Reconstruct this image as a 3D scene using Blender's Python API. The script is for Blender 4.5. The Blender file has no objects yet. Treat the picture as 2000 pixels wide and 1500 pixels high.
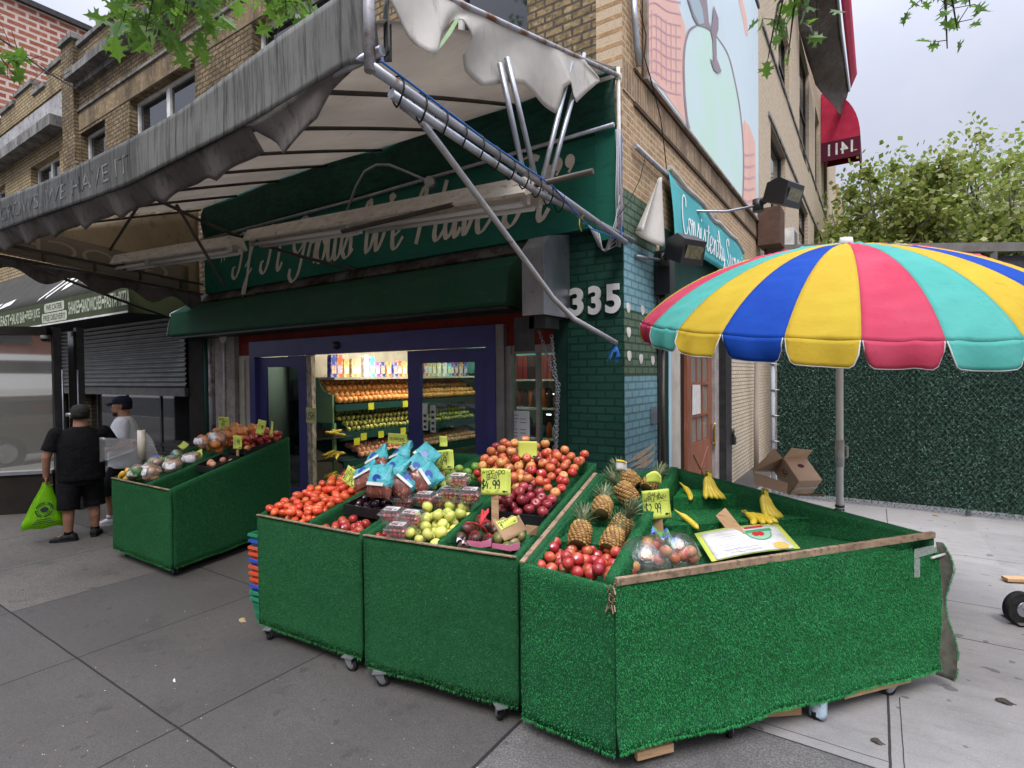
import bpy, math, random
from mathutils import Vector, Matrix, noise
R = random.Random(7)
sc = bpy.context.scene
COL = sc.collection
V = Vector
PI = math.pi
# ---------------------------------------------------------------- camera model
FPX, YAW, PIT, ROLL = 1075.474, 0.585104421, 0.0164855189, -0.0102568313
CAM = V((2.22, -5.49, 2.05))
FWD = V((-math.sin(YAW)*math.cos(PIT), math.cos(YAW)*math.cos(PIT), -math.sin(PIT)))
_r = V((math.cos(YAW), math.sin(YAW), 0)); _u = _r.cross(FWD)
RT = _r*math.cos(ROLL)+_u*math.sin(ROLL); UP = _u*math.cos(ROLL)-_r*math.sin(ROLL)
def ray(u, v): return FWD+RT*((u-1000)/FPX)-UP*((v-750)/FPX)
def onz(u, v, z=0.): d = ray(u, v); return CAM+d*((z-CAM.z)/d.z)
def ony(u, v, y=0.): d = ray(u, v); return CAM+d*((y-CAM.y)/d.y)
def onx(u, v, x=0.): d = ray(u, v); return CAM+d*((x-CAM.x)/d.x)
def ond(u, v, dep): return CAM+ray(u, v)*dep
def onpl(u, v, p0, n):
    d = ray(u, v); return CAM+d*((p0-CAM).dot(n)/d.dot(n))
# ---------------------------------------------------------------- objects
ORG = {}
def tag(o, label=None, cat=None, group=None, kind=None):
    if label: o['label'] = label
    if cat: o['category'] = cat
    if group: o['group'] = group
    if kind: o['kind'] = kind
    return o
def thing(name, label, cat, loc=(0, 0, 0), group=None, rz=0.):
    o = bpy.data.objects.new(name, None); COL.objects.link(o)
    o.location = loc; o.rotation_euler = (0, 0, rz); o.empty_display_size = .1
    ORG[o.name] = V(loc)
    return tag(o, label, cat, group)
class MB:
    def __init__(s): s.v = []; s.f = []; s.m = []; s.s = []
    def add(s, vs, fs, mi=0, sm=False):
        b = len(s.v); s.v += [V(p) for p in vs]
        for f in fs: s.f.append([b+i for i in f]); s.m.append(mi); s.s.append(sm)
        return s
    def box(s, x0, y0, z0, x1, y1, z1, mi=0):
        return s.obox(V(((x0+x1)/2, (y0+y1)/2, (z0+z1)/2)), V((abs(x1-x0)/2, 0, 0)), V((0, abs(y1-y0)/2, 0)), V((0, 0, abs(z1-z0)/2)), mi)
    def obox(s, c, a, b, d, mi=0):
        c = V(c); vs = [c+a*i+b*j+d*k for k in (-1, 1) for j in (-1, 1) for i in (-1, 1)]
        return s.add(vs, [(0, 2, 3, 1), (4, 5, 7, 6), (0, 1, 5, 4), (2, 6, 7, 3), (0, 4, 6, 2), (1, 3, 7, 5)], mi)
    def beam(s, p, q, w, h, mi=0, up=(0, 0, 1)):
        p = V(p); q = V(q); d = q-p; a = d.cross(V(up))
        if a.length < 1e-6: a = d.cross(V((0, 1, 0)))
        a.normalize(); b = a.cross(d).normalized()
        return s.obox((p+q)/2, d/2, a*w/2, b*h/2, mi)
    def quad(s, a, b, c, d, mi=0): return s.add([a, b, c, d], [(0, 1, 2, 3)], mi)
    def poly(s, ps, mi=0): return s.add(ps, [tuple(range(len(ps)))], mi)
    def prism(s, ps, ex, mi=0):
        n = len(ps); ex = V(ex); vs = [V(p) for p in ps]+[V(p)+ex for p in ps]
        fs = [tuple(range(n))[::-1], tuple(range(n, 2*n))]+[(i, (i+1) % n, n+(i+1) % n, n+i) for i in range(n)]
        return s.add(vs, fs, mi)
    def tube(s, path, r, n=8, mi=0, cap=True, sm=True, sy=1.0):
        path = [V(p) for p in path]; k = len(path)
        rs = r if isinstance(r, (list, tuple)) else [r]*k
        vs = []; pn = None
        for i, p in enumerate(path):
            t = (path[min(i+1, k-1)]-path[max(i-1, 0)])
            if t.length < 1e-9: t = V((0, 0, 1))
            t.normalize()
            if pn is None:
                a = t.cross(V((0, 0, 1)))
                if a.length < 1e-3: a = t.cross(V((1, 0, 0)))
            else: a = pn-t*pn.dot(t)
            a.normalize(); pn = a; b = t.cross(a)
            for j in range(n):
                w = 2*PI*j/n; vs.append(p+(a*math.cos(w)+b*math.sin(w)*sy)*rs[i])
        fs = [(i*n+j, i*n+(j+1) % n, (i+1)*n+(j+1) % n, (i+1)*n+j) for i in range(k-1) for j in range(n)]
        s.add(vs, fs, mi, sm)
        if cap:
            b = len(s.v)-n*k
            s.f.append([b+j for j in range(n)][::-1]); s.m.append(mi); s.s.append(False)
            s.f.append([b+(k-1)*n+j for j in range(n)]); s.m.append(mi); s.s.append(False)
        return s
    def rings(s, rgs, mi=0, sm=True, cap=True):
        n = len(rgs[0]); vs = [p for r in rgs for p in r]
        fs = [(i*n+j, i*n+(j+1) % n, (i+1)*n+(j+1) % n, (i+1)*n+j) for i in range(len(rgs)-1) for j in range(n)]
        if cap: fs += [tuple(range(n))[::-1], tuple((len(rgs)-1)*n+j for j in range(n))]
        return s.add(vs, fs, mi, sm)
    def lathe(s, prof, n=16, o=(0, 0, 0), mi=0, sm=True, jit=None):
        o = V(o)
        return s.rings([[o+V((r*math.cos(2*PI*j/n), r*math.sin(2*PI*j/n), z)) for j in range(n)] for r, z in prof], mi, sm)
    def ball(s, c, r, n=10, k=7, mi=0, sc_=(1, 1, 1)):
        c = V(c); rg = []
        for i in range(k+1):
            a = -PI/2+PI*i/k; rr = max(math.cos(a), .001)*r; z = math.sin(a)*r
            rg.append([c+V((rr*math.cos(2*PI*j/n)*sc_[0], rr*math.sin(2*PI*j/n)*sc_[1], z*sc_[2])) for j in range(n)])
        return s.rings(rg, mi, True)
    def grid(s, fn, nu, nv, mi=0, sm=True):
        vs = [fn(i/nu, j/nv) for j in range(nv+1) for i in range(nu+1)]; w = nu+1
        return s.add(vs, [(j*w+i, j*w+i+1, (j+1)*w+i+1, (j+1)*w+i) for j in range(nv) for i in range(nu)], mi, sm)
    def sheet(s, fn, nu, nv, th, mi=0, sm=True):
        """grid with thickness th (vector or float along averaged normal)"""
        g = [[V(fn(i/nu, j/nv)) for i in range(nu+1)] for j in range(nv+1)]
        def nr(i, j):
            a = g[j][min(i+1, nu)]-g[j][max(i-1, 0)]; b = g[min(j+1, nv)][i]-g[max(j-1, 0)][i]
            c = a.cross(b); return c.normalized() if c.length > 1e-12 else V((0, 0, 1))
        w = nu+1; N = w*(nv+1)
        vs = [g[j][i] for j in range(nv+1) for i in range(w)]
        vs += [g[j][i]-(nr(i, j)*th if not isinstance(th, V) else th) for j in range(nv+1) for i in range(w)]
        fs = [(j*w+i, j*w+i+1, (j+1)*w+i+1, (j+1)*w+i) for j in range(nv) for i in range(nu)]
        fs += [(N+j*w+i, N+(j+1)*w+i, N+(j+1)*w+i+1, N+j*w+i+1) for j in range(nv) for i in range(nu)]
        for i in range(nu):
            fs.append((i, N+i, N+i+1, i+1)); a = nv*w+i; fs.append((a, a+1, N+a+1, N+a))
        for j in range(nv):
            a = j*w; fs.append((a, a+w, N+a+w, N+a)); a = j*w+nu; fs.append((a, N+a, N+a+w, a+w))
        return s.add(vs, fs, mi, sm)
    def mesh(s, name, mats, org=V((0, 0, 0))):
        me = bpy.data.meshes.new(name)
        me.from_pydata([tuple(p-org) for p in s.v], [], s.f)
        for m in (mats if isinstance(mats, (list, tuple)) else [mats]): me.materials.append(m)
        me.polygons.foreach_set('material_index', s.m); me.polygons.foreach_set('use_smooth', s.s)
        me.update(); return me
    def build(s, name, mats, parent=None, label=None, cat=None, group=None, kind=None, org=None, local=False):
        if parent is None:
            if org is None:
                xs = [p.x for p in s.v]; ys = [p.y for p in s.v]; zs = [p.z for p in s.v]
                org = V(((min(xs)+max(xs))/2, (min(ys)+max(ys))/2, min(zs)))
            org = V(org); o = bpy.data.objects.new(name, s.mesh(name, mats, V((0, 0, 0)) if local else org)); o.location = org; ORG[o.name] = org
        else:
            po = V((0, 0, 0)) if local else ORG[parent.name]
            o = bpy.data.objects.new(name, s.mesh(name, mats, po)); o.parent = parent; ORG[o.name] = po
        COL.objects.link(o)
        return tag(o, label, cat, group, kind)
KIDS = {}
def kids(o): return [c for c in bpy.data.objects if c.parent == o]
def dup(root, loc, rot=(0, 0, 0), label=None, group=None, scale=None, ch=None):
    def cp(o, par):
        c = o.copy(); COL.objects.link(c)
        if par is not None: c.parent = par
        if o.name not in KIDS: KIDS[o.name] = kids(o)
        for k in KIDS[o.name]: cp(k, c)
        return c
    r = cp(root, None); r.location = loc; r.rotation_euler = rot
    if scale is not None: r.scale = (scale,)*3 if not isinstance(scale, (tuple, list)) else scale
    if label: r['label'] = label
    if group: r['group'] = group
    return r
def lin(c): c = c/255.; return c/12.92 if c <= .04045 else ((c+.055)/1.055)**2.4
def S(r, g, b, k=1.): return (lin(r)*k, lin(g)*k, lin(b)*k)
# ---------------------------------------------------------------- materials
class NT:
    def __init__(s, m): s.t = m.node_tree; s.n = s.t.nodes; s.l = s.t.links
    def new(s, ty, **kw):
        n = s.n.new(ty)
        for k, v in kw.items(): setattr(n, k, v)
        return n
    def put(s, sock, val):
        if isinstance(val, bpy.types.NodeSocket): s.l.new(val, sock)
        elif val is not None:
            if sock.type == 'RGBA' and len(val) == 3: val = (*val, 1)
            sock.default_value = val
    def noise(s, vec, scale, det=4, rough=.6, dist=0., dim='3D'):
        n = s.new('ShaderNodeTexNoise', noise_dimensions=dim); s.put(n.inputs['Vector'], vec)
        n.inputs['Scale'].default_value = scale; n.inputs['Detail'].default_value = det; n.inputs['Roughness'].default_value = rough
        n.inputs['Distortion'].default_value = dist
        return n.outputs['Fac']
    def ramp(s, fac, a, b, ca=(0, 0, 0), cb=(1, 1, 1)):
        n = s.new('ShaderNodeValToRGB'); s.put(n.inputs[0], fac); e = n.color_ramp.elements
        e[0].position = a; e[1].position = b; e[0].color = (*ca, 1) if len(ca) == 3 else ca; e[1].color = (*cb, 1) if len(cb) == 3 else cb
        return n.outputs[0]
    def mix(s, fac, a, b, mode='MIX'):
        n = s.new('ShaderNodeMix', data_type='RGBA', blend_type=mode)
        s.put(n.inputs[0], fac); s.put(n.inputs[6], a); s.put(n.inputs[7], b); return n.outputs[2]
    def math(s, op, a, b=None, c=None):
        n = s.new('ShaderNodeMath', operation=op); s.put(n.inputs[0], a)
        if b is not None: s.put(n.inputs[1], b)
        if c is not None: s.put(n.inputs[2], c)
        return n.outputs[0]
    def vmul(s, vec, m):
        n = s.new('ShaderNodeVectorMath', operation='MULTIPLY'); s.put(n.inputs[0], vec); n.inputs[1].default_value = m; return n.outputs[0]
    def bump(s, h, strength=.3, dist=.01, nrm=None):
        n = s.new('ShaderNodeBump'); s.put(n.inputs['Height'], h); n.inputs['Strength'].default_value = strength; n.inputs['Distance'].default_value = dist
        if nrm: s.l.new(nrm, n.inputs['Normal'])
        return n.outputs[0]
def newmat(name):
    m = bpy.data.materials.new(name); m.use_nodes = True; t = NT(m); p = t.n['Principled BSDF']; return m, t, p
def pos(t): return t.new('ShaderNodeNewGeometry').outputs['Position']
def obc(t): return t.new('ShaderNodeTexCoord').outputs['Object']
def M(name, c1, c2=None, sc1=3., lo=.35, hi=.65, c3=None, sc3=40., lo3=.45, hi3=.75, rough=.6, metal=0., bump=0., bsc=60., bd=.004, spec=None, obj=False, stretch=None, trans=0., coat=0., alpha=None, emis=None, es=1., rvar=0.):
    """general weathered surface: c1/c2 blended by a large noise, c3 specks by a fine one"""
    m, t, p = newmat(name); vec = obc(t) if obj else pos(t)
    sv = t.vmul(vec, stretch) if stretch else vec
    col = c1
    if c2: col = t.mix(t.ramp(t.noise(sv, sc1, 5), lo, hi), c1, c2)
    if c3: col = t.mix(t.ramp(t.noise(sv, sc3, 3), lo3, hi3), col, c3)
    if rvar:
        oi = t.new('ShaderNodeObjectInfo').outputs['Random']
        hs = t.new('ShaderNodeHueSaturation'); t.put(hs.inputs['Color'], col); t.put(hs.inputs['Value'], t.math('MULTIPLY_ADD', oi, 2*rvar, 1-rvar)); hs.inputs['Fac'].default_value = 1; col = hs.outputs[0]
    t.put(p.inputs['Base Color'], col)
    p.inputs['Roughness'].default_value = rough; p.inputs['Metallic'].default_value = metal
    p.inputs['Specular IOR Level'].default_value = spec if spec is not None else (.5 if rough < .46 else .15)
    if coat: p.inputs['Coat Weight'].default_value = coat
    if trans: p.inputs['Transmission Weight'].default_value = trans
    if bump: t.put(p.inputs['Normal'], t.bump(t.noise(vec, bsc, 4), bump, bd))
    if emis: t.put(p.inputs['Emission Color'], emis); p.inputs['Emission Strength'].default_value = es
    return m
def brickmat(name, ax, cols, mortar, bw=.21, bh=.072, ms=.011, off=.5, dirt=(.05, .04, .03), dlo=.5, dhi=.8, bump=.5, paint=None, dsc=1.1, vst=.35, spk=.35):
    """ax: which world axis runs along the wall (0 = x, 1 = y)"""
    m, t, p = newmat(name); P = pos(t)
    sx = t.new('ShaderNodeSeparateXYZ'); t.put(sx.inputs[0], P)
    cb = t.new('ShaderNodeCombineXYZ'); t.put(cb.inputs[0], sx.outputs[ax]); t.put(cb.inputs[1], sx.outputs[2])
    br = t.new('ShaderNodeTexBrick', offset=off); t.put(br.inputs['Vector'], cb.outputs[0])
    t.put(br.inputs['Color1'], cols[0]); t.put(br.inputs['Color2'], cols[1]); t.put(br.inputs['Mortar'], mortar)
    br.inputs['Scale'].default_value = 1; br.inputs['Brick Width'].default_value = bw; br.inputs['Row Height'].default_value = bh
    br.inputs['Mortar Size'].default_value = ms; br.inputs['Mortar Smooth'].default_value = .3; br.inputs['Bias'].default_value = -.1
    col = br.outputs['Color']
    if len(cols) > 2: col = t.mix(t.ramp(t.noise(P, 9., 2), .52, .62), col, t.mix(br.outputs['Fac'], cols[2], mortar))
    n1 = t.noise(t.vmul(P, (1, 1, vst)), dsc, 6, .7)
    col = t.mix(t.math('MULTIPLY', t.ramp(n1, dlo, dhi), .8), col, dirt)
    col = t.mix(t.math('MULTIPLY', t.ramp(t.noise(P, 70 if spk < .4 else 16, 4, .7), .45, .68), spk), col, dirt)
    if paint: col = t.mix(.97, col, paint)
    t.put(p.inputs['Base Color'], col); p.inputs['Roughness'].default_value = .85; p.inputs['Specular IOR Level'].default_value = .15
    h = t.math('MULTIPLY_ADD', t.noise(P, 90, 3), .35, t.math('SUBTRACT', 1., br.outputs['Fac']))
    t.put(p.inputs['Normal'], t.bump(h, bump, .008))
    return m
def filmmat(name, tint=(1, 1, 1), gl=.25, rough=.12, dif=.05, bump=.0, bsc=12):
    """clear plastic film: see-through with glossy glints and a little haze"""
    m = bpy.data.materials.new(name); m.use_nodes = True; t = NT(m); t.n.remove(t.n['Principled BSDF'])
    tr = t.new('ShaderNodeBsdfTransparent'); t.put(tr.inputs[0], tint)
    g = t.new('ShaderNodeBsdfGlossy'); g.inputs['Roughness'].default_value = rough
    d = t.new('ShaderNodeBsdfDiffuse'); t.put(d.inputs[0], (.8, .8, .82))
    if bump:
        b = t.bump(t.noise(obc(t), bsc, 5), bump, .02); t.put(g.inputs['Normal'], b)
    lw = t.new('ShaderNodeLayerWeight').outputs['Facing']; fr = t.math('MULTIPLY_ADD', t.math('POWER', lw, 4.), .85, .04)
    a = t.new('ShaderNodeMixShader'); a.inputs[0].default_value = dif; t.l.new(tr.outputs[0], a.inputs[1]); t.l.new(d.outputs[0], a.inputs[2])
    b2 = t.new('ShaderNodeMixShader'); t.put(b2.inputs[0], t.math('ADD', fr, gl*.25)); t.l.new(a.outputs[0], b2.inputs[1]); t.l.new(g.outputs[0], b2.inputs[2])
    t.l.new(b2.outputs[0], t.n['Material Output'].inputs[0]); return m
def clothmat(name, c1, c2, dirt, sc1=1.5, trans=.35, rough=.8, stretch=(1, 1, .3), bump=.15, dlo=.5, dhi=.75, bsc=7, bd=.03):
    m, t, p = newmat(name); P = pos(t)
    col = t.mix(t.ramp(t.noise(P, sc1, 6, .65), .35, .65), c1, c2)
    col = t.mix(t.ramp(t.noise(t.vmul(P, stretch), 9, 6, .7), dlo, dhi), col, dirt)
    t.put(p.inputs['Base Color'], col); p.inputs['Roughness'].default_value = rough; p.inputs['Specular IOR Level'].default_value = .2
    if bump: t.put(p.inputs['Normal'], t.bump(t.noise(P, bsc, 5), bump, bd))
    if trans:
        tl = t.new('ShaderNodeBsdfTranslucent'); t.put(tl.inputs[0], col); mx = t.new('ShaderNodeMixShader'); mx.inputs[0].default_value = trans
        t.l.new(p.outputs[0], mx.inputs[1]); t.l.new(tl.outputs[0], mx.inputs[2]); t.l.new(mx.outputs[0], t.n['Material Output'].inputs[0])
    return m
# ---------------------------------------------------------------- lettering
def font_outlines(s, size=1., bold=0., shear=0., space=1.):
    c = bpy.data.curves.new('lettering', 'FONT'); c.body = s; c.size = size; c.offset = bold; c.shear = shear; c.space_character = space
    o = bpy.data.objects.new('lettering', c); COL.objects.link(o)
    me = bpy.data.meshes.new_from_object(o.evaluated_get(bpy.context.evaluated_depsgraph_get()))
    vs = [v.co.copy() for v in me.vertices]; fs = [tuple(p.vertices) for p in me.polygons]
    bpy.data.objects.remove(o); bpy.data.curves.remove(c); bpy.data.meshes.remove(me)
    x0 = min(v.x for v in vs); x1 = max(v.x for v in vs); y0 = min(v.y for v in vs); y1 = max(v.y for v in vs)
    return vs, fs, (x0, y0, x1, y1)
TXT = {}
def put_text(mb, s, fn, w, h, mi=0, bold=0., shear=0.):
    """fit block lettering s into a w x h box, fn(x,y) -> world point"""
    k = (s, bold, shear)
    if k not in TXT: TXT[k] = font_outlines(s, 1., bold, shear)
    vs, fs, (x0, y0, x1, y1) = TXT[k]
    return mb.add([fn((v.x-x0)/(x1-x0)*w, (v.y-y0)/(y1-y0)*h) for v in vs], fs, mi)
def ribbon(mb, pts, fn, wmin, wmax, ang=.9, mi=0, lift=0.):
    """calligraphic stroke along 2-D pts; fn(x,y,lift) -> world"""
    n = len(pts); vs = []
    for i in range(n):
        a = V(pts[max(i-1, 0)]); b = V(pts[min(i+1, n-1)]); d = b-a
        d = d.normalized() if d.length > 1e-9 else V((1, 0))
        th = math.atan2(d.y, d.x); w = (wmin+(wmax-wmin)*abs(math.sin(th-ang))**1.3)/2
        nx, ny = -d.y*w, d.x*w; l = lift+i*2e-6
        vs += [fn(pts[i][0]+nx, pts[i][1]+ny, l), fn(pts[i][0]-nx, pts[i][1]-ny, l)]
    mb.add(vs, [(2*i, 2*i+1, 2*i+3, 2*i+2) for i in range(n-1)], mi)
def smooth(pts, k=6):
    out = []; n = len(pts)
    for i in range(n-1):
        p0 = V(pts[max(i-1, 0)]); p1 = V(pts[i]); p2 = V(pts[i+1]); p3 = V(pts[min(i+2, n-1)])
        for j in range(k):
            t = j/k; out.append(.5*((2*p1)+(p2-p0)*t+(2*p0-5*p1+4*p2-p3)*t*t+(3*p1-p0-3*p2+p3)*t**3))
    out.append(V(pts[-1])); return out
# marker-pen capitals on a 4 x 6 grid (x 0-4, y 0-6)
PEN = {'A': ['00 26 40', '12 32'], 'B': ['00 06 26 35 34 23 03', '23 42 41 20 00'], 'C': ['45 26 06 03 00 20 41'], 'D': ['00 06 26 44 42 20 00'], 'E': ['46 06 00 40', '03 33'],
 'F': ['46 06 00', '03 33'], 'G': ['45 26 05 01 20 41 43 23'], 'H': ['00 06', '40 46', '03 43'], 'I': ['20 26'], 'J': ['46 41 20 01'], 'K': ['00 06', '46 03 40'], 'L': ['06 00 40'],
 'M': ['00 06 23 46 40'], 'N': ['00 06 40 46'], 'O': ['26 05 01 20 41 45 26'], 'P': ['00 06 36 45 44 33 03'], 'Q': ['26 05 01 20 41 45 26', '22 40'], 'R': ['00 06 36 45 43 03 40'],
 'S': ['45 26 05 04 42 41 20 01'], 'T': ['06 46', '26 20'], 'U': ['06 01 20 41 46'], 'V': ['06 20 46'], 'W': ['06 10 24 30 46'], 'X': ['06 40', '46 00'], 'Y': ['06 23 46', '23 20'], 'Z': ['06 46 00 40'],
 '0': ['26 05 01 20 41 45 26'], '1': ['15 26 20', '00 40'], '2': ['05 26 45 43 00 40'], '3': ['06 46 23 42 41 20 01'], '4': ['26 02 42', '34 30'], '5': ['46 06 04 34 42 20 00'], '6': ['46 03 01 20 41 33 03'],
 '7': ['06 46 10'], '8': ['23 05 26 45 23 01 20 41 23'], '9': ['43 13 05 26 45 43 40'], '$': ['45 26 05 04 42 41 20 01', '27 2/'], '.': ['20 21'], '!': ['26 22', '20 21'], '/': ['00 46'], '-': ['03 43'], '¢': ['45 26 04 02 20 41', '27 2/']}
def pen(mb, s, fn, x, y, w, h, r=.003, mi=0, slant=.0, jit=.0, rnd=R):
    """hand lettering: s starts at (x,y) and fills width w, height h"""
    cw = w/len(s); k = 0
    for i, ch in enumerate(s):
        for st in PEN.get(ch, []):
            pts = []
            for tok in st.split():
                a = int(tok[0]); b = -1 if tok[1] == '/' else int(tok[1])
                yy = b/6*h; pts.append((x+i*cw+a/4*cw*.74+yy*slant+rnd.uniform(-jit, jit), y+yy+rnd.uniform(-jit, jit)))
            pts = smooth(pts, 3) if ch in 'BCDGJOPQRSU0235689¢$' else [V(p) for p in pts]
            ribbon(mb, pts, fn, r*1.2, r*2.2, .9, mi, k*3e-5); k += 1
# ================================================================ world, camera, sun
w = bpy.data.worlds.new('World'); sc.world = w; w.use_nodes = True
t = NT(w); bg = t.n['Background']
SUN_EL, SUN_AZ = math.radians(56), math.radians(150)      # azimuth from +Y towards +X
sky = t.new('ShaderNodeTexSky', sky_type='NISHITA'); sky.sun_disc = False
sky.sun_elevation = SUN_EL; sky.sun_rotation = SUN_AZ; sky.dust_density = 4.; sky.air_density = 1.; sky.ozone_density = 1.
tc = t.new('ShaderNodeTexCoord').outputs['Generated']
cl = t.mix(t.ramp(t.noise(tc, 2.2, 5), .35, .7), (7.6, 8.0, 9.7), (9.2, 9.4, 10.6))
sz = t.new('ShaderNodeSeparateXYZ'); t.put(sz.inputs[0], tc)      # overcast sky, zenith boosted far above the horizon to add light from overhead
gr = t.math('MULTIPLY_ADD', t.math('POWER', t.math('MAXIMUM', sz.outputs[2], 0.), 4.), 3.1, .34); vm = t.new('ShaderNodeVectorMath', operation='SCALE'); t.put(vm.inputs[0], cl); t.put(vm.inputs['Scale'], gr)
t.put(bg.inputs['Color'], t.mix(.9, sky.outputs[0], vm.outputs[0])); bg.inputs['Strength'].default_value = .1
ld = bpy.data.lights.new('sun', 'SUN'); ld.energy = 1.1; ld.angle = math.radians(18); ld.color = (1, .96, .9)
lo = bpy.data.objects.new('sun', ld); COL.objects.link(lo)
sd = V((math.sin(SUN_AZ)*math.cos(SUN_EL), math.cos(SUN_AZ)*math.cos(SUN_EL), math.sin(SUN_EL)))
lo.rotation_euler = (-sd).to_track_quat('-Z', 'Y').to_euler(); lo.location = (10, -20, 30)
cd = bpy.data.cameras.new('camera'); cam = bpy.data.objects.new('camera', cd); COL.objects.link(cam)
cd.sensor_width = 36; cd.lens = 36*FPX/2000; cd.clip_start = .05; cd.clip_end = 2000
cam.matrix_world = Matrix((( RT.x, UP.x, -FWD.x, CAM.x), (RT.y, UP.y, -FWD.y, CAM.y), (RT.z, UP.z, -FWD.z, CAM.z), (0, 0, 0, 1)))
sc.camera = cam
vs_ = sc.view_settings; sc.display_settings.display_device = 'sRGB'; vs_.view_transform = 'Standard'; vs_.look = 'None'; vs_.exposure = 1.14; vs_.gamma = 1
sc.render.engine = 'CYCLES'; cy_ = sc.cycles; cy_.use_denoising = True; cy_.max_bounces = 8; cy_.transparent_max_bounces = 24; cy_.diffuse_bounces = 4; cy_.glossy_bounces = 3
cy_.transmission_bounces = 4; cy_.caustics_reflective = False; cy_.caustics_refractive = False; cy_.sample_clamp_indirect = 6
# ================================================================ shared materials
def lit(*a): return S(*a)
m_steel = M('galvanised_steel', (.42, .44, .48), (.3, .31, .34), 6, c3=(.16, .09, .05), sc3=25, lo3=.62, hi3=.8, rough=.42, metal=.75, bump=.1)
m_rustpipe = M('rusty_pipe', (.36, .36, .38), (.17, .085, .05), 5, .45, .62, rough=.55, metal=.5, bump=.15)
m_darkpipe = M('dark_pipe', (.06, .06, .06), (.1, .08, .06), 6, rough=.5, metal=.4)
m_black = M('black_metal', (.012, .012, .013), (.03, .03, .03), 8, rough=.45)
m_blackplastic = M('black_plastic', (.012, .012, .014), rough=.35)
m_rubber = M('rubber', (.012, .012, .012), (.03, .03, .03), 20, rough=.8)
m_wire = M('grey_wire', (.35, .35, .38), rough=.5)
m_wireb = M('black_wire', (.012, .012, .012), rough=.5)
m_wireblue = M('blue_wire', (.03, .13, .4), rough=.5)
m_rope = M('yellow_cord', (.65, .55, .1), rough=.8)
m_glassdark = M('window_glass', (.012, .015, .018), rough=.04, spec=.9)
m_white = M('white_paint', (.72, .72, .7), (.5, .49, .46), 5, rough=.5)
m_stone = M('grey_stone', (.27, .265, .255), (.12, .115, .105), 2.2, c3=(.05, .05, .045), sc3=9, lo3=.5, hi3=.75, rough=.9, bump=.3, bsc=40, stretch=(1, 1, .4))
m_concwall = M('painted_concrete', (.4, .36, .34), (.27, .24, .22), 5, c3=(.1, .09, .08), sc3=30, lo3=.55, hi3=.75, rough=.85, bump=.3)
tan = [(.3, .215, .115), (.2, .14, .07), (.38, .29, .165)]
m_brick_f = brickmat('tan_brick_front', 0, tan, (.1, .085, .065), dirt=(.035, .028, .02), dlo=.4, dhi=.72, dsc=1.3, bw=.23, bh=.09, ms=.016, bump=.9, spk=.75)
m_brick_f2 = brickmat('tan_brick_neighbour', 0, [(.44, .33, .17), (.36, .26, .13), (.5, .4, .23)], (.14, .12, .09), dlo=.46, dhi=.8, bw=.23, bh=.09, ms=.016, spk=.6)
m_brick_s = brickmat('tan_brick_side', 1, [(.42, .275, .145), (.32, .2, .1), (.5, .345, .2)], (.52, .41, .29), dlo=.58, dhi=.9, ms=.013)
m_brick_lite = brickmat('pale_brick', 1, [(.62, .5, .35), (.52, .41, .28), (.66, .55, .41)], (.42, .35, .26), bw=.2, bh=.068, dlo=.62, dhi=.95)
m_brick_cream = brickmat('cream_painted_brick', 1, [(.68, .58, .42), (.6, .5, .36)], (.32, .26, .2), dlo=.62, dhi=.9, bump=.8)
m_soldier_f = brickmat('soldier_brick_front', 0, tan, (.26, .22, .17), bw=.075, bh=.3, ms=.01, off=0., dlo=.42, dhi=.68)
m_soldier_s = brickmat('soldier_brick_side', 1, [(.34, .23, .13), (.2, .13, .08), (.42, .3, .18)], (.42, .33, .24), bw=.078, bh=.36, ms=.012, off=0., dlo=.45, dhi=.7)
m_brick_red = brickmat('red_brick', 1, [(.36, .13, .085), (.28, .09, .06), (.44, .19, .13)], (.62, .52, .46), bw=.62, bh=.23, ms=.05, dlo=.68, dhi=.95)
m_pier_g = brickmat('green_painted_brick', 0, [(.012, .055, .04), (.016, .066, .048)], (.008, .038, .028), bw=.21, bh=.085, ms=.012, dlo=.6, dhi=.95, dirt=(.012, .02, .018), bump=1.)
m_pier_b = brickmat('blue_painted_brick', 1, [(.19, .36, .41), (.23, .39, .44)], (.12, .24, .28), bw=.21, bh=.085, ms=.013, dlo=.6, dhi=.95, dirt=(.1, .16, .17), bump=1.)
m_pier_gs = brickmat('sage_painted_brick', 1, [(.1, .155, .1), (.125, .185, .125)], (.05, .08, .055), bw=.21, bh=.085, ms=.013, dlo=.6, dhi=.95, dirt=(.05, .06, .05), bump=1.)
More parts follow.
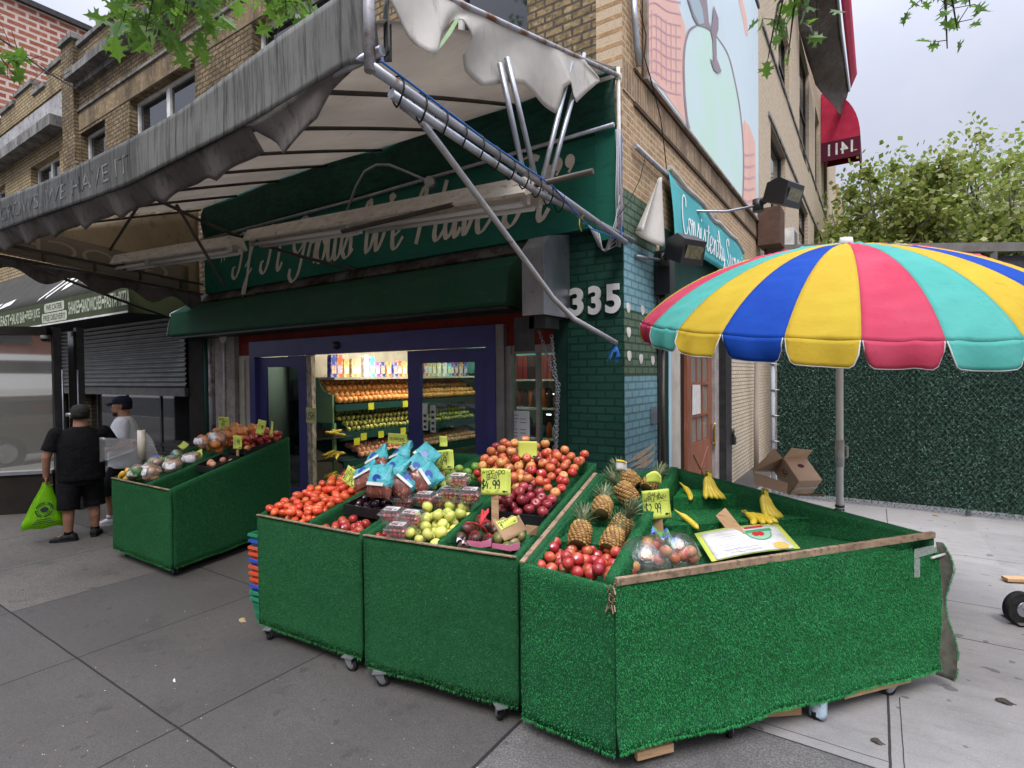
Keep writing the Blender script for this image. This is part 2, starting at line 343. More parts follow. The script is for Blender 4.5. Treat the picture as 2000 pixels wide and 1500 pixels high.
# ================================================================ ground
def sidewalk_mat():
    m, t, p = newmat('sidewalk_concrete'); P = pos(t)
    sx = t.new('ShaderNodeSeparateXYZ'); t.put(sx.inputs[0], P); X, Y = sx.outputs[0], sx.outputs[1]
    wob = t.math('MULTIPLY_ADD', t.noise(P, 3., 3), .012, -.006)
    lines = [(0, -8.7, .006, -9, 0), (0, -7.15, .006, -9, 0), (0, -5.62, .006, -9, 0), (0, -4.15, .006, -9, 0), (0, -2.69, .006, -9, 0), (0, -1.2, .006, -9, -1.5), (0, .465, .011, -9, -1), (0, 2.28, .007, -9, .7), (0, 3.85, .006, -9, .7), (0, 2.34, .003, -2.12, -1.3),
             (1, -3.92, .007, -30, .465), (1, -2.42, .006, -30, -1.2), (1, -.95, .006, -30, 0), (1, -5.4, .006, -30, 30), (1, -2.12, .006, .465, 30), (1, -2.03, .003, 1.4, 2.28), (1, -.11, .006, .465, 30), (1, .72, .005, .465, 30), (1, 2.3, .005, 0, 30), (0, 2.34, .005, 2.3, 4.4)]
    acc = None
    for ax, val, wd, lo_, hi_ in lines:
        a, b = (X, Y) if ax == 0 else (Y, X)
        d = t.math('ABSOLUTE', t.math('ADD', t.math('SUBTRACT', a, val), wob))
        k = t.math('MULTIPLY', t.math('LESS_THAN', d, wd), t.math('MULTIPLY', t.math('GREATER_THAN', b, lo_), t.math('LESS_THAN', b, hi_)))
        acc = k if acc is None else t.math('MAXIMUM', acc, k)
    # every flag was poured separately: its own tone
    wn = t.new('ShaderNodeTexWhiteNoise', noise_dimensions='2D'); cb = t.new('ShaderNodeCombineXYZ')
    t.put(cb.inputs[0], t.math('FLOOR', t.math('DIVIDE', t.math('ADD', X, 1.2), 1.5))); t.put(cb.inputs[1], t.math('FLOOR', t.math('DIVIDE', t.math('ADD', Y, 3.92), 1.5))); t.put(wn.inputs[0], cb.outputs[0])
    old_shaded = t.mix(wn.outputs[0], (.072, .067, .062), (.098, .091, .084)); new = t.mix(wn.outputs[0], (.33, .315, .3), (.26, .25, .24))
    # newer pale concrete beyond x = 2.28 and behind, old stained flags elsewhere, tree shade put into their dark tone
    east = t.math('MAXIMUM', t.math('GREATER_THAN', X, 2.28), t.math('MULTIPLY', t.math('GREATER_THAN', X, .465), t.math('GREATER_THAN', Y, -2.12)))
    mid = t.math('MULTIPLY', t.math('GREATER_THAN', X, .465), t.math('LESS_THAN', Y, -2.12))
    col = t.mix(east, t.mix(t.math('MULTIPLY', mid, .45), old_shaded, new), new)
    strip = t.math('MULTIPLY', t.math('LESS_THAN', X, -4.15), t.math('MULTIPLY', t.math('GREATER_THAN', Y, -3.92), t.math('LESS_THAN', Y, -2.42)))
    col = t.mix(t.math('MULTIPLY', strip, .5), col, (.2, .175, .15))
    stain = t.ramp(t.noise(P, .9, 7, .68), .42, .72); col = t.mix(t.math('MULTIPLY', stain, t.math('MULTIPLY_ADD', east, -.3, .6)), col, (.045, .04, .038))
    scuff = t.ramp(t.noise(t.vmul(P, (1, 3.5, 1)), 3.5, 6, .7), .5, .75); col = t.mix(t.math('MULTIPLY', scuff, .35), col, (.09, .08, .075))
    vo = t.new('ShaderNodeTexVoronoi', feature='DISTANCE_TO_EDGE'); vo.inputs['Scale'].default_value = .42
    av = t.new('ShaderNodeVectorMath', operation='ADD'); nv = t.new('ShaderNodeTexNoise'); t.put(nv.inputs['Vector'], P); nv.inputs['Scale'].default_value = 2.3; nv.inputs['Detail'].default_value = 5; t.put(av.inputs[0], P); t.put(av.inputs[1], t.vmul(nv.outputs['Color'], (.5, .5, 0))); t.put(vo.inputs['Vector'], av.outputs[0])
    crack = t.math('MULTIPLY', t.math('LESS_THAN', vo.outputs['Distance'], .0025), t.math('GREATER_THAN', t.noise(P, .55, 2), .6)); acc = t.math('MAXIMUM', acc, t.math('MULTIPLY', crack, t.math('MULTIPLY_ADD', east, -.8, .8)))
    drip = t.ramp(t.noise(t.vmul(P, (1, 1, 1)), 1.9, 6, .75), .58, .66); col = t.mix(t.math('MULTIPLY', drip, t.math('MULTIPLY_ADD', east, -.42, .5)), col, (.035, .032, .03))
    gum = t.ramp(t.noise(P, 7.5, 2, .4), .69, .71); col = t.mix(t.math('MULTIPLY', gum, .6), col, (.04, .038, .036))
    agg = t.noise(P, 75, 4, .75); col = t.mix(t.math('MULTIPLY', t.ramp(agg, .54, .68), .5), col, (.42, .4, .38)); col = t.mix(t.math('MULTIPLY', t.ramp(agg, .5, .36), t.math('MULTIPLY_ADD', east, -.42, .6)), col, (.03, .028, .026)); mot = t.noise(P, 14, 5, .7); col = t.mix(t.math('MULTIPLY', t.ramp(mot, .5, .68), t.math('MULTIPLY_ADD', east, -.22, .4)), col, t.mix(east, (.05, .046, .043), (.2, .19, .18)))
    col = t.mix(t.math('MULTIPLY', acc, .9), col, (.012, .011, .01))
    t.put(p.inputs['Base Color'], col); t.put(p.inputs['Roughness'], t.math('MULTIPLY_ADD', stain, -.15, .85)); p.inputs['Specular IOR Level'].default_value = .3
    h = t.math('MULTIPLY_ADD', acc, -2.5, t.math('MULTIPLY_ADD', t.noise(P, 22, 4), .35, t.math('MULTIPLY', agg, .3)))
    t.put(p.inputs['Normal'], t.bump(h, .55, .006)); return m
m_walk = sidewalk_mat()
m_road = M('asphalt', (.05, .05, .052), (.035, .035, .036), .7, c3=(.13, .13, .13), sc3=150, lo3=.6, hi3=.8, rough=.9, bump=.5, bsc=120)
m_earth = M('ground_earth', (.16, .15, .14), (.1, .095, .09), .4, rough=.95)
g = MB(); g.quad((-400, -400, -.16), (400, -400, -.16), (400, 400, -.16), (-400, 400, -.16)); g.build('ground', m_earth, kind='structure')
g = MB(); g.quad((-400, -22, -.15), (400, -22, -.15), (400, -8.2, -.15), (-400, -8.2, -.15)); g.quad((8.2, -8.2, -.15), (18, -8.2, -.15), (18, 200, -.15), (8.2, 200, -.15)); g.build('road', m_road, kind='structure')
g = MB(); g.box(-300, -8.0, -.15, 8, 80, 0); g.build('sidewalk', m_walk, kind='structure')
g = MB(); g.box(-300, -8.16, -.15, 8.16, -8.003, .004); g.box(8.003, -8.0, -.15, 8.16, 80, .004); g.build('kerb', M('kerb_stone', (.25, .245, .24), (.16, .155, .15), 5, rough=.9, bump=.3), kind='structure')
g = MB(); g.box(-300, -30, -.15, 60, -22.1, .0); g.build('far_pavement', M('far_pavement_concrete', (.3, .29, .28), (.2, .195, .19), .8, rough=.9), kind='structure')
# ================================================================ walls with openings
def holed(mb, a0, a1, z0, z1, holes, fn, d, mi=0):
    """wall a0..a1 x z0..z1 with rectangular holes, thickness d behind the face; fn(a,dep,z)"""
    As = sorted({a0, a1, *[h[0] for h in holes], *[h[1] for h in holes]}); Zs = sorted({z0, z1, *[h[2] for h in holes], *[h[3] for h in holes]})
    As = [a for a in As if a0 <= a <= a1]; Zs = [z for z in Zs if z0 <= z <= z1]
    solid = lambda i, j: 0 <= i < len(As)-1 and 0 <= j < len(Zs)-1 and not any(h[0] < (As[i]+As[i+1])/2 < h[1] and h[2] < (Zs[j]+Zs[j+1])/2 < h[3] for h in holes)
    for i in range(len(As)-1):
        for j in range(len(Zs)-1):
            if not solid(i, j): continue
            a, b, c, e = As[i], As[i+1], Zs[j], Zs[j+1]
            mb.quad(fn(a, 0, c), fn(b, 0, c), fn(b, 0, e), fn(a, 0, e), mi); mb.quad(fn(a, d, c), fn(a, d, e), fn(b, d, e), fn(b, d, c), mi)
            if not solid(i-1, j): mb.quad(fn(a, 0, c), fn(a, 0, e), fn(a, d, e), fn(a, d, c), mi)
            if not solid(i+1, j): mb.quad(fn(b, 0, c), fn(b, d, c), fn(b, d, e), fn(b, 0, e), mi)
            if not solid(i, j-1): mb.quad(fn(a, 0, c), fn(a, d, c), fn(b, d, c), fn(b, 0, c), mi)
            if not solid(i, j+1): mb.quad(fn(a, 0, e), fn(b, 0, e), fn(b, d, e), fn(a, d, e), mi)
fx = lambda a, d, z: V((a, d, z))            # front wall, facing -y
fsd = lambda a, d, z: V((-d, a, z))          # side wall, facing +x
def window(par, a0, a1, z0, z1, fn, dep, fm, n=1, rail=True, sill=True):
    """sash window > frame, pane, sill set back dep in an opening"""
    wm = MB()
    def bar(p0, p1, q0, q1, d0, d1, mb=wm):
        ps = [fn(p0, d0, q0), fn(p1, d1, q1)]; mb.box(*[min(ps[0][k], ps[1][k]) for k in range(3)], *[max(ps[0][k], ps[1][k]) for k in range(3)])
    f = .07
    bar(a0, a0+f, z0, z1, dep, dep+.07); bar(a1-f, a1, z0, z1, dep, dep+.07); bar(a0+f, a1-f, z1-f, z1, dep, dep+.07); bar(a0+f, a1-f, z0, z0+f, dep, dep+.07)
    for i in range(1, n):
        c = a0+(a1-a0)*i/n; bar(c-.07, c+.07, z0+f, z1-f, dep-.002, dep+.07)
    if rail: bar(a0+f, a1-f, (z0+z1)/2-.03, (z0+z1)/2+.03, dep+.004, dep+.06)
    wo = wm.build('window', fm, par)
    g = MB(); g.quad(fn(a0+f/2, dep+.045, z0+f/2), fn(a1-f/2, dep+.045, z0+f/2), fn(a1-f/2, dep+.045, z1-f/2), fn(a0+f/2, dep+.045, z1-f/2)); g.build('pane', m_glassdark, wo)
    if sill:
        g = MB(); bar(a0-.08, a1+.08, z0-.1, z0-.002, -.06, dep, g); g.build('sill', m_stone, wo)
# ---------------------------------------------------------------- corner store building
store = thing('store_building', 'two storey tan brick corner building above the green grocery front', 'building', (-7, 4, 0))
wins = [(-11.3, -8.55, 6.3, 8.08), (-14.0+.05, -12.55, 6.3, 8.02), (-6.65, -4.6, 6.3, 8.08), (-2.3, -1.15, 5.9, 8.08)]
shop = [(-7.95, -.66, 0, 3.4)]
mb = MB(); holed(mb, -14.0, 0, 3.0, 10.1, wins+[(-7.95, -.66, 2.0, 3.4)], fx, .3); mb.build('front_wall', m_brick_f, store)
mb = MB(); mb.box(-14.75, -.1, 0, -14.002, .3, 10.3); mb.build('pilaster', m_brick_f, store)
mb = MB(); mb.box(-14.8, -.16, 10.302, -13.95, .36, 10.42); mb.box(-13.94, -.06, 10.1, .06, .36, 10.2); mb.box(-.3, .362, 10.1, .06, 7.85, 10.2); mb.build('coping', m_stone, store)
mb = MB(); mb.box(-13.99, -.3, 9.2, -5.2, -.004, 9.38); mb.box(-13.9, -.1, 9.06, -5.2, -.004, 9.198); mb.build('cornice', m_stone, store)
mb = MB(); mb.box(-13.6, -.02, 9.382, -5.6, -.003, 9.8); mb.build('stucco_panel', m_stone, store)
mb = MB(); mb.box(-13.99, -.012, 8.1, -.02, -.003, 8.54); mb.build('soldier_course', m_soldier_f, store)
mb = MB(); mb.box(-13.99, -.05, 8.542, -.02, -.003, 8.6); mb.build('string_course', m_stone, store)
for a0, a1, z0, z1 in wins: window(store, a0, a1, z0, z1, fx, .16, m_white, 2 if a1-a0 > 1.5 else 1)
mb = MB(); mb.box(-2.7, -.03, 8.7, -2.1, -.003, 9.1); mb.build('louvre', m_white, store)
# side wall with the recessed private entrance
mb = MB(); holed(mb, .0, 7.85, 3.1, 10.1, [], lambda a, d, z: V((.003-d, a-.004, z)), .29); mb.build('side_wall', m_brick_s, store)
yo0, yo1 = 1.04, onx(1418, 800).y
mb = MB(); mb.box(-.3, yo1, 0, 0, 7.85, 3.098); mb.build('lower_wall', m_brick_cream, store)
mb = MB(); mb.box(-.003, .0, 5.02, .014, 7.84, 5.34); mb.build('soldier_course', m_soldier_s, store)
mb = MB(); mb.box(-.003, .31, 4.97, .03, 7.84, 5.018); mb.box(-.003, .31, 5.342, .03, 7.84, 5.38); mb.build('string_course', M('dirty_brick_ledge', (.1, .06, .035), (.05, .035, .025), 8, rough=.9), store)
# painted brick pier at the corner: dark green to the street, blue and sage round the side
mb = MB(); mb.box(-.66, -.012, 0, .003, .29, 3.6); mb.build('pier', m_pier_g, store)
zs = [0, 2.02, 2.74, 3.47, 4.0]
for i, (mm, nm) in enumerate([(m_pier_b, 'blue_paint'), (m_pier_gs, 'sage_paint'), (m_pier_b, 'blue_paint'), (m_pier_gs, 'sage_paint')]):
    mb = MB(); mb.box(-.3, .002, zs[i]+.0015, .006, yo0, zs[i+1]); mb.build(nm, mm, store)
mb = MB()
for u, v in [(1227, 600), (1255, 605), (1278, 612), (1228, 648), (1254, 652), (1229, 694), (1252, 700), (1275, 703), (1276, 655)]:
    p = onx(u, v, .008); ring = [p+V((.0, math.cos(a)*.06, math.sin(a)*.055*(1+.15*math.sin(3*a)))) for a in [2*PI*k/14 for k in range(14)]]; mb.prism(ring, (.003, 0, 0))
mb.build('painted_dot', M('white_dot_paint', (.75, .74, .7), (.55, .52, .48), 12, rough=.8), store)
mb = MB()
for a, b in [((1222, 905), (1278, 868)), ((1232, 912), (1278, 882)), ((1240, 915), (1276, 897))]:
    p = onx(*a, .009); q = onx(*b, .009); n = V((0, -(q-p).z, (q-p).y)).normalized(); mid = (p+q)/2
    mb.prism([p, mid-n*.05, q-n*.01, q+n*.01, mid+n*.02], (.003, 0, 0))
mb.build('painted_stroke', M('peach_mural_paint', (.62, .45, .26), (.4, .36, .3), 14, rough=.8), store)
# entrance recess: frame posts, plaster return, head panel
def sidepx(name, u0, u1, z0, z1, x0, x1, mm):
    mb = MB(); mb.box(x0, onx(u0, 800).y, z0, x1, onx(u1, 800).y, z1); return mb.build(name, mm, store)
sidepx('door_post', 1283, 1297, 0, 2.95, -.3, .02, m_black)
sidepx('door_post', 1297.3, 1303.5, 0, 2.95, -.25, .015, M('dark_green_paint', (.01, .035, .026), rough=.5))
sidepx('door_trim', 1304, 1308.5, 0, 2.95, -.2, .018, M('pale_blue_paint', (.42, .62, .7), rough=.6))
m_beige = M('beige_paint', (.5, .46, .39), (.4, .36, .3), 4, rough=.7)
sidepx('recess_wall', 1309, 1329, 0, 2.95, -.12, .0, m_beige); sidepx('recess_wall', 1329.5, 1339, 0, 2.95, -.2, -.03, M('dark_brown_jamb', (.03, .015, .01), rough=.5))
mb = MB(); mb.box(-.4, 1.2, 0, -.302, yo1, 3.0); mb.build('recess_back', m_beige, store)
sidepx('door_post', 1416, 1427, 0, 2.95, -.2, .02, m_black)
mb = MB(); mb.box(-.3, yo0+.003, 2.952, 0, yo1-.003, 3.097); mb.build('lintel', m_black, store)
mb = MB(); mb.box(-.02, 1.15, 2.97, .03, 4.3, 3.85); mb.build('sign_board', M('green_board', (.016, .06, .045), (.012, .045, .034), 3, c3=(.1, .14, .12), sc3=35, lo3=.7, hi3=.85, rough=.6), store)
# private wood door standing in the recess
dy0, dy1 = onx(1341, 800, -.16).y, onx(1389, 800, -.16).y
mb = MB(); mb.box(-.3, dy1+.02, 0, -.1, yo1-.01, 2.95); mb.build('recess_wall', m_concwall, store)
dr = MB(); dr.box(-0.200, dy0, .05, -0.150, dy1, .95)
m_wood_red = M('red_brown_wood', (.2, .075, .045), (.28, .115, .07), 5, c3=(.36, .2, .14), sc3=18, lo3=.6, hi3=.8, rough=.5, stretch=(1, 1, .15))
wd = (dy1-dy0)
for yy in (dy0, dy1-.16*wd): dr.box(-0.200, yy, .952, -0.150, yy+.16*wd, 2.75)
for k in (1, 2): dr.box(-0.195, dy0+.16*wd+(.68*wd)*k/3-.02, .952, -0.155, dy0+.16*wd+(.68*wd)*k/3+.02, 2.75)
for zz in (1.38, 1.88, 2.36): dr.box(-0.197, dy0+.16*wd, zz-.025, -0.153, dy1-.16*wd, zz+.025)
for (pa, pb) in (((.2, .12), (.5, .5)), ((.8, .12), (.5, .5)), ((.2, .88), (.5, .5)), ((.8, .88), (.5, .5))):
    dr.beam((-0.148, dy0+wd*pa[0], .1+.8*pa[1]), (-0.148, dy0+wd*pb[0], .1+.8*pb[1]), .03, .02, up=(1, 0, 0))
door = dr.build('wood_door', m_wood_red, store)
mb = MB(); mb.box(-0.180, dy0+.16*wd, .96, -0.175, dy1-.16*wd, 2.74); mb.build('pane', M('curtained_glass', (.3, .28, .24), (.16, .15, .13), 8, rough=.08, spec=.8, stretch=(1, 6, .3)), door)
mb = MB(); mb.quad((-0.147, dy0+.17*wd, 1.4), (-0.147, dy0+.5*wd, 1.4), (-0.147, dy0+.5*wd, 1.86), (-0.147, dy0+.19*wd, 1.87)); mb.build('paper', M('taped_paper', (.66, .64, .6), (.5, .48, .45), 9, rough=.8), door)
mb = MB(); mb.tube([(-0.090, dy1-.05, .8+.03*k) for k in range(14)], [.016+.006*(k % 2) for k in range(14)], 8); mb.tube([(-0.150, dy1-.05, .85), (-0.090, dy1-.05, .85)], .01, 6); mb.tube([(-0.150, dy1-.05, 1.15), (-0.090, dy1-.05, 1.15)], .01, 6)
mb.build('handle', M('brass', (.55, .36, .1), rough=.35, metal=.9), door)
# ---------------------------------------------------------------- painted mural board on the side wall
mural = thing('mural', 'faded pastel apple mural board high on the side wall', 'mural', (.05, 4.2, 5.4))
mx = .045
def mp(x, y, l=0): return onx(1240+.2999*x, .3*y, mx+.0025*l)
mb = MB(); mb.box(.032, .62, 5.4, mx, 7.72, 10.0); mb.build('board', M('mural_ground', (.6, .72, .74), (.52, .64, .68), .5, c3=(.42, .5, .5), sc3=6, lo3=.6, hi3=.85, rough=.35, stretch=(1, 1, .2)), mural)
mb = MB(); mb.box(.03, .56, 5.36, .075, 7.78, 5.398); mb.box(.03, .56, 5.398, .075, .618, 10.0); mb.build('frame', M('mural_rail', (.2, .12, .08), (.3, .28, .25), 4, rough=.6), mural)
ed = lambda x: (x, 330+(x-45)*1.42)     # lower edge of the board in the drawing
def bedge(u):   # drawing y on the lower edge for drawing x
    p = [(45, 400), (150, 520), (250, 660), (355, 832), (480, 1010), (600, 1165), (700, 1290), (785, 1400)]
    for (a, b), (c, d) in zip(p, p[1:]):
        if a <= u <= c: return b+(d-b)*(u-a)/(c-a)
    return p[0][1] if u < 45 else p[-1][1]
def onboard(pts, l):
    out = []
    for x, y in pts:
        q = mp(x, y, l); q.z = min(max(q.z, 5.402), 9.98); q.y = min(max(q.y, .64), 7.7); out.append(q)
    return out
def mpoly(name, pts, l, mm):
    mb = MB(); q = onboard(pts, l); mb.prism(q, (-.0015, 0, 0)); mb.build(name, mm, mural)
m_pink = M('mural_pink', (.8, .5, .4), (.74, .44, .36), 2, rough=.5); m_plum = M('mural_plum', (.25, .19, .22), (.32, .26, .28), 3, rough=.5); m_mint = M('mural_mint', (.56, .76, .64), (.6, .74, .74), .7, .4, .6, rough=.5)
mpoly('pink_band', [(40, -200), (215, -200), (270, 0), (325, 160), (336, 235), (318, 330), (316, 480), (326, 640), (352, 826), (150, 540), (40, 420)], 1, m_pink)
ap = [(405, 170), (360, 205), (330, 290), (321, 420), (326, 600), (340, 760), (356, 840), (480, 1020), (600, 1180), (701, 1290), (706, 1100), (700, 900), (680, 700), (650, 530), (610, 370), (560, 280), (505, 215), (450, 175)]
mpoly('apple_shape', ap, 2, m_mint)
mb = MB()
for seg in (smooth([(405, 165), (355, 200), (328, 290), (319, 420), (324, 600), (338, 760), (356, 838)], 5), smooth([(440, 168), (500, 205), (560, 275), (612, 370), (652, 530), (683, 700), (703, 900), (708, 1100), (703, 1288)], 5)):
    w_ = 11 if seg[0].x < 420 else 7
    for a, b in zip(seg, seg[1:]):
        n = V((-(b-a).y, (b-a).x)).normalized()*w_; mb.prism(onboard([a-n*.6, b-n*.6, b+n*.6, a+n*.6], 3), (-.001, 0, 0))
mb.build('apple_outline', m_plum, mural)
mpoly('apple_stalk', [(330, -200), (430, -200), (470, 0), (482, 140), (505, 215), (470, 180), (410, 165), (380, 110), (345, 0)], 4, m_plum)
mpoly('apple_leaf', [(350, -100), (395, -60), (440, 60), (452, 150), (420, 160), (385, 90), (355, 0)], 5, M('mural_blue', (.36, .46, .5), rough=.5))
mpoly('apple_worm', [(515, 35), (545, 120), (545, 190), (530, 240), (535, 380), (565, 465), (540, 476), (515, 455), (490, 380), (512, 400), (508, 260), (495, 200), (508, 130)], 6, m_plum)
mpoly('pink_shape', [(697, 830), (712, 780), (745, 820), (785, 930), (790, 1400), (703, 1290), (706, 1050)], 1, m_pink)
mpoly('pink_stroke', [(660, -60), (690, -60), (730, 130), (738, 235), (722, 232), (700, 110)], 1, m_pink)
mb = MB()
for k in range(9):       # faint brick lines drawn on the pink band
    y0 = -60+k*75; q = smooth([(55, y0+30), (130, y0), (210, y0+55), (300, y0+75)], 3)
    for a, b in zip(q, q[1:]):
        n = V((-(b-a).y, (b-a).x)).normalized()*5; mb.prism(onboard([a-n, b-n, b+n, a+n], 2.2), (-.001, 0, 0))
for k in range(7): 
    x = 75+k*32; mb.prism(onboard([(x, 40+k*22), (x+5, 40+k*22), (x+6, 430+k*30), (x, 430+k*30)], 2.6), (-.001, 0, 0))
for k in range(5):
    q = smooth([(706, 1000+k*75), (735, 1012+k*75), (780, 1000+k*75)], 3)
    for a, b in zip(q, q[1:]): n = V((-(b-a).y, (b-a).x)).normalized()*7; mb.prism(onboard([a-n, b-n, b+n, a+n], 2.2), (-.001, 0, 0))
mb.build('drawn_bricks', M('mural_mauve', (.6, .36, .38), rough=.5), mural)
# ---------------------------------------------------------------- neighbours
nb = thing('neighbour_building', 'pale brown brick parapet building left of the tan brick pilaster', 'building', (-22, 4, 0))
nw = [(onx(0, 0).x, 0, 0, 0)]
wl = [(-17.4, -15.3, 6.2, 7.95), (-22.0, -19.6, 6.2, 7.95)]
mb = MB(); holed(mb, -40, -14.76, 3.4, 9.6, wl, fx, .3); mb.build('front_wall', m_brick_f2, nb)
for a0, a1, z0, z1 in wl: window(nb, a0, a1, z0, z1, fx, .16, m_white, 2)
mb = MB(); mb.box(-40, -.35, 8.35, -14.77, -.003, 8.62); mb.build('cornice', m_stone, nb)
mb = MB(); mb.box(-40, -.03, 8.622, -14.9, -.003, 9.35); mb.build('stucco_panel', M('pale_stucco', (.42, .42, .42), (.3, .3, .3), 1.2, c3=(.16, .16, .15), sc3=7, lo3=.5, hi3=.75, rough=.9), nb)
mb = MB()
for x0, x1, z1 in [(-15.9, -14.77, 10.05), (-16.9, -15.9, 9.75), (-18.3, -16.9, 10.1), (-19.6, -18.3, 9.95), (-40, -19.6, 9.75)]: mb.box(x0+.002, -.05, 9.4, x1-.002, .34, z1)
mb.build('parapet', m_brick_f2, nb)
mb = MB()
for x0, x1, z1 in [(-15.95, -14.77, 10.05), (-16.9, -15.97, 9.75), (-18.35, -16.92, 10.1), (-19.6, -18.37, 9.95), (-40, -19.62, 9.75)]: mb.box(x0+.01, -.1, z1+.002, x1-.01, .4, z1+.12)
mb.build('coping', m_stone, nb)
mb = MB(); mb.box(-60, .4, 0, -24, 30, 15.9); rb = mb.build('apartment_block', m_brick_red, label='tall red brick block rising behind the left parapet', cat='building')
mb = MB(); mb.box(-60.1, .3, 15.902, -23.85, 30.1, 16.1); mb.build('coping', m_black, rb)
# pale brick building further along the side street
sb = thing('apartment_building', 'pale brick building beyond the mural with dark windows', 'building', (-8, 20, 0))
def pxwin(u0, u1, vt, vb):
    p = onx(u0, vt, .0); q = onx(u0, vb, .0); r_ = onx(u1, vt, .0); return (p.y, r_.y, q.z, p.z)
PW = [pxwin(1505, 1534, 240, 418), pxwin(1560, 1578, 376, 470), pxwin(1561, 1580, 60, 285), pxwin(1520, 1541, 10, 150), pxwin(1592, 1600, 205, 370), pxwin(1609, 1615, 290, 410), pxwin(1590, 1597, 440, 476)]
mb = MB(); holed(mb, 7.86, 36.0, 0, 24., PW, fsd, .3); mb.build('side_wall', m_brick_lite, sb)
for a0, a1, z0, z1 in PW: window(sb, a0, a1, z0, z1, fsd, .12, m_black, 1, sill=False)
mb = MB()
for (a, b) in (((1488, 52), (1620, 448)), ((1500, 225), (1618, 480))):
    p = onx(*a); q = onx(*b); mb.box(.003, p.y, p.z, .04, q.y, p.z+.09)
mb.build('string_course', m_stone, sb)
mb = MB(); mb.box(-14, 8.2, 0, -.35, 36.0, 23.9); mb.build('body', m_brick_lite, sb)
fb = MB(); fb.box(-14, 36.1, 0, .15, 43, 14.2); f2 = fb.build('row_house', m_brick_s, label='narrow brown brick house front past the pale building', cat='building')
mb = MB(); mb.box(.152, 37.5, 9.2, .2, 39.2, 12.0); mb.box(.152, 40.2, 9.2, .2, 41.9, 12.0); mb.build('window', m_glassdark, f2)
fb = MB(); fb.box(-14, 43.1, 0, .05, 60, 13.6); f3 = fb.build('row_house', M('grey_render', (.5, .49, .48), (.42, .41, .4), 2, rough=.9), label='farthest pale grey rendered house in the side street', cat='building')
mb = MB(); mb.box(.052, 45, 8.5, .1, 47, 11.5); mb.box(.052, 50, 8.5, .1, 52.5, 11.5); mb.build('window', m_glassdark, f3)
# red domed awning, lettering showing through from behind
m_red = M('red_canvas', (.38, .02, .055), (.46, .03, .07), 3, rough=.75); m_maroon = M('maroon_canvas', (.09, .012, .03), rough=.8)
ya, yb = 24.6, 28.2; za, zb = onx(1605, 325).z, onx(1605, 195).z
def dome(u, v):
    a = v*PI/2; return V((.02+1.55*math.sin(a), ya+(yb-ya)*u, za+(zb-za)*(.28+.72*math.cos(a))))
ra = thing('red_awning', 'red domed canvas awning high on the side street with mirrored white numbers', 'awning', (.6, 26, za))
mb = MB(); mb.sheet(dome, 8, 10, .02); mb.build('canopy', m_red, ra)
mb = MB(); pr = [dome(0, k/10) for k in range(11)]; mb.prism([V((.02, ya-.003, pr[-1].z))]+[V((p.x, ya-.003, p.z)) for p in pr], (0, -.02, 0)); mb.build('end_panel', m_red, ra); mb = MB(); mb.prism([V((.02, yb+.03, pr[-1].z))]+[V((p.x, yb+.03, p.z)) for p in pr], (0, -.02, 0)); mb.build('end_panel', m_red, ra)
mb = MB(); mb.box(1.53, ya, za, 1.58, yb, za+(zb-za)*.28-.004); mb.box(.02, ya-.03, za, 1.53, ya-.01, za+(zb-za)*.28-.004); mb.build('valance', m_maroon, ra)
mb = MB(); put_text(mb, '1411', lambda x, y: V((1.3-x, ya-.034, za+.22+y)), 1.0, .55, bold=.02); mb.build('lettering', m_white, ra)
# long torn awning hanging off the pale brick building
y0, y1 = 11.5, 17.0
ta = thing('torn_awning', 'long dirty underside of a torn awning sloping off the pale brick building', 'awning', (.6, 14, 8))
def pt(u, v, x): return onx(u, v, x)
edge = [pt(1628, -60, 1.1), pt(1640, 60, 1.1), pt(1657, 178, 1.1), pt(1644, 222, .85)]
inn = [pt(1552, -60, .03), pt(1560, 60, .03), pt(1592, 165, .12), pt(1640, 222, .8)]
def tf(u, v):
    k = v*3; i = min(int(k), 2); f = k-i
    return (inn[i].lerp(inn[i+1], f)).lerp(edge[i].lerp(edge[i+1], f), u)+V((0, 0, -.12*math.sin(u*PI)+.03*math.sin(v*23)))
mb = MB(); mb.sheet(tf, 8, 24, .01); mb.build('canopy', clothmat('torn_grey_canvas', (.2, .17, .15), (.12, .1, .09), (.05, .04, .035), 1., .25, stretch=(1, 1, 1)), ta)
mb = MB(); mb.tube([edge[0]+V((.03, 0, 0)), edge[1]+V((.03, 0, 0)), edge[2]+V((.03, 0, 0))], .05, 8); mb.build('rail', m_steel, ta)
mb = MB(); mb.sheet(lambda u, v: (edge[0].lerp(edge[2], v))+V((.09+.25*u, 0, .1+.6*u)), 3, 8, .01); mb.build('red_top', m_red, ta)
# window air conditioner
p = onx(1537, 468, .3); mb = MB(); mb.box(.02, p.y-.35, p.z-.25, .5, p.y+.35, p.z+.22); ac = mb.build('air_conditioner', m_white, label='white window air conditioner on the pale brick wall', cat='air conditioner')
mb = MB()
for k in range(7): mb.box(.502, p.y-.3, p.z-.2+k*.055, .512, p.y+.3, p.z-.17+k*.055)
mb.build('grille', m_steel, ac)
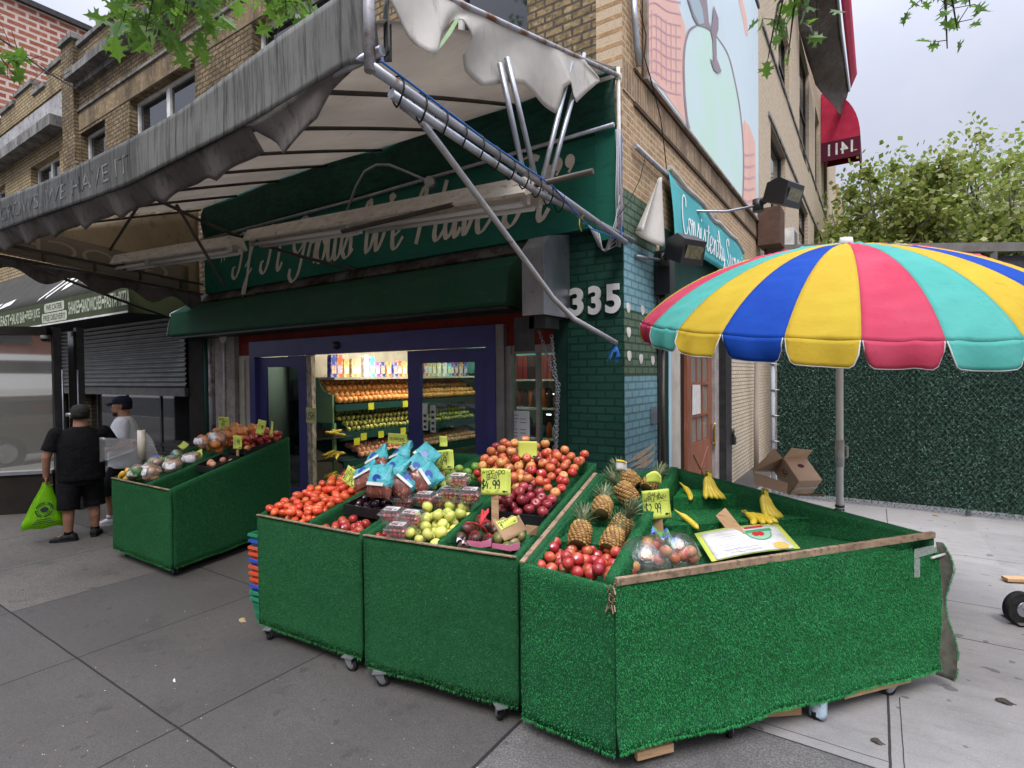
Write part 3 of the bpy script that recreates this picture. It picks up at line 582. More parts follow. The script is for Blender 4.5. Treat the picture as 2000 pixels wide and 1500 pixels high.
# rusty steel frame shed closing the yard behind the fence
m_rust = M('rusty_steel', (.17, .165, .16), (.13, .115, .1), 3, c3=(.25, .12, .055), sc3=9, lo3=.6, hi3=.75, rough=.8, bump=.3)
shed = thing('steel_shed', 'rusty grey steel framed shed with dark mesh panels above the green fence', 'shed', (.3, 8.1, 0))
A = V((.12, 8.12, 0)); D = V((.834, .552, 0)); N_ = V((-.552, .834, 0))
mb = MB(); mb.beam(A+V((0, 0, 4.82)), A+D*22+V((0, 0, 4.82)), .14, .2); mb.build('top_beam', m_rust, shed)
for k in range(10):
    mb = MB(); q = A+D*(.55+k*2.3)+N_*.0; mb.beam(q, q+V((0, 0, 4.715)), .13, .13, up=(0, 1, 0)); mb.build('post', m_rust, shed)
mb = MB()
for k in range(9):
    q = A+D*(.65+k*2.3)+N_*.08; mb.beam(q+V((0, 0, 2.35)), q+D*2.1+V((0, 0, 2.35)), .02, 4.6)
mb.build('mesh_panel', M('dark_mesh', (.03, .032, .036), (.055, .055, .06), 1.3, c3=(.1, .1, .11), sc3=60, lo3=.55, hi3=.7, rough=.7), shed)
# ---------------------------------------------------------------- hedge fence
m_hedge = M('plastic_hedge_backing', (.007, .02, .014), (.012, .03, .02), 20, rough=.9)
m_hleaf, t, p = newmat('plastic_hedge_leaf'); ri = t.new('ShaderNodeNewGeometry').outputs['Random Per Island']
t.put(p.inputs['Base Color'], t.mix(t.ramp(t.noise(pos(t), 1.4, 5), .38, .66), t.ramp(ri, .1, 1., (.016, .065, .042), (.09, .22, .145)), t.ramp(ri, .1, 1., (.01, .045, .028), (.05, .15, .085)))); p.inputs['Roughness'].default_value = .5
fence = thing('hedge_fence', 'tall chain link fence filled with dark green plastic hedge leaves', 'fence', (5, 4.4, 0))
fx0, fx1, fz = .86, 8.0, 2.7
mb = MB(); mb.box(fx0, 4.42, .1, fx1, 4.46, fz); mb.build('backing', m_hedge, fence)
mb = MB()
for k in range(26000):
    x = R.uniform(fx0, 5.6); z = R.uniform(.06, fz); c = V((x, 4.405+R.uniform(-.02, .015)+.012*math.sin(x*3.1+z), z))
    if abs((x-.86) % 1.22-.61) < .012 or abs(z-1.42-.01*math.sin(x*4)) < .008 or (abs(x-2.35) < .1 and .1 < z < .25 and R.random() < .8): continue
    a = R.uniform(0, PI*2); l = R.uniform(.02, .042); wv = l*.3
    d = V((math.cos(a), -R.uniform(.1, .6), math.sin(a))).normalized()*l; n = V((-math.sin(a), R.uniform(-.5, .5), math.cos(a))).normalized()*wv
    mb.add([c-d*.5, c+n*.5, c+d*.5, c-n*.5], [(0, 1, 2, 3)])
hl = mb.build('hedge_leaves', m_hleaf, fence, kind='stuff')
mb = MB()
for k in range(-30, 90):
    for s_ in (1, -1):
        a = fx0+k*.075; pts = []
        z0 = .03; x0_ = a; 
        L = fz-.03; x1_ = a+s_*L*.75
        # clip to the fence
        def at_(f): return V((x0_+(x1_-x0_)*f, 4.372+(.004 if s_ > 0 else 0), z0+L*f))
        f0, f1 = 0., 1.
        lo_, hi_ = fx0, 5.6
        if s_ > 0: f0 = max(f0, (lo_-x0_)/(x1_-x0_)); f1 = min(f1, (hi_-x0_)/(x1_-x0_))
        else: f0 = max(f0, (hi_-x0_)/(x1_-x0_)); f1 = min(f1, (lo_-x0_)/(x1_-x0_))
        if f1-f0 > .02: mb.tube([at_(f0), at_(f1)], .0017, 4, cap=False)
mb.build('chain_link', M('fence_wire', (.1, .13, .12), rough=.5, metal=.6), fence)
for x in (.80, 3.3, 5.8):
    mb = MB(); mb.tube([(x, 4.42 if x < 1 else 4.52, 0), (x, 4.42 if x < 1 else 4.52, fz+.05)], .035, 10); mb.build('fence_post', M('fence_post_paint', (.5, .54, .6), (.4, .43, .47), 4, rough=.5), fence)
mb = MB()
for k in range(6): mb.tube([(.76, 4.38, .5+.42*k), (.9, 4.38, .5+.42*k)], .012, 6)
mb.build('clamp', m_steel, fence)
mb = MB(); mb.tube([(onx(1491, 700, .12).x, 6.9, 0), (.12, 6.9, 1.2), (.2, 6.6, 2.6), (.2, 6.6, 4.2)], .05, 10); mb.build('downpipe', M('downpipe_paint', (.46, .4, .34), rough=.6), label='beige downpipe leaning in the gap between brick wall and hedge fence', cat='pipe')
# ================================================================ grocery front
m_purple = M('purple_paint', (.045, .045, .2), (.036, .036, .16), 4, c3=(.08, .08, .2), sc3=40, lo3=.66, hi3=.8, rough=.4)
m_redf = M('red_fascia_paint', (.24, .03, .018), (.19, .022, .014), 2, c3=(.08, .02, .015), sc3=12, lo3=.55, hi3=.8, rough=.6)
m_greenbox = M('dark_green_paint_dirty', (.018, .085, .045), (.03, .09, .055), 1.6, c3=(.09, .13, .1), sc3=8, lo3=.6, hi3=.9, rough=.6, bump=.2, stretch=(1, 1, 2))
m_ledge = M('grimy_ledge', (.16, .155, .14), (.045, .03, .02), 2.2, c3=(.02, .02, .015), sc3=14, lo3=.5, hi3=.75, rough=.9)
m_cream = M('cream_frame', (.55, .52, .42), (.42, .39, .32), 5, rough=.6)
m_greyframe = M('grey_aluminium', (.3, .29, .28), (.22, .21, .2), 4, rough=.4, metal=.5)
def glass(name, tint=(.8, .9, .88)):
    m = bpy.data.materials.new(name); m.use_nodes = True; t = NT(m); t.n.remove(t.n['Principled BSDF'])
    tr = t.new('ShaderNodeBsdfTransparent'); t.put(tr.inputs[0], tint); g = t.new('ShaderNodeBsdfGlossy'); g.inputs['Roughness'].default_value = .015; t.put(g.inputs[0], (.9, .95, 1))
    lw = t.new('ShaderNodeLayerWeight').outputs['Facing']; mx = t.new('ShaderNodeMixShader')
    t.put(mx.inputs[0], t.math('MULTIPLY_ADD', t.math('POWER', lw, 4.), .8, .06)); t.l.new(tr.outputs[0], mx.inputs[1]); t.l.new(g.outputs[0], mx.inputs[2]); t.l.new(mx.outputs[0], t.n['Material Output'].inputs[0]); return m
m_glass = glass('shop_glass', (.55, .66, .65))
front = thing('storefront', 'purple framed grocery doorway with sliding glass doors under red fascia', 'shop front', (-4, 0, 0))
mb = MB(); mb.box(-7.28, .03, 2.665, -.8, .1, 2.95); mb.box(-7.28, .032, 2.44, -6.82, .1, 2.66); mb.box(-1.5, .03, 2.4, -.8, .1, 2.66); mb.build('fascia', m_redf, front)
mb = MB(); mb.box(-6.82, -.06, 2.4, -1.62, .08, 2.66); mb.box(-1.76, -.06, 0, -1.62, .08, 2.398); mb.box(-6.82, -.06, 0, -6.66, .08, 2.398); mb.build('door_frame', m_purple, front)
mb = MB(); mb.box(-1.617, -.05, 0, -1.5, .1, 2.66); mb.build('mullion', m_greyframe, front)
mb = MB(); mb.ball((-4.52, -.07, 2.52), .075, 12, 8, 0, (1, .6, .8)); mb.build('door_sensor', m_blackplastic, front)
def panel(x0, x1, y0, y1, gx0, gx1, gz0, nm):
    mb = MB(); mb.box(x0, y0, .03, gx0, y1, 2.39); mb.box(gx1, y0, .03, x1, y1, 2.39); mb.box(gx0, y0, 2.22, gx1, y1, 2.39); mb.box(gx0, y0, .03, gx1, y1, gz0)
    o = mb.build('sliding_door', m_purple, front)
    mb = MB(); mb.box(gx0-.01, (y0+y1)/2-.004, gz0-.01, gx1+.01, (y0+y1)/2+.004, 2.23); mb.build('pane', m_glass, o); return o
panel(-6.65, -5.32, .005, .055, -6.45, -5.55, .25, 'l')
dr2 = panel(-3.13, -1.77, .005, .055, -2.9, -1.98, .25, 'r')
mb = MB()
for px, z0 in ((-2.86, 1.62), (-2.72, 1.6)): mb.box(px, -.004, z0-.3, px+.09, 0, z0+.06)
sk = mb.build('sticker', m_white, dr2)
mb = MB()
for px, z0, k in ((-2.86, 1.62, 3), (-2.72, 1.6, 4)):
    for i in range(k): mb.box(px+.02, -.0075, z0-.27+i*.075, px+.07, -.0045, z0-.235+i*.075)
mb.build('printing', m_black, sk)
mb = MB(); mb.box(-5.315, -.01, 0, -5.19, .06, 2.398); mb.build('door_track', M('worn_track', (.55, .5, .42), (.3, .24, .16), 14, c3=(.1, .06, .03), sc3=30, rough=.6, stretch=(1, 1, .4)), front)
mb = MB(); mb.quad((-5.33, -.02, 1.33), (-5.08, -.02, 1.31), (-5.07, -.02, 1.56), (-5.33, -.02, 1.57)); nb_ = mb.build('paper_note', M('yellow_note', (.62, .62, .3), rough=.8), front)
mb = MB(); pen(mb, 'USH', lambda x, y, l=0: V((-5.31+x, -.023-l, 1.38+y)), 0, 0, .2, .12, .007); mb.build('writing', m_black, nb_)
mb = MB(); mb.box(-7.28, .02, 0, -7.12, .1, 2.435); mb.box(-6.95, .02, 0, -6.825, .1, 2.435); mb.box(-7.12, .02, 2.35, -6.95, .1, 2.435); sw = mb.build('side_window', m_cream, front)
mb = MB(); mb.box(-7.12, .05, .02, -6.95, .06, 2.35); mb.build('pane', m_beige, sw)
mb = MB(); mb.box(-1.497, -.02, .0, -1.42, .1, 2.398); mb.box(-1.42, .0, 2.3, -.82, .1, 2.398); mb.box(-1.42, 0, 0, -.82, .1, .75); mb.box(-1.1, .02, .752, -1.06, .1, 2.298); sw2 = mb.build('shop_window', m_greyframe, front)
mb = MB(); mb.box(-1.418, .05, .752, -.822, .056, 2.298); mb.build('pane', m_glass, sw2)
mb = MB(); mb.box(-.82, -.04, 0, -.665, .1, 2.95); mb.build('window_post', M('deep_green_paint', (.008, .03, .022), (.014, .042, .03), 5, rough=.5), front)
mb = MB(); mb.quad((-1.47, .04, 1.0), (-1.2, .04, 1.0), (-1.2, .04, 1.62), (-1.47, .04, 1.62)); pp = mb.build('paper_notice', M('notice_paper', (.72, .72, .72), rough=.8), front)
mb = MB()
for k in range(13):
    for j in range(2 if k % 3 else 1): mb.box(-1.45+j*.12, .036, 1.06+k*.042, -1.45+j*.12+R.uniform(.05, .1), .0385, 1.066+k*.042)
mb.build('printing', m_black, pp)
mb = MB(); mb.box(-7.95, -.05, 0, -7.3, .3, 2.95); mb.build('column', m_concwall, front)
mb = MB(); mb.tube([(-7.62, -.07, 1.0), (-7.6, -.07, 2.0), (-7.6, -.07, 2.75)], .02, 8); mb.tube([(-7.6, -.05, 2.78), (-7.6, -.1, 2.78)], .1, 12); mb.build('conduit', m_white, front)
mb = MB(); mb.tube([(-8.08, -.05, 0), (-8.08, -.05, 2.92)], .05, 8); mb.build('pipe', m_rustpipe, front)
mb = MB(); mb.tube([(-8.25, -.04, 0), (-8.25, -.04, 2.92)], .055, 8); mb.build('pipe', M('green_pipe_paint', (.015, .06, .045), rough=.5), front)
mb = MB(); mb.box(-8.88, -.06, 0, -8.35, .2, 3.2); mb.build('post', M('brown_black_post', (.03, .024, .02), (.018, .015, .013), 6, rough=.7), front)
# shutter housing: sloping dark green box with a grimy ledge
prof = [(-.02, 3.58), (-.1, 3.44), (-.4, 3.26), (-.47, 2.86), (-.45, 2.83), (-.02, 2.78)]
bx = thing('shutter_housing', 'dark green sloping shutter box running above the grocery doors', 'shutter box', (-4.5, 0, 2.8))
mb = MB(); xa, xb = -8.78, -1.18
mb.prism([V((xa, y, z)) for y, z in prof], (xb-xa, 0, 0)); mb.build('box', m_greenbox, bx)
mb = MB(); mb.prism([V((xa, -.022, 3.588)), V((xa, -.105, 3.446)), V((xa, -.135, 3.462)), V((xa, -.04, 3.63))], (xb-xa, 0, 0)); mb.build('ledge', m_ledge, bx)
mb = MB(); mb.tube([(-8.785, y-.01, z) for y, z in prof[1:5]], .012, 6); mb.build('edge_trim', m_steel, bx)
mb = MB(); mb.box(-8.7, -.4, 2.79, -1.2, -.1, 2.825); mb.build('soffit', m_black, bx)
# ---------------------------------------------------------------- big green lettered sign
m_sign = clothmat('green_sign_canvas', (.012, .125, .085), (.01, .1, .07), (.006, .035, .026), .8, 0, .55, (.5, 1, 2), .12, .55, .85)
sg = thing('green_sign', 'dark green canvas shop sign with cream script lettering under the awning', 'sign', (-4, -.1, 3.5))
SY = -.12
mb = MB(); mb.box(-8.1, SY, 3.6, -.26, -.04, 4.56); mb.build('panel', m_sign, sg)
mb = MB(); mb.box(-.258, SY-.01, 3.45, -.03, -.04, 4.6); mb.build('end_return', m_sign, sg)
def upf(u, v):
    x = -8.12+8.1*u; return V((x, SY+.01-.035*math.sin(v*PI)*(1+.5*math.sin(x*2.1))-.02*math.sin(x*3.3+v*4)*v*(1-v)*4, 4.57+(.62+.1*math.sin(u*PI*.9))*v))
mb = MB(); mb.sheet(upf, 60, 8, .006); mb.build('upper_canvas', clothmat('upper_green_canvas', (.009, .075, .05), (.006, .045, .032), (.003, .014, .011), 1.2, 0, .6, (.6, 1, 2), .5, .45, .75, 5), sg)
mb = MB(); mb.tube([(-8.1, SY-.05, 4.57), (-4, SY-.045, 4.55), (-.02, SY-.05, 4.6)], .024, 8); mb.build('rail', m_steel, sg)
# script lettering: glyphs as calligraphic strokes on a unit-height grid
GL = {'I': (.62, [[(.1, .78), (.2, .95), (.42, 1.0), (.62, .93)], [(.5, .98), (.44, .6), (.34, .2), (.18, .0), (.02, .08), (.04, .24), (.14, .26)]]),
 'f': (.42, [[(.02, .22), (.2, .4), (.36, .8), (.36, .98), (.28, .96), (.22, .6), (.16, 0), (.1, -.36), (.02, -.42), (0, -.28), (.14, -.02), (.36, .16)]]),
 't': (.34, [[(.26, .8), (.18, .3), (.16, .08), (.24, 0), (.36, .16)], [(.04, .58), (.38, .6)]]),
 'G': (.74, [[(.66, .78), (.58, .96), (.4, .98), (.2, .75), (.14, .45), (.28, .28), (.48, .4), (.6, .6)], [(.64, .62), (.52, .2), (.4, -.16), (.2, -.3), (.04, -.18), (.06, -.02)]]),
 'r': (.34, [[(0, .1), (.1, .48), (.18, .56), (.2, .44), (.32, .46), (.28, .2), (.3, .03), (.38, .12)]]),
 'o': (.4, [[(.26, .5), (.1, .42), (.04, .16), (.14, 0), (.28, .08), (.34, .34), (.26, .5), (.3, .38), (.44, .4)]]),
 'w': (.56, [[(.04, .46), (.06, .1), (.16, 0), (.26, .12), (.3, .46), (.3, .1), (.38, 0), (.5, .14), (.54, .44), (.6, .38)]]),
 's': (.34, [[(0, .06), (.16, .36), (.22, .56), (.3, .3), (.28, .06), (.14, 0), (.04, .1)], [(.28, .04), (.4, .14)]]),
 'W': (.95, [[(.02, .82), (.12, .98), (.2, .9), (.16, .3), (.2, .02), (.36, .2), (.5, .78), (.48, .25), (.54, .02), (.72, .3), (.86, .8), (.84, .98), (.96, .9)]]),
 'e': (.36, [[(.04, .2), (.24, .3), (.28, .48), (.18, .54), (.06, .36), (.08, .06), (.2, 0), (.38, .18)]]),
 'H': (.84, [[(.06, .78), (.16, .96), (.24, .88), (.16, .3), (.1, 0)], [(.78, .98), (.66, .5), (.6, .12), (.7, 0), (.86, .16)], [(.12, .46), (.4, .54), (.68, .52)]]),
 'h': (.44, [[(.02, .12), (.2, .7), (.24, .98), (.16, .9), (.1, .4), (.04, 0), (.14, .4), (.26, .52), (.3, .36), (.28, .06), (.36, 0), (.46, .16)]]),
 'a': (.42, [[(.3, .46), (.14, .5), (.04, .2), (.12, 0), (.26, .16), (.32, .48), (.3, .1), (.36, 0), (.46, .14)]]),
 'v': (.4, [[(.02, .44), (.1, .5), (.12, .2), (.16, 0), (.3, .24), (.34, .5), (.44, .44)]]),
 'C': (.64, [[(.56, .72), (.6, .9), (.46, 1.0), (.24, .8), (.1, .4), (.14, .06), (.32, -.02), (.56, .2)]]),
 'n': (.46, [[(.04, .46), (.1, .5), (.08, 0), (.16, .36), (.28, .52), (.32, .36), (.3, .06), (.38, 0), (.48, .16)]]),
 'i': (.24, [[(.04, .14), (.12, .5), (.1, .06), (.18, 0), (.28, .16)], [(.16, .7), (.18, .78)]]),
 'l': (.28, [[(.02, .14), (.2, .6), (.24, .96), (.16, .94), (.1, .4), (.12, .04), (.2, 0), (.3, .16)]]),
 'y': (.44, [[(.04, .46), (.1, .5), (.1, .14), (.18, .04), (.3, .24), (.34, .5), (.26, 0), (.14, -.36), (.04, -.3), (.2, -.02), (.46, .16)]]),
 'S': (.6, [[(.52, .78), (.5, .96), (.34, .98), (.22, .78), (.34, .52), (.42, .24), (.28, 0), (.1, .06), (.06, .22)]]),
 'u': (.46, [[(.04, .46), (.08, .48), (.06, .12), (.14, 0), (.26, .14), (.32, .48), (.3, .08), (.38, 0), (.48, .16)]]),
 'p': (.44, [[(.06, .4), (.14, .5), (.08, 0), (.02, -.4)], [(.1, .3), (.24, .52), (.34, .36), (.28, .06), (.12, .02)], [(.3, .06), (.46, .14)]]),
 '"': (.3, [[(.08, .98), (.06, .8)], [(.2, .98), (.18, .8)]]), ' ': (.34, [])}
def script(mb, s, fn, x0, y0, width, h, wmin, wmax, slant=.22, mi=0, lift0=0.):
    tot = sum(GL[c][0] for c in s); k = width/tot; x = x0; i = 0
    for c in s:
        for st in GL[c][1]:
            pts = [V((x+(p[0]+p[1]*slant*h/k*.8)*k, y0+p[1]*h)) for p in smooth(st, 6)]
            ribbon(mb, pts, fn, wmin, wmax, .35, mi, lift0+i*2e-4); i += 1
        x += GL[c][0]*k
mb = MB()
sf = lambda x, y, l=0: V((x, SY-.006-l, y))
script(mb, 'If It Grows We Have It', sf, -7.2, 3.78, 6.35, .74, .024, .082)
for x, z in ((-7.5, 4.2), (-7.4, 4.22)): ribbon(mb, [(x, z), (x-.03, z-.09)], sf, .03, .04)
for x in (-.7, -.55): mb.prism([V((x+.06*math.cos(a), SY-.006, 4.36+.075*math.sin(a))) for a in [2*PI*k/16 for k in range(16)]], (0, -.003, 0)); ribbon(mb, [(x+.04, 4.33), (x-.02, 4.24)], sf, .03, .05)
mb.build('lettering', M('cream_lettering', (.64, .6, .52), (.5, .46, .39), 6, rough=.6), sg)
# street number
mb = MB()
for s_, x0, x1, y in (('3', -.62, -.45, -.045), ('3', -.39, -.24, -.045), ('5', -.19, -.02, -.045)):
    a = MB(); put_text(a, s_, lambda x, y_: V((x0+x, y, 2.69+y_)), x1-x0, .31, bold=.035)
    for f in a.f: mb.prism([a.v[i] for i in f], (0, .02, 0))
mb.build('house_number', M('white_numerals', (.66, .66, .66), rough=.35), label='white metal house number 335 on the dark green brick pier', cat='house number')
# galvanised motor cover with chain hoist below
mc = thing('motor_cover', 'galvanised sheet metal motor cover hung above the chain beside the number', 'metal box', (-1, -.3, 2.7))
px0, px1 = -.88, -.62
mb = MB()
pr = [(-.02, 3.6), (-.46, 3.5), (-.6, 3.36), (-.6, 2.67), (-.02, 2.67)]
mb.prism([V((px0, y, z)) for y, z in pr], (px1-px0, 0, 0)); mb.build('cover', M('zinc_sheet', (.5, .53, .57), (.36, .38, .42), 3, c3=(.2, .2, .2), sc3=18, lo3=.62, hi3=.8, rough=.33, metal=.85, stretch=(1, 1, .6)), mc)
mb = MB(); mb.box(-1.05, -.5, 2.3, -.8, -.485, 2.665); mb.box(-.86, -.5, 2.54, -.66, -.2, 2.665); mb.build('bracket', m_black, mc)
def chain(mb, p, q, sag=0., r=.009, L=.05, w=.016):
    p = V(p); q = V(q); n = max(2, int((q-p).length/(L*.62))); d = (q-p).normalized(); a = d.cross(V((1, .3, .1))).normalized(); b = d.cross(a)
    for i in range(n):
        c = p.lerp(q, (i+.5)/n)+V((0, 0, -sag*math.sin(PI*(i+.5)/n))); e = a if i % 2 else b
        mb.tube([c+d*(L/2*math.cos(t_))+e*(w*math.sin(t_)) for t_ in [2*PI*k/8 for k in range(9)]], r*.5, 5, cap=False)
mb = MB(); chain(mb, (-.93, -.22, 2.6), (-.74, -.12, 1.95)); chain(mb, (-.76, -.2, 2.48), (-.74, -.12, 1.95)); chain(mb, (-.745, -.12, 1.95), (-.78, -.1, .9)); chain(mb, (-.72, -.11, 1.95), (-.765, -.1, 1.2)); mb.build('chain', m_steel, mc)
mb = MB(); mb.box(-.81, -.13, 1.12, -.75, -.09, 1.18); mb.tube([(-.80, -.11, 1.18), (-.80, -.11, 1.24), (-.78, -.11, 1.26), (-.76, -.11, 1.24), (-.76, -.11, 1.18)], .008, 6); mb.build('padlock', M('padlock_brass', (.35, .3, .2), rough=.4, metal=.7), mc)
# ================================================================ awning
aw = thing('canopy_awning', 'large weathered grey canvas awning on bent pipes over the grocery front', 'awning', (-4, -1.7, 3.6))
m_under = clothmat('aged_canvas_roof', (.6, .56, .51), (.5, .46, .42), (.15, .12, .1), .8, .45, .85, (.35, 3., 1), .1, .6, .78)
m_band = clothmat('soot_grey_canvas', (.21, .21, .2), (.135, .135, .13), (.022, .022, .021), 1.3, .1, .8, (3.2, 1, .2), .06, .46, .72, 7)
m_val = clothmat('dusty_valance', (.22, .195, .18), (.15, .13, .12), (.045, .04, .036), .9, .3, .85, (1, 1, .4), .1, .5, .75)
m_side = clothmat('beige_side_canvas', (.5, .42, .29), (.4, .33, .23), (.2, .15, .1), .7, .45, .85, (1, 1, .6), .05, .55, .8)
m_torn = clothmat('torn_white_canvas', (.66, .63, .58), (.55, .52, .47), (.2, .17, .14), 1.2, .3, .8, (.5, 1, .25), .2, .58, .8)
ridge = lambda x: 5.2+.04*math.sin(x*.8)
rafx = [-8.2, -7.0, -5.8, -4.6, -3.45, -2.3, -1.2, -.03]
def roof(u, v):
    x = -8.22+8.2*u; y = -.12-3.24*v
    i = max(k for k in range(len(rafx)-1) if rafx[k] <= x+.03) if x > -8.2 else 0
    f = (x-rafx[i])/(rafx[i+1]-rafx[i]); sag = -.05*math.sin(PI*min(max(f, 0), 1))*math.sin(PI*v)
    return V((x, y, ridge(x)-(ridge(x)-3.98)*v+.06*math.sin(v*PI)+sag))
mb = MB(); mb.sheet(roof, 84, 20, .004); mb.build('roof_canvas', m_under, aw)
for i, x in enumerate(rafx[:-1]):
    mb = MB(); mb.tube([roof((x+8.22)/8.2, k/10)+V((0, 0, -.035-.03*math.sin(PI*k/10))) for k in range(11)], .02, 7); mb.build('rafter', m_darkpipe, aw)
# front band, from its photographed edge heights
BP = [(-8.35, 3.88, 4.2), (-6.3, 3.8, 4.15), (-4.4, 3.72, 4.06), (-3.0, 3.67, 4.03), (-2.12, 3.69, 4.05), (-1.5, 3.71, 4.1), (-.99, 3.74, 4.15), (-.28, 3.80, 4.20), (-.06, 3.78, 4.26)]
def bpz(x, k):
    for a, b in zip(BP, BP[1:]):
        if a[0] <= x <= b[0]: f = (x-a[0])/(b[0]-a[0]); return a[k]+(b[k]-a[k])*f
    return BP[-1][k]
YF = -3.4
def band(u, v):
    x = -8.35+8.29*u; zb, zt = bpz(x, 1), bpz(x, 2); z = zb+(zt-zb)*v
    curl = max(0, (x+.35)/.3)**2*.14
    return V((x, YF-.006*math.sin(x*2.3+v*3)+curl*.6*(1-v), z))
mb = MB(); mb.sheet(band, 90, 10, .005); mb.build('front_band', m_band, aw)
mb = MB(); c0 = band(1, .35)
mb.sheet(lambda u, v: c0+V((.02+.05*math.cos(u*4.4), .02+.09*u, .13-.26*v+.05*math.sin(u*4)*(1-v))), 12, 10, .004); mb.build('curled_flap', m_band, aw)
ghost = MB()
def gh(x, y): return band((x+8.35)/8.29, y)+V((0, -.004, 0))
put_text(ghost, 'IF IT GROWS, WE HAVE IT', lambda x, y: gh(-7.0+x, .2+y), 4.05, .5, bold=-.004)
ghost.build('faded_lettering', clothmat('faded_letters', (.34, .34, .33), (.24, .24, .23), (.03, .03, .03), 1.3, 0, .8, (1, 1, .12), 0, .42, .62), aw)
# valance under the band, scalloped and torn away at the right
def vdrop(x):
    s = .15+.09*(1-abs(math.sin((x+.2)*PI/.78)))**1.5
    if x < -6.5: s += .02
    return s
def val(u, v):
    x = -8.35+7.1*u; zb = bpz(x, 1); d = vdrop(x)
    return V((x, YF+.015+.1*v+.03*math.sin(x*8)*v, zb+.01-d*v))
mb = MB(); mb.sheet(val, 150, 6, .004); mb.build('valance', m_val, aw)
fl = [onpl(u, v, V((0, YF+.1, 0)), V((0, 1, 0))) for u, v in ((548, 283), (562, 306), (600, 268), (632, 237), (655, 180), (668, 152), (680, 128))]
fl_top = [V((-1.27+.17*k, YF+.01, bpz(-1.27+.17*k, 1))) for k in range(7)]
mb = MB(); mb.sheet(lambda u, v: (fl_top[min(int(u*6), 5)].lerp(fl_top[min(int(u*6), 5)+1], u*6-min(int(u*6), 5))).lerp(fl[min(int(u*6), 5)].lerp(fl[min(int(u*6), 5)+1], u*6-min(int(u*6), 5)), v)+V((0, .05*math.sin(v*PI+u*4)*v, 0)), 18, 8, .004); mb.build('torn_flap', m_val, aw)
# left closed end: canvas, reversed lettering showing through, truss bars, scalloped skirt
LX = -8.24
def zroof(y): f = (-y-.12)/3.24; return ridge(LX)-(ridge(LX)-4.0)*f
mb = MB(); mb.sheet(lambda u, v: V((LX+.01*math.sin(u*9), -.15-3.2*u, (3.62+.28*u)+((zroof(-.15-3.2*u)-.03)-(3.62+.28*u))*v)), 30, 8, .004); mb.build('end_canvas', m_side, aw)
mb = MB(); mb.sheet(lambda u, v: V((LX+.012, -.35-3.0*u, (3.66+.27*u)+(.42)*v)), 20, 3, .003); bandm = mb.build('end_band', M('ghost_band_canvas', (.3, .25, .19), (.25, .21, .16), 1, rough=.9), aw)
mb = MB(); put_text(mb, 'GROCERI', lambda x, y: V((LX+.018, -.7-x, 3.76+.085*(.35+x)+y)), 2.5, .24, bold=-.01); mb.build('faded_lettering', M('ghost_letters', (.46, .4, .3), rough=.9), aw)
for dz in (.02, .2):
    mb = MB(); mb.beam((LX+.05, -.12, 3.58+dz), (LX+.05, -3.42, 3.84+dz), .035, .035); mb.build('end_bar', m_darkpipe, aw)
mb = MB()
for k in range(5): y = -.5-.65*k; mb.beam((LX+.05, y, 3.62+.08*-y), (LX+.05, y, 3.78+.08*-y), .03, .03)
mb.build('truss_web', m_darkpipe, aw)
def skirt(u, v):
    y = -.12-3.3*u; zt = 3.58+.08*-y; d = .2+.085*math.sin(u*PI*2*4.5+.6); return V((LX-.01+.03*math.sin(y*5)*v, y, zt-d*v))
mb = MB(); mb.sheet(skirt, 80, 6, .004); mb.build('end_skirt', m_val, aw)
# front and side frame pipes
mb = MB(); mb.tube([(x, YF+.05, bpz(x, 1)+.04) for x in [-8.3+.46*k for k in range(19)]], .028, 8); mb.build('front_pipe', m_steel, aw)
P0, P1 = V((0, -3.46, 3.68)), V((-.0, -.06, 3.43))
mb = MB(); mb.tube([P0, P0.lerp(P1, .5)+V((0, 0, .02)), P1+V((.05, 0, -.02))], .03, 10); mb.build('side_pipe', M('worn_grey_pipe', (.42, .43, .47), (.33, .34, .37), 7, c3=(.2, .11, .06), sc3=9, lo3=.62, hi3=.72, rough=.45, metal=.5), aw)
mb = MB(); mb.tube([P0+V((-.01, .16, -.075)), P0.lerp(P1, .5)+V((-.02, 0, -.06)), P1+V((.02, .3, .06))], .027, 10); mb.build('side_pipe', m_steel, aw)
mb = MB()
for k in range(11):
    c = P0.lerp(P1, .06+.055*k)+V((-.005, 0, -.03)); mb.tube([c+V((.05*math.cos(a), .012*math.sin(2*a), .085*math.sin(a))) for a in [2*PI*j/10 for j in range(11)]], .006, 5, cap=False)
mb.build('cable_tie', m_wireb, aw)
mb = MB(); mb.tube([P0+V((0, 0, -.03)), (0, -3.46, 4.28)], .03, 8); mb.build('corner_post', m_rustpipe, aw)
T0, T1 = V((0, -3.45, 4.22)), V((0, -.1, 5.12))
mb = MB(); mb.tube([T0, T1], .022, 8); mb.build('top_pipe', m_rustpipe, aw)
mb = MB(); mb.tube([(-.25, -.13, 5.11), (.03, -.1, 5.11)], .03, 8); mb.tube([(0, -.1, 5.2), (0, -.08, 3.42)], .02, 8); mb.build('wall_pipe', m_white, aw)
for a, b in (((986, 170), (1024, 345)), ((1002, 163), (1047, 352)), ((1105, 166), (1058, 356)), ((1128, 154), (1070, 370))):
    p, q = onx(*a), onx(*b); p = p+(p-q)*.25
    mb = MB(); mb.tube([p, q], .021, 8); mb.build('strut', m_steel, aw)
q = onx(1056, 358, -.03); mb = MB(); mb.tube([q+V((-2.4, 0, -.02)), q+V((.46, 0, .0))], .024, 8); mb.build('cross_pipe', m_darkpipe, aw)
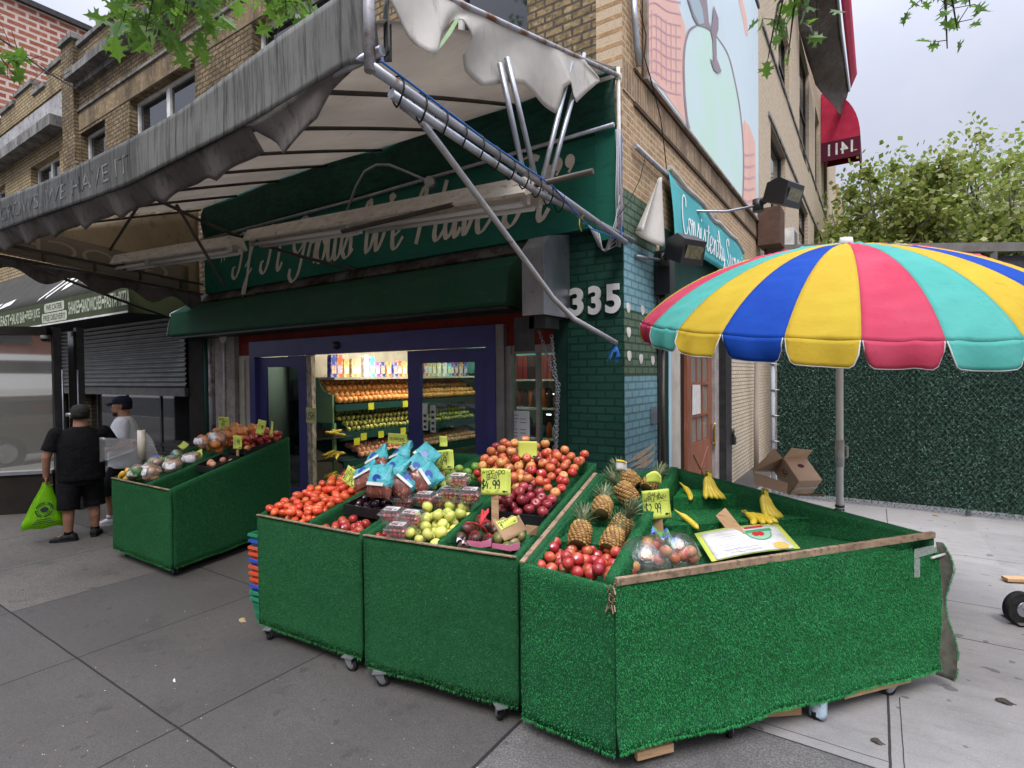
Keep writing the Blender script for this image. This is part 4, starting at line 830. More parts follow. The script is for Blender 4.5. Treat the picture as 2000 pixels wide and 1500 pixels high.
mb = MB(); mb.tube([ony(785, 206, -2.9), ony(818, 231, -2.85), ony(860, 285, -2.6), ony(1038, 525, -1.5), ony(1080, 582, -1.15), ony(1120, 622, -.92), ony(1204, 670, -.5)], [.024]*7, 8); mb.build('hanging_brace', M('pale_worn_pipe', (.5, .5, .52), (.4, .4, .42), 7, c3=(.24, .13, .08), sc3=8, lo3=.6, hi3=.7, rough=.5, metal=.4), aw)
p = ony(1200, 672, -.5); mb = MB()
for k in range(7): a = k*.9; mb.add([p+V((0, 0, .01)), p+V((.02, .01, 0)), p+V((.02+.07*math.cos(a)-.03, .03*math.sin(a), -.12-.05*math.sin(a*2))), p+V((.05*math.cos(a)-.03, .03*math.sin(a), -.13-.05*math.sin(a*2)))], [(0, 1, 2, 3)])
mb.build('tape_scrap', m_wireblue, aw)
for a, b in ((V((LX+.1, -2.7, 3.75)), V((-8.9, -.05, 3.1))), (onpl(290, 382, V((0, -2.2, 0)), V((0, 1, 0))), ony(490, 472, -.9)), (ony(490, 472, -.9), ony(695, 527, -.14))):
    mb = MB(); mb.tube([a, (a+b)/2+V((0, 0, -.02)), b], .024, 8); mb.build('brace', m_darkpipe, aw)
for a, b in (((345, 1300*0+400), (440, 560)), ((770*.35+0, 1150*.35), (585*.35, 1440*.35))):
    p = ony(*a, -1.9); q = ony(*b, -1.5); mb = MB(); mb.tube([p, q], .02, 8); mb.build('hanger', m_darkpipe, aw)
# torn white side cloth on the right
def tp(x, y, o=0.): return onx(650+.35*x, .35*y, o)
lowpts = [(250, -60), (330, 60), (400, 190), (440, 262), (490, 320), (535, 335), (580, 240), (640, 150), (680, 108), (700, 112), (760, 205), (745, 290), (790, 385), (880, 475), (1000, 462), (1080, 470), (1150, 520), (1210, 585), (1250, 630), (1262, 500), (1300, 470), (1330, 545), (1355, 580), (1400, 520), (1450, 460), (1430, 420), (1395, 365)]
toppts = [(300, -100)]+[None]*25+[(1290, 322)]
def topon(i):
    f = i/26; return T0.lerp(T1, .02+.73*f)+V((0, 0, .02))
def tcl(u, v):
    k = u*26; i = min(int(k), 25); f = k-i
    lo_ = tp(*lowpts[i]).lerp(tp(*lowpts[i+1]), f); to_ = topon(i).lerp(topon(i+1), f)
    return to_.lerp(lo_, v)+V((.03*math.sin(u*33+v*2)*v+.05*v*math.sin(u*9), .02*math.sin(u*21)*v, 0))
mb = MB(); mb.sheet(tcl, 104, 10, .004); mb.build('torn_side_cloth', m_torn, aw)
mb = MB(); q = [tp(560, 320, .05), tp(535, 338, .05), tp(640, 175, .05), tp(690, 95, .05), tp(705, 110, .05), tp(660, 190, .05)]; mb.poly([q[1], q[0], q[5], q[4], q[3], q[2]]); mb.build('green_scrap', M('faded_green_cloth', (.4, .6, .3), (.5, .62, .42), 10, rough=.9), aw)
# fluorescent fixtures hung under the awning
m_fix = M('fixture_enamel', (.7, .65, .56), (.56, .51, .43), 5, c3=(.12, .08, .05), sc3=9, lo3=.58, hi3=.78, rough=.6, stretch=(1, 1, 3))
m_tube_ = M('fluorescent_tube', (.62, .6, .57), rough=.3)
def fixture(p, q, label):
    p = V(p); q = V(q); d = (q-p); L = d.length; d.normalize(); a = V((d.y, -d.x, 0)).normalized()
    o = thing('fluorescent_fixture', label, 'light fixture', tuple(p))
    mb = MB(); sec = [(-.17, 0), (-.1, .15), (.1, .15), (.17, 0), (.15, -.02), (0, .05), (-.15, -.02)]
    up_ = V((0, 0, 1)); mb.prism([p+a*s_+up_*h for s_, h in sec], d*L); hs = mb.build('housing', m_fix, o)
    mb = MB()
    n = max(2, int(L/.45))
    for k in range(n+1):
        c = p+d*(L*k/n)+a*.12+up_*.04; mb.obox(c, d*.012, a*.012, up_*.045)
    mb.build('clip', m_white, hs)
    for s_ in (-.075, .075):
        for k in range(2):
            mb = MB(); mb.tube([p+d*(L*(.02+.5*k))+a*s_-up_*.06, p+d*(L*(.48+.5*k))+a*s_-up_*.06], .026, 8); mb.build('tube', m_tube_, o)
    mb = MB()
    for f in (.01, .49, .99):
        for s_ in (-.075, .075): mb.obox(p+d*L*f+a*s_-up_*.03, d*.02, a*.02, up_*.04)
    mb.build('lamp_holder', m_white, o); return o
f1 = (ony(497, 472, -.9), ony(1050, 385, -1.62)); fixture(*f1, 'long twin tube fluorescent fixture hung before the script lettering')
f2 = (ony(172, 528, -1.5), ony(462, 484, -1.2)); fixture(*f2, 'dirty fluorescent fixture at the left end of the awning')
# electrical junction with bent conduit on the sign
jb = thing('junction_box', 'round junction box with bent conduit on the green sign', 'junction box', tuple(ony(843, 357, -.3)))
mb = MB(); c = ony(843, 357, -.3); mb.tube([c+V((0, .03, 0)), c+V((0, -.06, 0))], .07, 12); mb.build('box', m_steel, jb)
mb = MB(); mb.tube([ony(u, v, -.28) for u, v in ((675, 420), (695, 365), (712, 335), (735, 322), (760, 322), (800, 338), (838, 355))], .018, 8); mb.build('conduit', m_steel, jb)
# loose wires at the corner
wr = thing('wire_bundle', 'loose grey and yellow wires looping at the building corner pipe', 'wires', (0, -.1, 3.4))
mb = MB()
for i in range(6):
    a = ony(1150+i*4, 440+i*3, -.35); b = V((0.03, -.1, 3.5+.1*i)); m_ = (a+b)/2+V((0, -.03*i, -.22-.05*i)); mb.tube(smooth3 if False else [a, a.lerp(m_, .6)+V((0, 0, -.06)), m_, b.lerp(m_, .5)+V((.02, 0, -.04)), b], .006, 5)
for i in range(7):
    x = .01+.012*(i % 3); y = -.13-.012*i; mb.tube([V((x, y, 3.35)), V((x+.01*math.sin(i), y, 3.9)), V((x+.015*math.cos(i), y+.01, 4.55))], .006, 5)
mb.build('loop', m_wire, wr)
mb = MB(); mb.tube([P0+V((.03, .05, .04)), P0.lerp(P1, .3)+V((.03, 0, .02)), P0.lerp(P1, .55)+V((.04, 0, .03)), P0.lerp(P1, .75)+V((.05, 0, -.12)), P1+V((.05, -.1, -.02)), P1+V((.03, -.05, .5)), V((.03, -.1, 4.5))], .007, 5); mb.build('cable', m_wireblue, wr)
mb = MB(); c = P0.lerp(P1, .72); mb.tube([c+V((.04*math.cos(a), .01*a/6, .04*math.sin(a))) for a in [k*.7 for k in range(20)]], .006, 5); mb.tube([c, c+V((.02, -.05, -.13)), c+V((0, .03, -.16))], .006, 5); mb.tube([c, c+V((.02, .05, -.1))], .006, 5); mb.build('cord', m_rope, wr)
mb = MB(); mb.tube([onx(u, v, .05) for u, v in ((1240, 285), (1310, 350), (1400, 430), (1440, 470))], .028, 8); pipe_s = mb.build('conduit', m_steel, label='conduit pipe wrapped in wires along the teal sign top', cat='pipe')
mb = MB(); mb.tube([onx(1236+k, 0+v, .06) for k, v in ((0, -20), (4, 40), (8, 90), (12, 130))], .035, 8); mb.build('conduit', m_steel, label='grey conduit running up beside the mural corner', cat='pipe')
mb = MB(); mb.tube([onx(u, v, .08) for u, v in ((1250, 20), (1262, 70), (1258, 110), (1270, 150), (1290, 230), (1296, 275), (1302, 330))], .006, 5); mb.tube([onx(u, v, .07) for u, v in ((1262, 300), (1250, 350), (1228, 395), (1205, 425))], .005, 5); mb.build('cable', m_wireb, label='thin dark cable hanging down beside the mural edge', cat='cable')
# teal side sign
ts = thing('teal_sign', 'teal fabric sign with white script flapping on the side wall', 'sign', (.1, 3.5, 3.6))
ty0, ty1 = 1.28, 5.9
tz1 = lambda y: 4.55-.035*(y-ty0)-.05*max(0, math.sin((y-2.6)*2.2))
def tealf(u, v):
    y = ty0+(ty1-ty0)*u; z0 = 3.66+.03*math.sin(u*5); return V((.16-.08*v+.015*math.sin(u*14+v*3), y, z0+(tz1(y)-z0)*v))
m_teal = clothmat('teal_canvas', (.09, .42, .44), (.07, .36, .38), (.06, .2, .2), .9, .1, .6, (1, .4, .4), .1, .7, .95)
mb = MB(); mb.sheet(tealf, 40, 8, .006); mb.build('cloth', m_teal, ts)
tl_ = MB()
def tfn(x, y, l=0):
    u = (x-ty0)/(ty1-ty0); k = min(max((y-3.68)/.86, 0), 1); p = tealf(u, k); return p+V((.012+l, 0, 0))
script(tl_, 'Consistently Superior', tfn, ty0+.28, 3.86, 4.2, .56, .018, .05)
tl_.build('lettering', M('white_script', (.75, .78, .78), rough=.6), ts)
fp = [onx(u, v, .15) for u, v in ((1293, 345), (1291, 480), (1262, 470), (1243, 455), (1272, 395))]
def ff(u, v):
    top = fp[0].lerp(fp[0]+V((0, -.12, -.05)), u); bot = fp[1].lerp(fp[3], u)+V((.1*math.sin(u*7), 0, -.06*math.sin(u*PI*2)))
    return top.lerp(bot, v)
mb = MB(); mb.sheet(ff, 14, 12, .004); mb.build('torn_end', m_torn, ts)
mb = MB(); mb.tube([tealf(k/12, 1)+V((-.0, 0, .035+.02*math.sin(k*2))) for k in range(13)], .035, 8); mb.build('rolled_edge', m_torn, ts)
# flood lights
m_lens = M('flood_lens', (.2, .19, .1), (.1, .1, .07), 20, rough=.1, spec=.8)
def flood(c, label, s_=1., rot=0., arm=None):
    c = V(c); o = thing('flood_light', label, 'flood light', tuple(c))
    mb = MB(); d = V((math.cos(rot), math.sin(rot), 0)); sd_ = V((-d.y, d.x, 0)); up_ = V((0, 0, 1))
    A_ = [(-.16, -.13, .11), (.12, -.2, .17)]
    def rect(off, z0, z1, hw): return [c+d*off*s_+sd_*hw*s_+up_*z0*s_, c+d*off*s_-sd_*hw*s_+up_*z0*s_, c+d*(off+.07)*s_-sd_*hw*s_+up_*z1*s_, c+d*(off+.07)*s_+sd_*hw*s_+up_*z1*s_]
    mb.rings([rect(-.2, -.02, .2, .13), rect(-.02, -.1, .22, .16), rect(.12, -.16, .12, .19)], 0, False); mb.build('body', m_blackplastic, o)
    mb = MB(); q = rect(.125, -.12, .05, .14); mb.poly(q); mb.build('lens', m_lens, o)
    mb = MB(); mb.tube([c-d*.2*s_+up_*.04, c-d*.34*s_+up_*.0], .05*s_, 8); mb.tube([c-d*.34*s_+up_*.06*s_, c-d*.34*s_-up_*.1*s_], .07*s_, 10); mb.build('knuckle', m_black, o)
    if arm:
        mb = MB(); mb.tube(arm, .018, 8); mb.build('arm', m_steel, o)
    return o
c = onx(1335, 495, .42); flood(c, 'black flood light on bracket beside the blue painted pier', .92, -.45, [c+V((-.29, .13, -.02)), V((.02, c.y-.42, c.z-.05))])
c = onx(1528, 385, 1.1); flood(c, 'black flood light on long arm above the teal sign', 1.1, -.4, [c+V((-.34, .14, -.02)), c+V((-.75, -.1, -.1)), V((.06, c.y-.75, c.z-.2))])
ps = onx(1297, 550, .1)
eb = thing('electric_box', 'black electrical box and conduit below the lower flood light', 'electrical box', (.1, ps.y, 2.6))
mb = MB(); mb.box(.022, ps.y-.1, 2.98, .2, ps.y+.09, 3.5); mb.box(.024, ps.y-.08, 2.4, .14, ps.y+.09, 2.85); mb.build('box', m_black, eb)
mb = MB(); mb.tube([(.08, ps.y, 2.98), (.1, ps.y-.05, 2.92), (.08, ps.y, 2.85)], .03, 8); mb.tube([(.08, ps.y+.02, 2.4), (.06, ps.y+.02, .1)], .022, 8); mb.build('conduit', m_darkpipe, eb)
lb = onx(1276, 810, .02); mb = MB(); mb.box(.012, lb.y-.06, lb.z-.1, .05, lb.y+.05, lb.z+.1); mb.build('switch_box', m_steel, label='small grey switch box on the blue painted brick', cat='electrical box')
kb = onx(1431, 853, .03); mb = MB(); mb.tube([kb+V((0, 0, .15)), kb], .035, 8); mb.obox(kb+V((.02, 0, -.07)), V((.03, 0, 0)), V((0, .06, 0)), V((0, 0, .07))); mb.build('padlock', m_black, label='black padlock hanging on the post beside cream brick', cat='padlock')
hb = onx(1499, 452, .2); mb = MB(); mb.box(.05, hb.y-.3, hb.z-.35, .5, hb.y+.35, hb.z+.45); pb = mb.build('planter_box', M('weathered_wood_box', (.12, .07, .05), (.08, .05, .04), 6, rough=.8), label='dark wooden box on the ledge by the mural corner', cat='box')
# ================================================================ shop interior
room = thing('shop_interior', 'brightly lit grocery interior with shelves seen through the open doorway', 'room', (-4, 3, 0))
m_intw = M('interior_wall', (.55, .55, .5), rough=.8); m_tealw = M('interior_teal', (.2, .5, .47), rough=.7)
mb = MB(); mb.box(-7.3, .3, 0, -7.2, 7.0, 3.0); mb.box(-7.2, 6.9, 0, -.5, 7.0, 3.0); mb.box(-.6, .4, 0, -.5, 6.9, 3.0); mb.build('walls', m_intw, room)
mb = MB(); mb.box(-7.2, .302, .001, -.62, 6.9, .012); mb.build('floor', M('lino', (.3, .28, .25), (.22, .2, .18), 2, rough=.4), room)
mb = MB(); mb.box(-7.2, .302, 2.97, -.62, 6.9, 3.02); mb.build('ceiling', m_intw, room)
mb = MB(); mb.box(-5.95, 4.85, 2.1, -.9, 4.95, 2.96); mb.build('bulkhead', m_tealw, room)
for (x, y, l) in ((-6.6, 1.3, .9), (-4.9, 1.6, 1.4), (-4.6, 3.6, 1.4), (-2.3, 1.2, 1.2), (-2.2, 3.8, 1.2)):  # first lamp is added to brighten the dark space behind the left pane
    mb = MB(); mb.box(x-.12, y-l/2, 2.9, x+.12, y+l/2, 2.965); mb.build('ceiling_lamp', M('lamp_diffuser', (.9, .9, .85), emis=(1, .93, .78), es=15), room)
rk = thing('added_rack', 'added dark rack of crates imitating the reflection in the left glass door', 'rack', (-6.7, 1.4, 0))  # added rack: dark blue and yellow tones imitate the reflection in the pane
mb = MB()
for z in (.3, .95, 1.6): mb.box(-7.1, .9, z, -6.2, 1.5, z+.03)
for x in (-7.1, -6.2): mb.box(x-.02, .9, 0, x+.02, 1.5, 2.5)
mb.box(-7.15, 1.52, 0, -6.15, 1.55, 2.6); mb.build('frame', M('rack_dark', (.025, .03, .035), rough=.5), rk)
mb = MB()
for z in (.33, .98, 1.63):
    x = -7.05
    while x < -6.35: w_ = R.uniform(.12, .25); mb.box(x, .95, z+.002, x+w_-.02, 1.4, z+R.uniform(.2, .5), R.randrange(4)); x += w_
mb.build('stock', [M('rack_a', (.03, .07, .11)), M('rack_b', (.2, .17, .06)), M('rack_c', (.1, .12, .13)), M('rack_d', (.04, .09, .05))], rk, kind='stuff')
# left wall produce shelving
su = thing('produce_shelf', 'green tiered produce shelving inside along the left wall', 'shelf', (-5.7, 2.5, 0))
m_shgreen = M('shelf_green', (.012, .055, .045), rough=.5); m_cab = M('pale_green_board', (.22, .4, .2), (.18, .34, .17), 3, rough=.6)
SX = -5.3; sy0, sy1 = .5, 4.8
pr = [(SX, .02), (SX, 1.75)]+[(SX-.35*math.sin(a)*1., 1.75+.28*(1-math.cos(a))*1.) for a in [k*PI/2/6 for k in range(1, 7)]]+[(SX-.75, 2.03), (SX-.75, .02)]
mb = MB(); mb.prism([V((x, sy0-.03, z)) for x, z in [(SX, 1.28)]+pr[1:-1]+[(SX-.75, 1.28)]], (0, .026, 0)); mb.build('end_panel', m_cab, su)
mb = MB(); mb.box(SX-.03, sy0-.03, .02, SX+.02, sy0+.02, 1.278); mb.build('post', m_cab, su)
mb = MB(); mb.box(SX-.8, sy0, .02, SX-.76, sy1, 2.6); mb.build('back_board', m_cream, su)
for z, d, tilt in ((2.03, 0, 0), (1.55, .02, .4), (1.06, .1, .38), (.62, .2, .3)):
    mb = MB()
    if tilt == 0: mb.box(SX-.75, sy0, z-.03, SX+.02, sy1, z+.01); mb.build('top_shelf', m_cream, su)
    else:
        mb.prism([V((SX+d, sy0, z)), V((SX+d, sy0, z-.02)), V((SX-.75, sy0, z+tilt-.02)), V((SX-.75, sy0, z+tilt))], (0, sy1-sy0, 0)); mb.box(SX+d+.001, sy0, z-.08, SX+d+.02, sy1, z+.035); mb.build('shelf', m_shgreen, su)
m_tagy = M('price_tag_yellow', (.62, .62, .03), (.55, .56, .05), 6, rough=.7)
mb = MB()
for y, z, d in ((1.2, 1.53, .02), (2.05, 1.53, .02), (.95, 1.02, .1), (1.35, 1.02, .1), (1.9, 1.03, .1), (2.3, 1.03, .1), (.8, .95, .1)): mb.box(SX+d+.022, y, z-.07, SX+d+.025, y+.13, z+.05)
mb.build('price_tag', m_tagy, su)
# wire rack of greens beside the end panel
wrk = thing('wire_rack', 'wire rack of green bananas and leaves just inside the door', 'rack', (-5.45, .35, 0))
mb = MB()
for z in (.35, .7, 1.05):
    mb.beam((-5.28, .33, z), (-4.95, .4, z+.02), .5, .012)
mb.build('tray', m_black, wrk)
# packets on the top shelf
PM_ = {}
def pmat(nm, i, *a, **k):
    if (nm, i) not in PM_: PM_[nm, i] = M('%s_%s' % (nm, 'abcdefghijklmno'[i]), *a, **k)
    return PM_[nm, i]
pk = [(.05, .08, .4), (.5, .12, .05), (.55, .36, .12), (.5, .36, .2), (.62, .5, .3), (.6, .5, .55), (.1, .45, .5), (.3, .08, .42), (.03, .05, .2), (.55, .2, .08)]
for i in range(26):
    y = .62+i*.145; c_ = pk[i % 10]; h_ = R.uniform(.26, .42)
    mb = MB(); x0 = SX-.34+R.uniform(-.03, .03)
    pr_ = [(y+.005, 2.042), (y+.125, 2.042), (y+.13, 2.06), (y+.122, 2.04+h_-.04), (y+.11, 2.04+h_), (y+.02, 2.04+h_), (y+.008, 2.04+h_-.04), (y, 2.06)]
    mb.prism([V((x0, a, b)) for a, b in pr_], (.1, 0, 0)); o = mb.build('snack_packet', pmat('packet_print', i % 15, c_, (min(1, c_[0]+.35), min(1, c_[1]+.3), min(1, c_[2]+.2)), 14, .5, .56, rough=.3, obj=True), label='bright printed snack packet standing on the cream top shelf', cat='packet', group='packets on the top shelf inside')
    mb = MB(); mb.box(x0+.101, y+.02, 2.1, x0+.104, y+.11, 2.1+h_*.35); mb.build('print_panel', pmat('print_panel', i % 15, (min(1, c_[2]+.4), min(1, c_[1]+.3), min(1, c_[0]+.1)), (.8, .75, .7), 30, .5, .55, rough=.4), o)
# back shelving with bottles and boxes, counter and till seen through the right hand glass
bs = thing('back_shelf', 'tall dark stocked shelves behind the counter inside the shop', 'shelf', (-2.5, 6.4, 0))
mb = MB()
for z in (.6, 1.1, 1.6, 2.1): mb.box(-4.6, 6.2, z, -.7, 6.85, z+.03)
for x in (-4.6, -3.3, -2.0, -.7): mb.box(x-.02, 6.18, 0, x+.02, 6.86, 2.9)
mb.build('frame', M('shelf_dark', (.03, .03, .03), rough=.5), bs)
mb = MB()
for z in (.63, 1.13, 1.63, 2.13):
    x = -4.5
    while x < -.85:
        w_ = R.uniform(.08, .18); h_ = R.uniform(.2, .4); mb.box(x, 6.3, z+.002, x+w_-.015, 6.5, z+h_, R.randrange(5)); x += w_
mb.build('stock', [M('stock_a', (.25, .05, .04)), M('stock_b', (.3, .25, .15)), M('stock_c', (.05, .08, .14)), M('stock_d', (.4, .38, .32)), M('stock_e', (.06, .05, .04))], bs, kind='stuff')
mb = MB()
for z in (1.56, 1.06): mb.box(-4.5, 6.16, z, -.8, 6.19, z+.03)
mb.build('shelf_light', M('shelf_strip_light', (.9, .9, .8), emis=(1, .9, .72), es=4), bs)
ns = thing('display_shelf', 'shallow shelf of jars and packets close behind the right window', 'shelf', (-1.1, 1.9, 0))
mb = MB()
for z in (1.02, 1.5, 1.95): mb.box(-3.1, 1.9, z, -1.6, 2.35, z+.03)
mb.box(-1.6, 1.88, 0, -1.56, 2.36, 2.7); mb.build('frame', m_cream, ns)
mb = MB()
for z in (1.05, 1.53, 1.98):
    x = -3.05
    while x < -1.75:
        w_ = R.uniform(.09, .14); h_ = R.uniform(.18, .36)
        if z == 1.98: mb.box(x, 1.95, z+.002, x+w_-.012, 2.15, z+.38, R.choice((0, 0, 5)))
        else: mb.tube([(x+w_/2, 2.05, z+.002), (x+w_/2, 2.05, z+h_*.7), (x+w_/2, 2.05, z+h_)], [w_*.45, w_*.45, w_*.2], 8, R.randrange(6))
        x += w_
mb.build('stock', [M('jar_a', (.2, .03, .03)), M('jar_b', (.5, .12, .04)), M('jar_c', (.5, .35, .06)), M('jar_d', (.08, .12, .2)), M('jar_e', (.5, .48, .42)), M('jar_f', (.05, .03, .03))], ns, kind='stuff')
ct = thing('checkout_counter', 'dark checkout counter with scale behind the sliding glass door', 'counter', (-2.4, 2.6, 0))
mb = MB(); mb.box(-3.4, 2.7, 0, -1.2, 3.4, .98); mb.box(-3.45, 2.65, .982, -1.15, 3.45, 1.03); mb.build('counter', M('counter_dark', (.03, .035, .035), rough=.4), ct)
mb = MB(); mb.box(-2.6, 2.85, 1.032, -2.25, 3.1, 1.1); mb.box(-2.55, 2.95, 1.1, -2.3, 3.0, 1.5); mb.build('till', m_blackplastic, ct)
mb = MB(); mb.box(-2.5, 2.935, 1.2, -2.33, 2.948, 1.42); mb.build('screen', M('till_screen', (.1, .12, .12), rough=.1), ct)
# hanging clothes reflection-like jacket inside the left pane
cu = MB(); cu.sheet(lambda u, v: V((-6.1+.32*u+.03*math.sin(v*5), .6+.04*math.sin(u*14), 1.75-.6*v-.08*math.sin(u*PI)*(v > .9))), 16, 8, .01); cu.build('hanging_jacket', M('dark_jacket_cloth', (.1, .14, .18), (.25, .3, .33), 5, rough=.8), label='dark folded cloth hanging behind the left glass door', cat='cloth')
# ================================================================ pizza shop next door
pz = thing('pizza_shop', 'neighbouring pizza shop with olive awning, half lowered shutter and corner window', 'shop', (-13, -.5, 0))
m_pzg = M('olive_green_canvas', (.06, .075, .035), (.045, .058, .028), 2.5, c3=(.1, .11, .07), sc3=20, lo3=.6, hi3=.85, rough=.7)
m_pzd = M('charcoal_canvas', (.055, .053, .047), (.04, .04, .034), 2.5, rough=.75)
zb_, zt_ = 3.24, 3.74; PYF = -1.05; pxr = -8.93
pa = thing('pizza_awning', 'olive green pizza shop awning with pale block menu lettering', 'awning', (-14, -.6, 3.24))
mb = MB(); mb.box(-24, PYF, zb_, pxr, PYF+.03, zt_); mb.prism([V((pxr, PYF+.032, zb_)), V((pxr, -.01, zb_)), V((pxr, -.01, 4.0)), V((pxr, PYF+.032, zt_))], (-.03, 0, 0)); mb.build('valance', m_pzg, pa)
mb = MB(); mb.sheet(lambda u, v: V((-24+(24+pxr)*u, PYF+(.98)*v, zt_+.003+1.25*v)), 30, 4, .02); mb.build('slope', m_pzd, pa)
mb = MB(); mb.box(-24, PYF-.012, zb_-.004, pxr, PYF-.002, zb_+.03); mb.build('edge_line', m_white, pa)
mb = MB(); mb.box(-24, PYF+.04, zb_+.01, pxr-.05, -.02, zb_+.04); mb.build('soffit', M('dark_soffit', (.035, .032, .03), rough=.8), pa)
m_pzl = M('pale_lettering', (.5, .54, .42), (.36, .4, .3), 9, rough=.7)
tl2 = MB()
def xz(u): return ony(u, 600, PYF).x
for s_, u0, u1 in (('PIZZA', 233, 254), ('PASTA', 205, 229), ('SANDWICHES', 160, 199), ('SHAKES', 134, 156), ('FRESH JUICE', 52, 78), ('SALAD BAR', 23, 48), ('BREAKFAST', -22, 19)):
    x0, x1 = xz(u0), xz(u1); put_text(tl2, s_, lambda x, y: V((x0+x, PYF-.006, zb_+.14+y)), x1-x0, .26, bold=.02)
for u in (20.8, 50, 158, 202, 231): tl2.box(xz(u)-.05, PYF-.008, zb_+.24, xz(u)+.05, PYF-.004, zb_+.32)
tl2.build('lettering', m_pzl, pa)
pl = MB(); x0, x1 = xz(84), xz(129)
def rr(x0, x1, z0, z1, r=.06): return [V((cx+r*math.cos(a), PYF-.005, cz+r*math.sin(a))) for cx, cz, a0 in ((x1-r, z1-r, 0), (x0+r, z1-r, PI/2), (x0+r, z0+r, PI), (x1-r, z0+r, 1.5*PI)) for a in [a0+PI/2*k/4 for k in range(5)]]
pl.prism(rr(xz(87), xz(126), zb_+.27, zb_+.46), (0, -.003, 0)); pl.prism(rr(xz(82), xz(131), zb_+.05, zb_+.25), (0, -.003, 0)); pl.build('plaque', m_pzl, pa)
tl2 = MB()
for s_, u0, u1, dz in (('WE CATER', 91, 122, .31), ('FREE DELIVERY', 85, 128, .09)):
    x0, x1 = xz(u0), xz(u1); put_text(tl2, s_, lambda x, y: V((x0+x, PYF-.0105, zb_+dz+y)), x1-x0, .12, bold=.015)
tl2.build('plaque_lettering', m_black, pa)
tl2 = MB()
sl = lambda x, y, l=0: V((x, PYF+.98*y/1.25-.012-l, zt_+.012+y))
for st in ([(-13.6, .1), (-13.2, .45), (-12.9, .75)], [(-13.2, .12), (-12.7, .5), (-12.3, .6), (-12.2, .42), (-12.6, .3)], [(-12.0, .5), (-11.6, .62), (-11.3, .5), (-11.7, .4)], [(-17.2, .12), (-16.6, .2)], [(-16.4, .16), (-15.7, .24)]):
    ribbon(tl2, smooth(st, 4), sl, .1, .2)
tl2.build('script_mark', m_white, pa)
# shutter
m_slat = M('shutter_steel', (.2, .21, .2), (.13, .135, .13), 2, c3=(.06, .055, .05), sc3=12, lo3=.55, hi3=.8, rough=.4, metal=.6, stretch=(1, 1, 3))
rs = thing('roller_shutter', 'grey steel roller shutter half lowered over the dark pizza shop window', 'shutter', (-12, -.1, 1.7))
mb = MB(); N = 15; z0, z1 = 1.86, 3.3
def slat(u, v):
    k = v*N; f = k-int(k); return V((-15.2+6.3*u, -.08-.04*math.sin(PI*f), z0+(z1-z0)*v))
mb.grid(slat, 1, N*6); mb.build('curtain', m_slat, rs)
mb = MB(); mb.box(-15.2, -.13, 1.7, -8.9, -.06, 1.86); mb.build('bottom_bar', M('shutter_bar', (.16, .155, .15), (.1, .1, .095), 8, c3=(.04, .04, .04), sc3=40, rough=.6), rs)
mb = MB(); mb.box(-15.35, -.15, 0, -15.21, 0, 3.3); mb.build('guide', m_black, rs)
mb = MB(); mb.box(-15.2, .12, .05, -8.9, .14, 1.75); mb.build('window', M('dark_shop_glass', (.008, .009, .01), rough=.03, spec=1.), pz)
mb = MB()
for x in (-13.6, -12.0, -10.4): mb.box(x-.03, .1, .05, x+.03, .119, 1.72)
mb.box(-15.2, .1, .62, -8.9, .118, .68); mb.build('window_bar', m_black, pz)
mb = MB(); mb.box(-15.2, .02, 0, -8.9, .3, .5); mb.box(-40, .31, 0, -8.2, .4, 3.39); mb.box(-40, 0, 0, -15.36, .3, 3.3); mb.build('wall', M('dark_stall_riser', (.03, .026, .022), (.018, .016, .014), 5, rough=.6), pz)
# splayed glass corner window nearer the street
W0, W1 = V((-9.35, -3.36, 0)), V((-8.5, -2.29, 0)); wd_ = (W1-W0).normalized(); wn_ = V((wd_.y, -wd_.x, 0))
cw = thing('corner_window', 'splayed glazed shop window on dark riser mirroring the street at far left', 'window', tuple((W0+W1)/2))
m_riser = M('dark_brown_riser', (.03, .024, .02), (.02, .016, .014), 4, rough=.5)
mb = MB(); mb.beam(W0+V((0, 0, .3)), W1+V((0, 0, .3)), .12, .6); mb.build('riser', m_riser, cw)
mb = MB(); mb.beam(W0+V((0, 0, .625)), W1+V((0, 0, .625)), .18, .05); mb.build('sill', m_steel, cw)
mb = MB(); mb.beam(W0+V((0, 0, 1.7)), W1+V((0, 0, 1.7)), .02, 2.1); mb.build('pane', M('mirroring_glass', (.66, .64, .58), rough=.03, metal=.8, spec=1.), cw)
mb = MB(); mb.beam(W0.lerp(W1, .4)+wn_*.02+V((0, 0, .652)), W0.lerp(W1, .4)+wn_*.02+V((0, 0, 2.72)), .012, .012, up=(0, 1, 0)); mb.beam(W0+wd_*.1+wn_*.04+V((0, 0, .652)), W0+wd_*.1+wn_*.04+V((0, 0, 2.72)), .12, .08, up=(0, 1, 0)); mb.build('glazing_bar', M('tan_wood_post', (.3, .23, .13), (.2, .15, .09), 8, rough=.6), cw)
mb = MB(); mb.beam(W0+V((0, 0, 2.8)), W1+V((0, 0, 2.8)), .3, .12); mb.build('head', m_riser, cw)
e0 = W1; 
mb = MB()
for k in range(2): q = e0+wd_*(.06+.3*k); mb.beam(q, q+V((0, 0, 2.86)), .1, .1, up=(0, 1, 0))
mb.build('door_post', m_black, cw)
mb = MB(); mb.beam(e0+wd_*.27+V((0, 0, .02)), e0+wd_*.27+V((0, 0, 2.8)), .22, .04, up=(0, 1, 0)); mb.build('door_leaf', M('black_gloss_door', (.01, .01, .01), rough=.15), cw)
mb = MB()
for k in range(2): q = e0+wd_*(.16+.2*k)+wn_*.07; mb.tube([q+V((0, 0, .7)), q+V((0, 0, 2.2))], .012, 6)
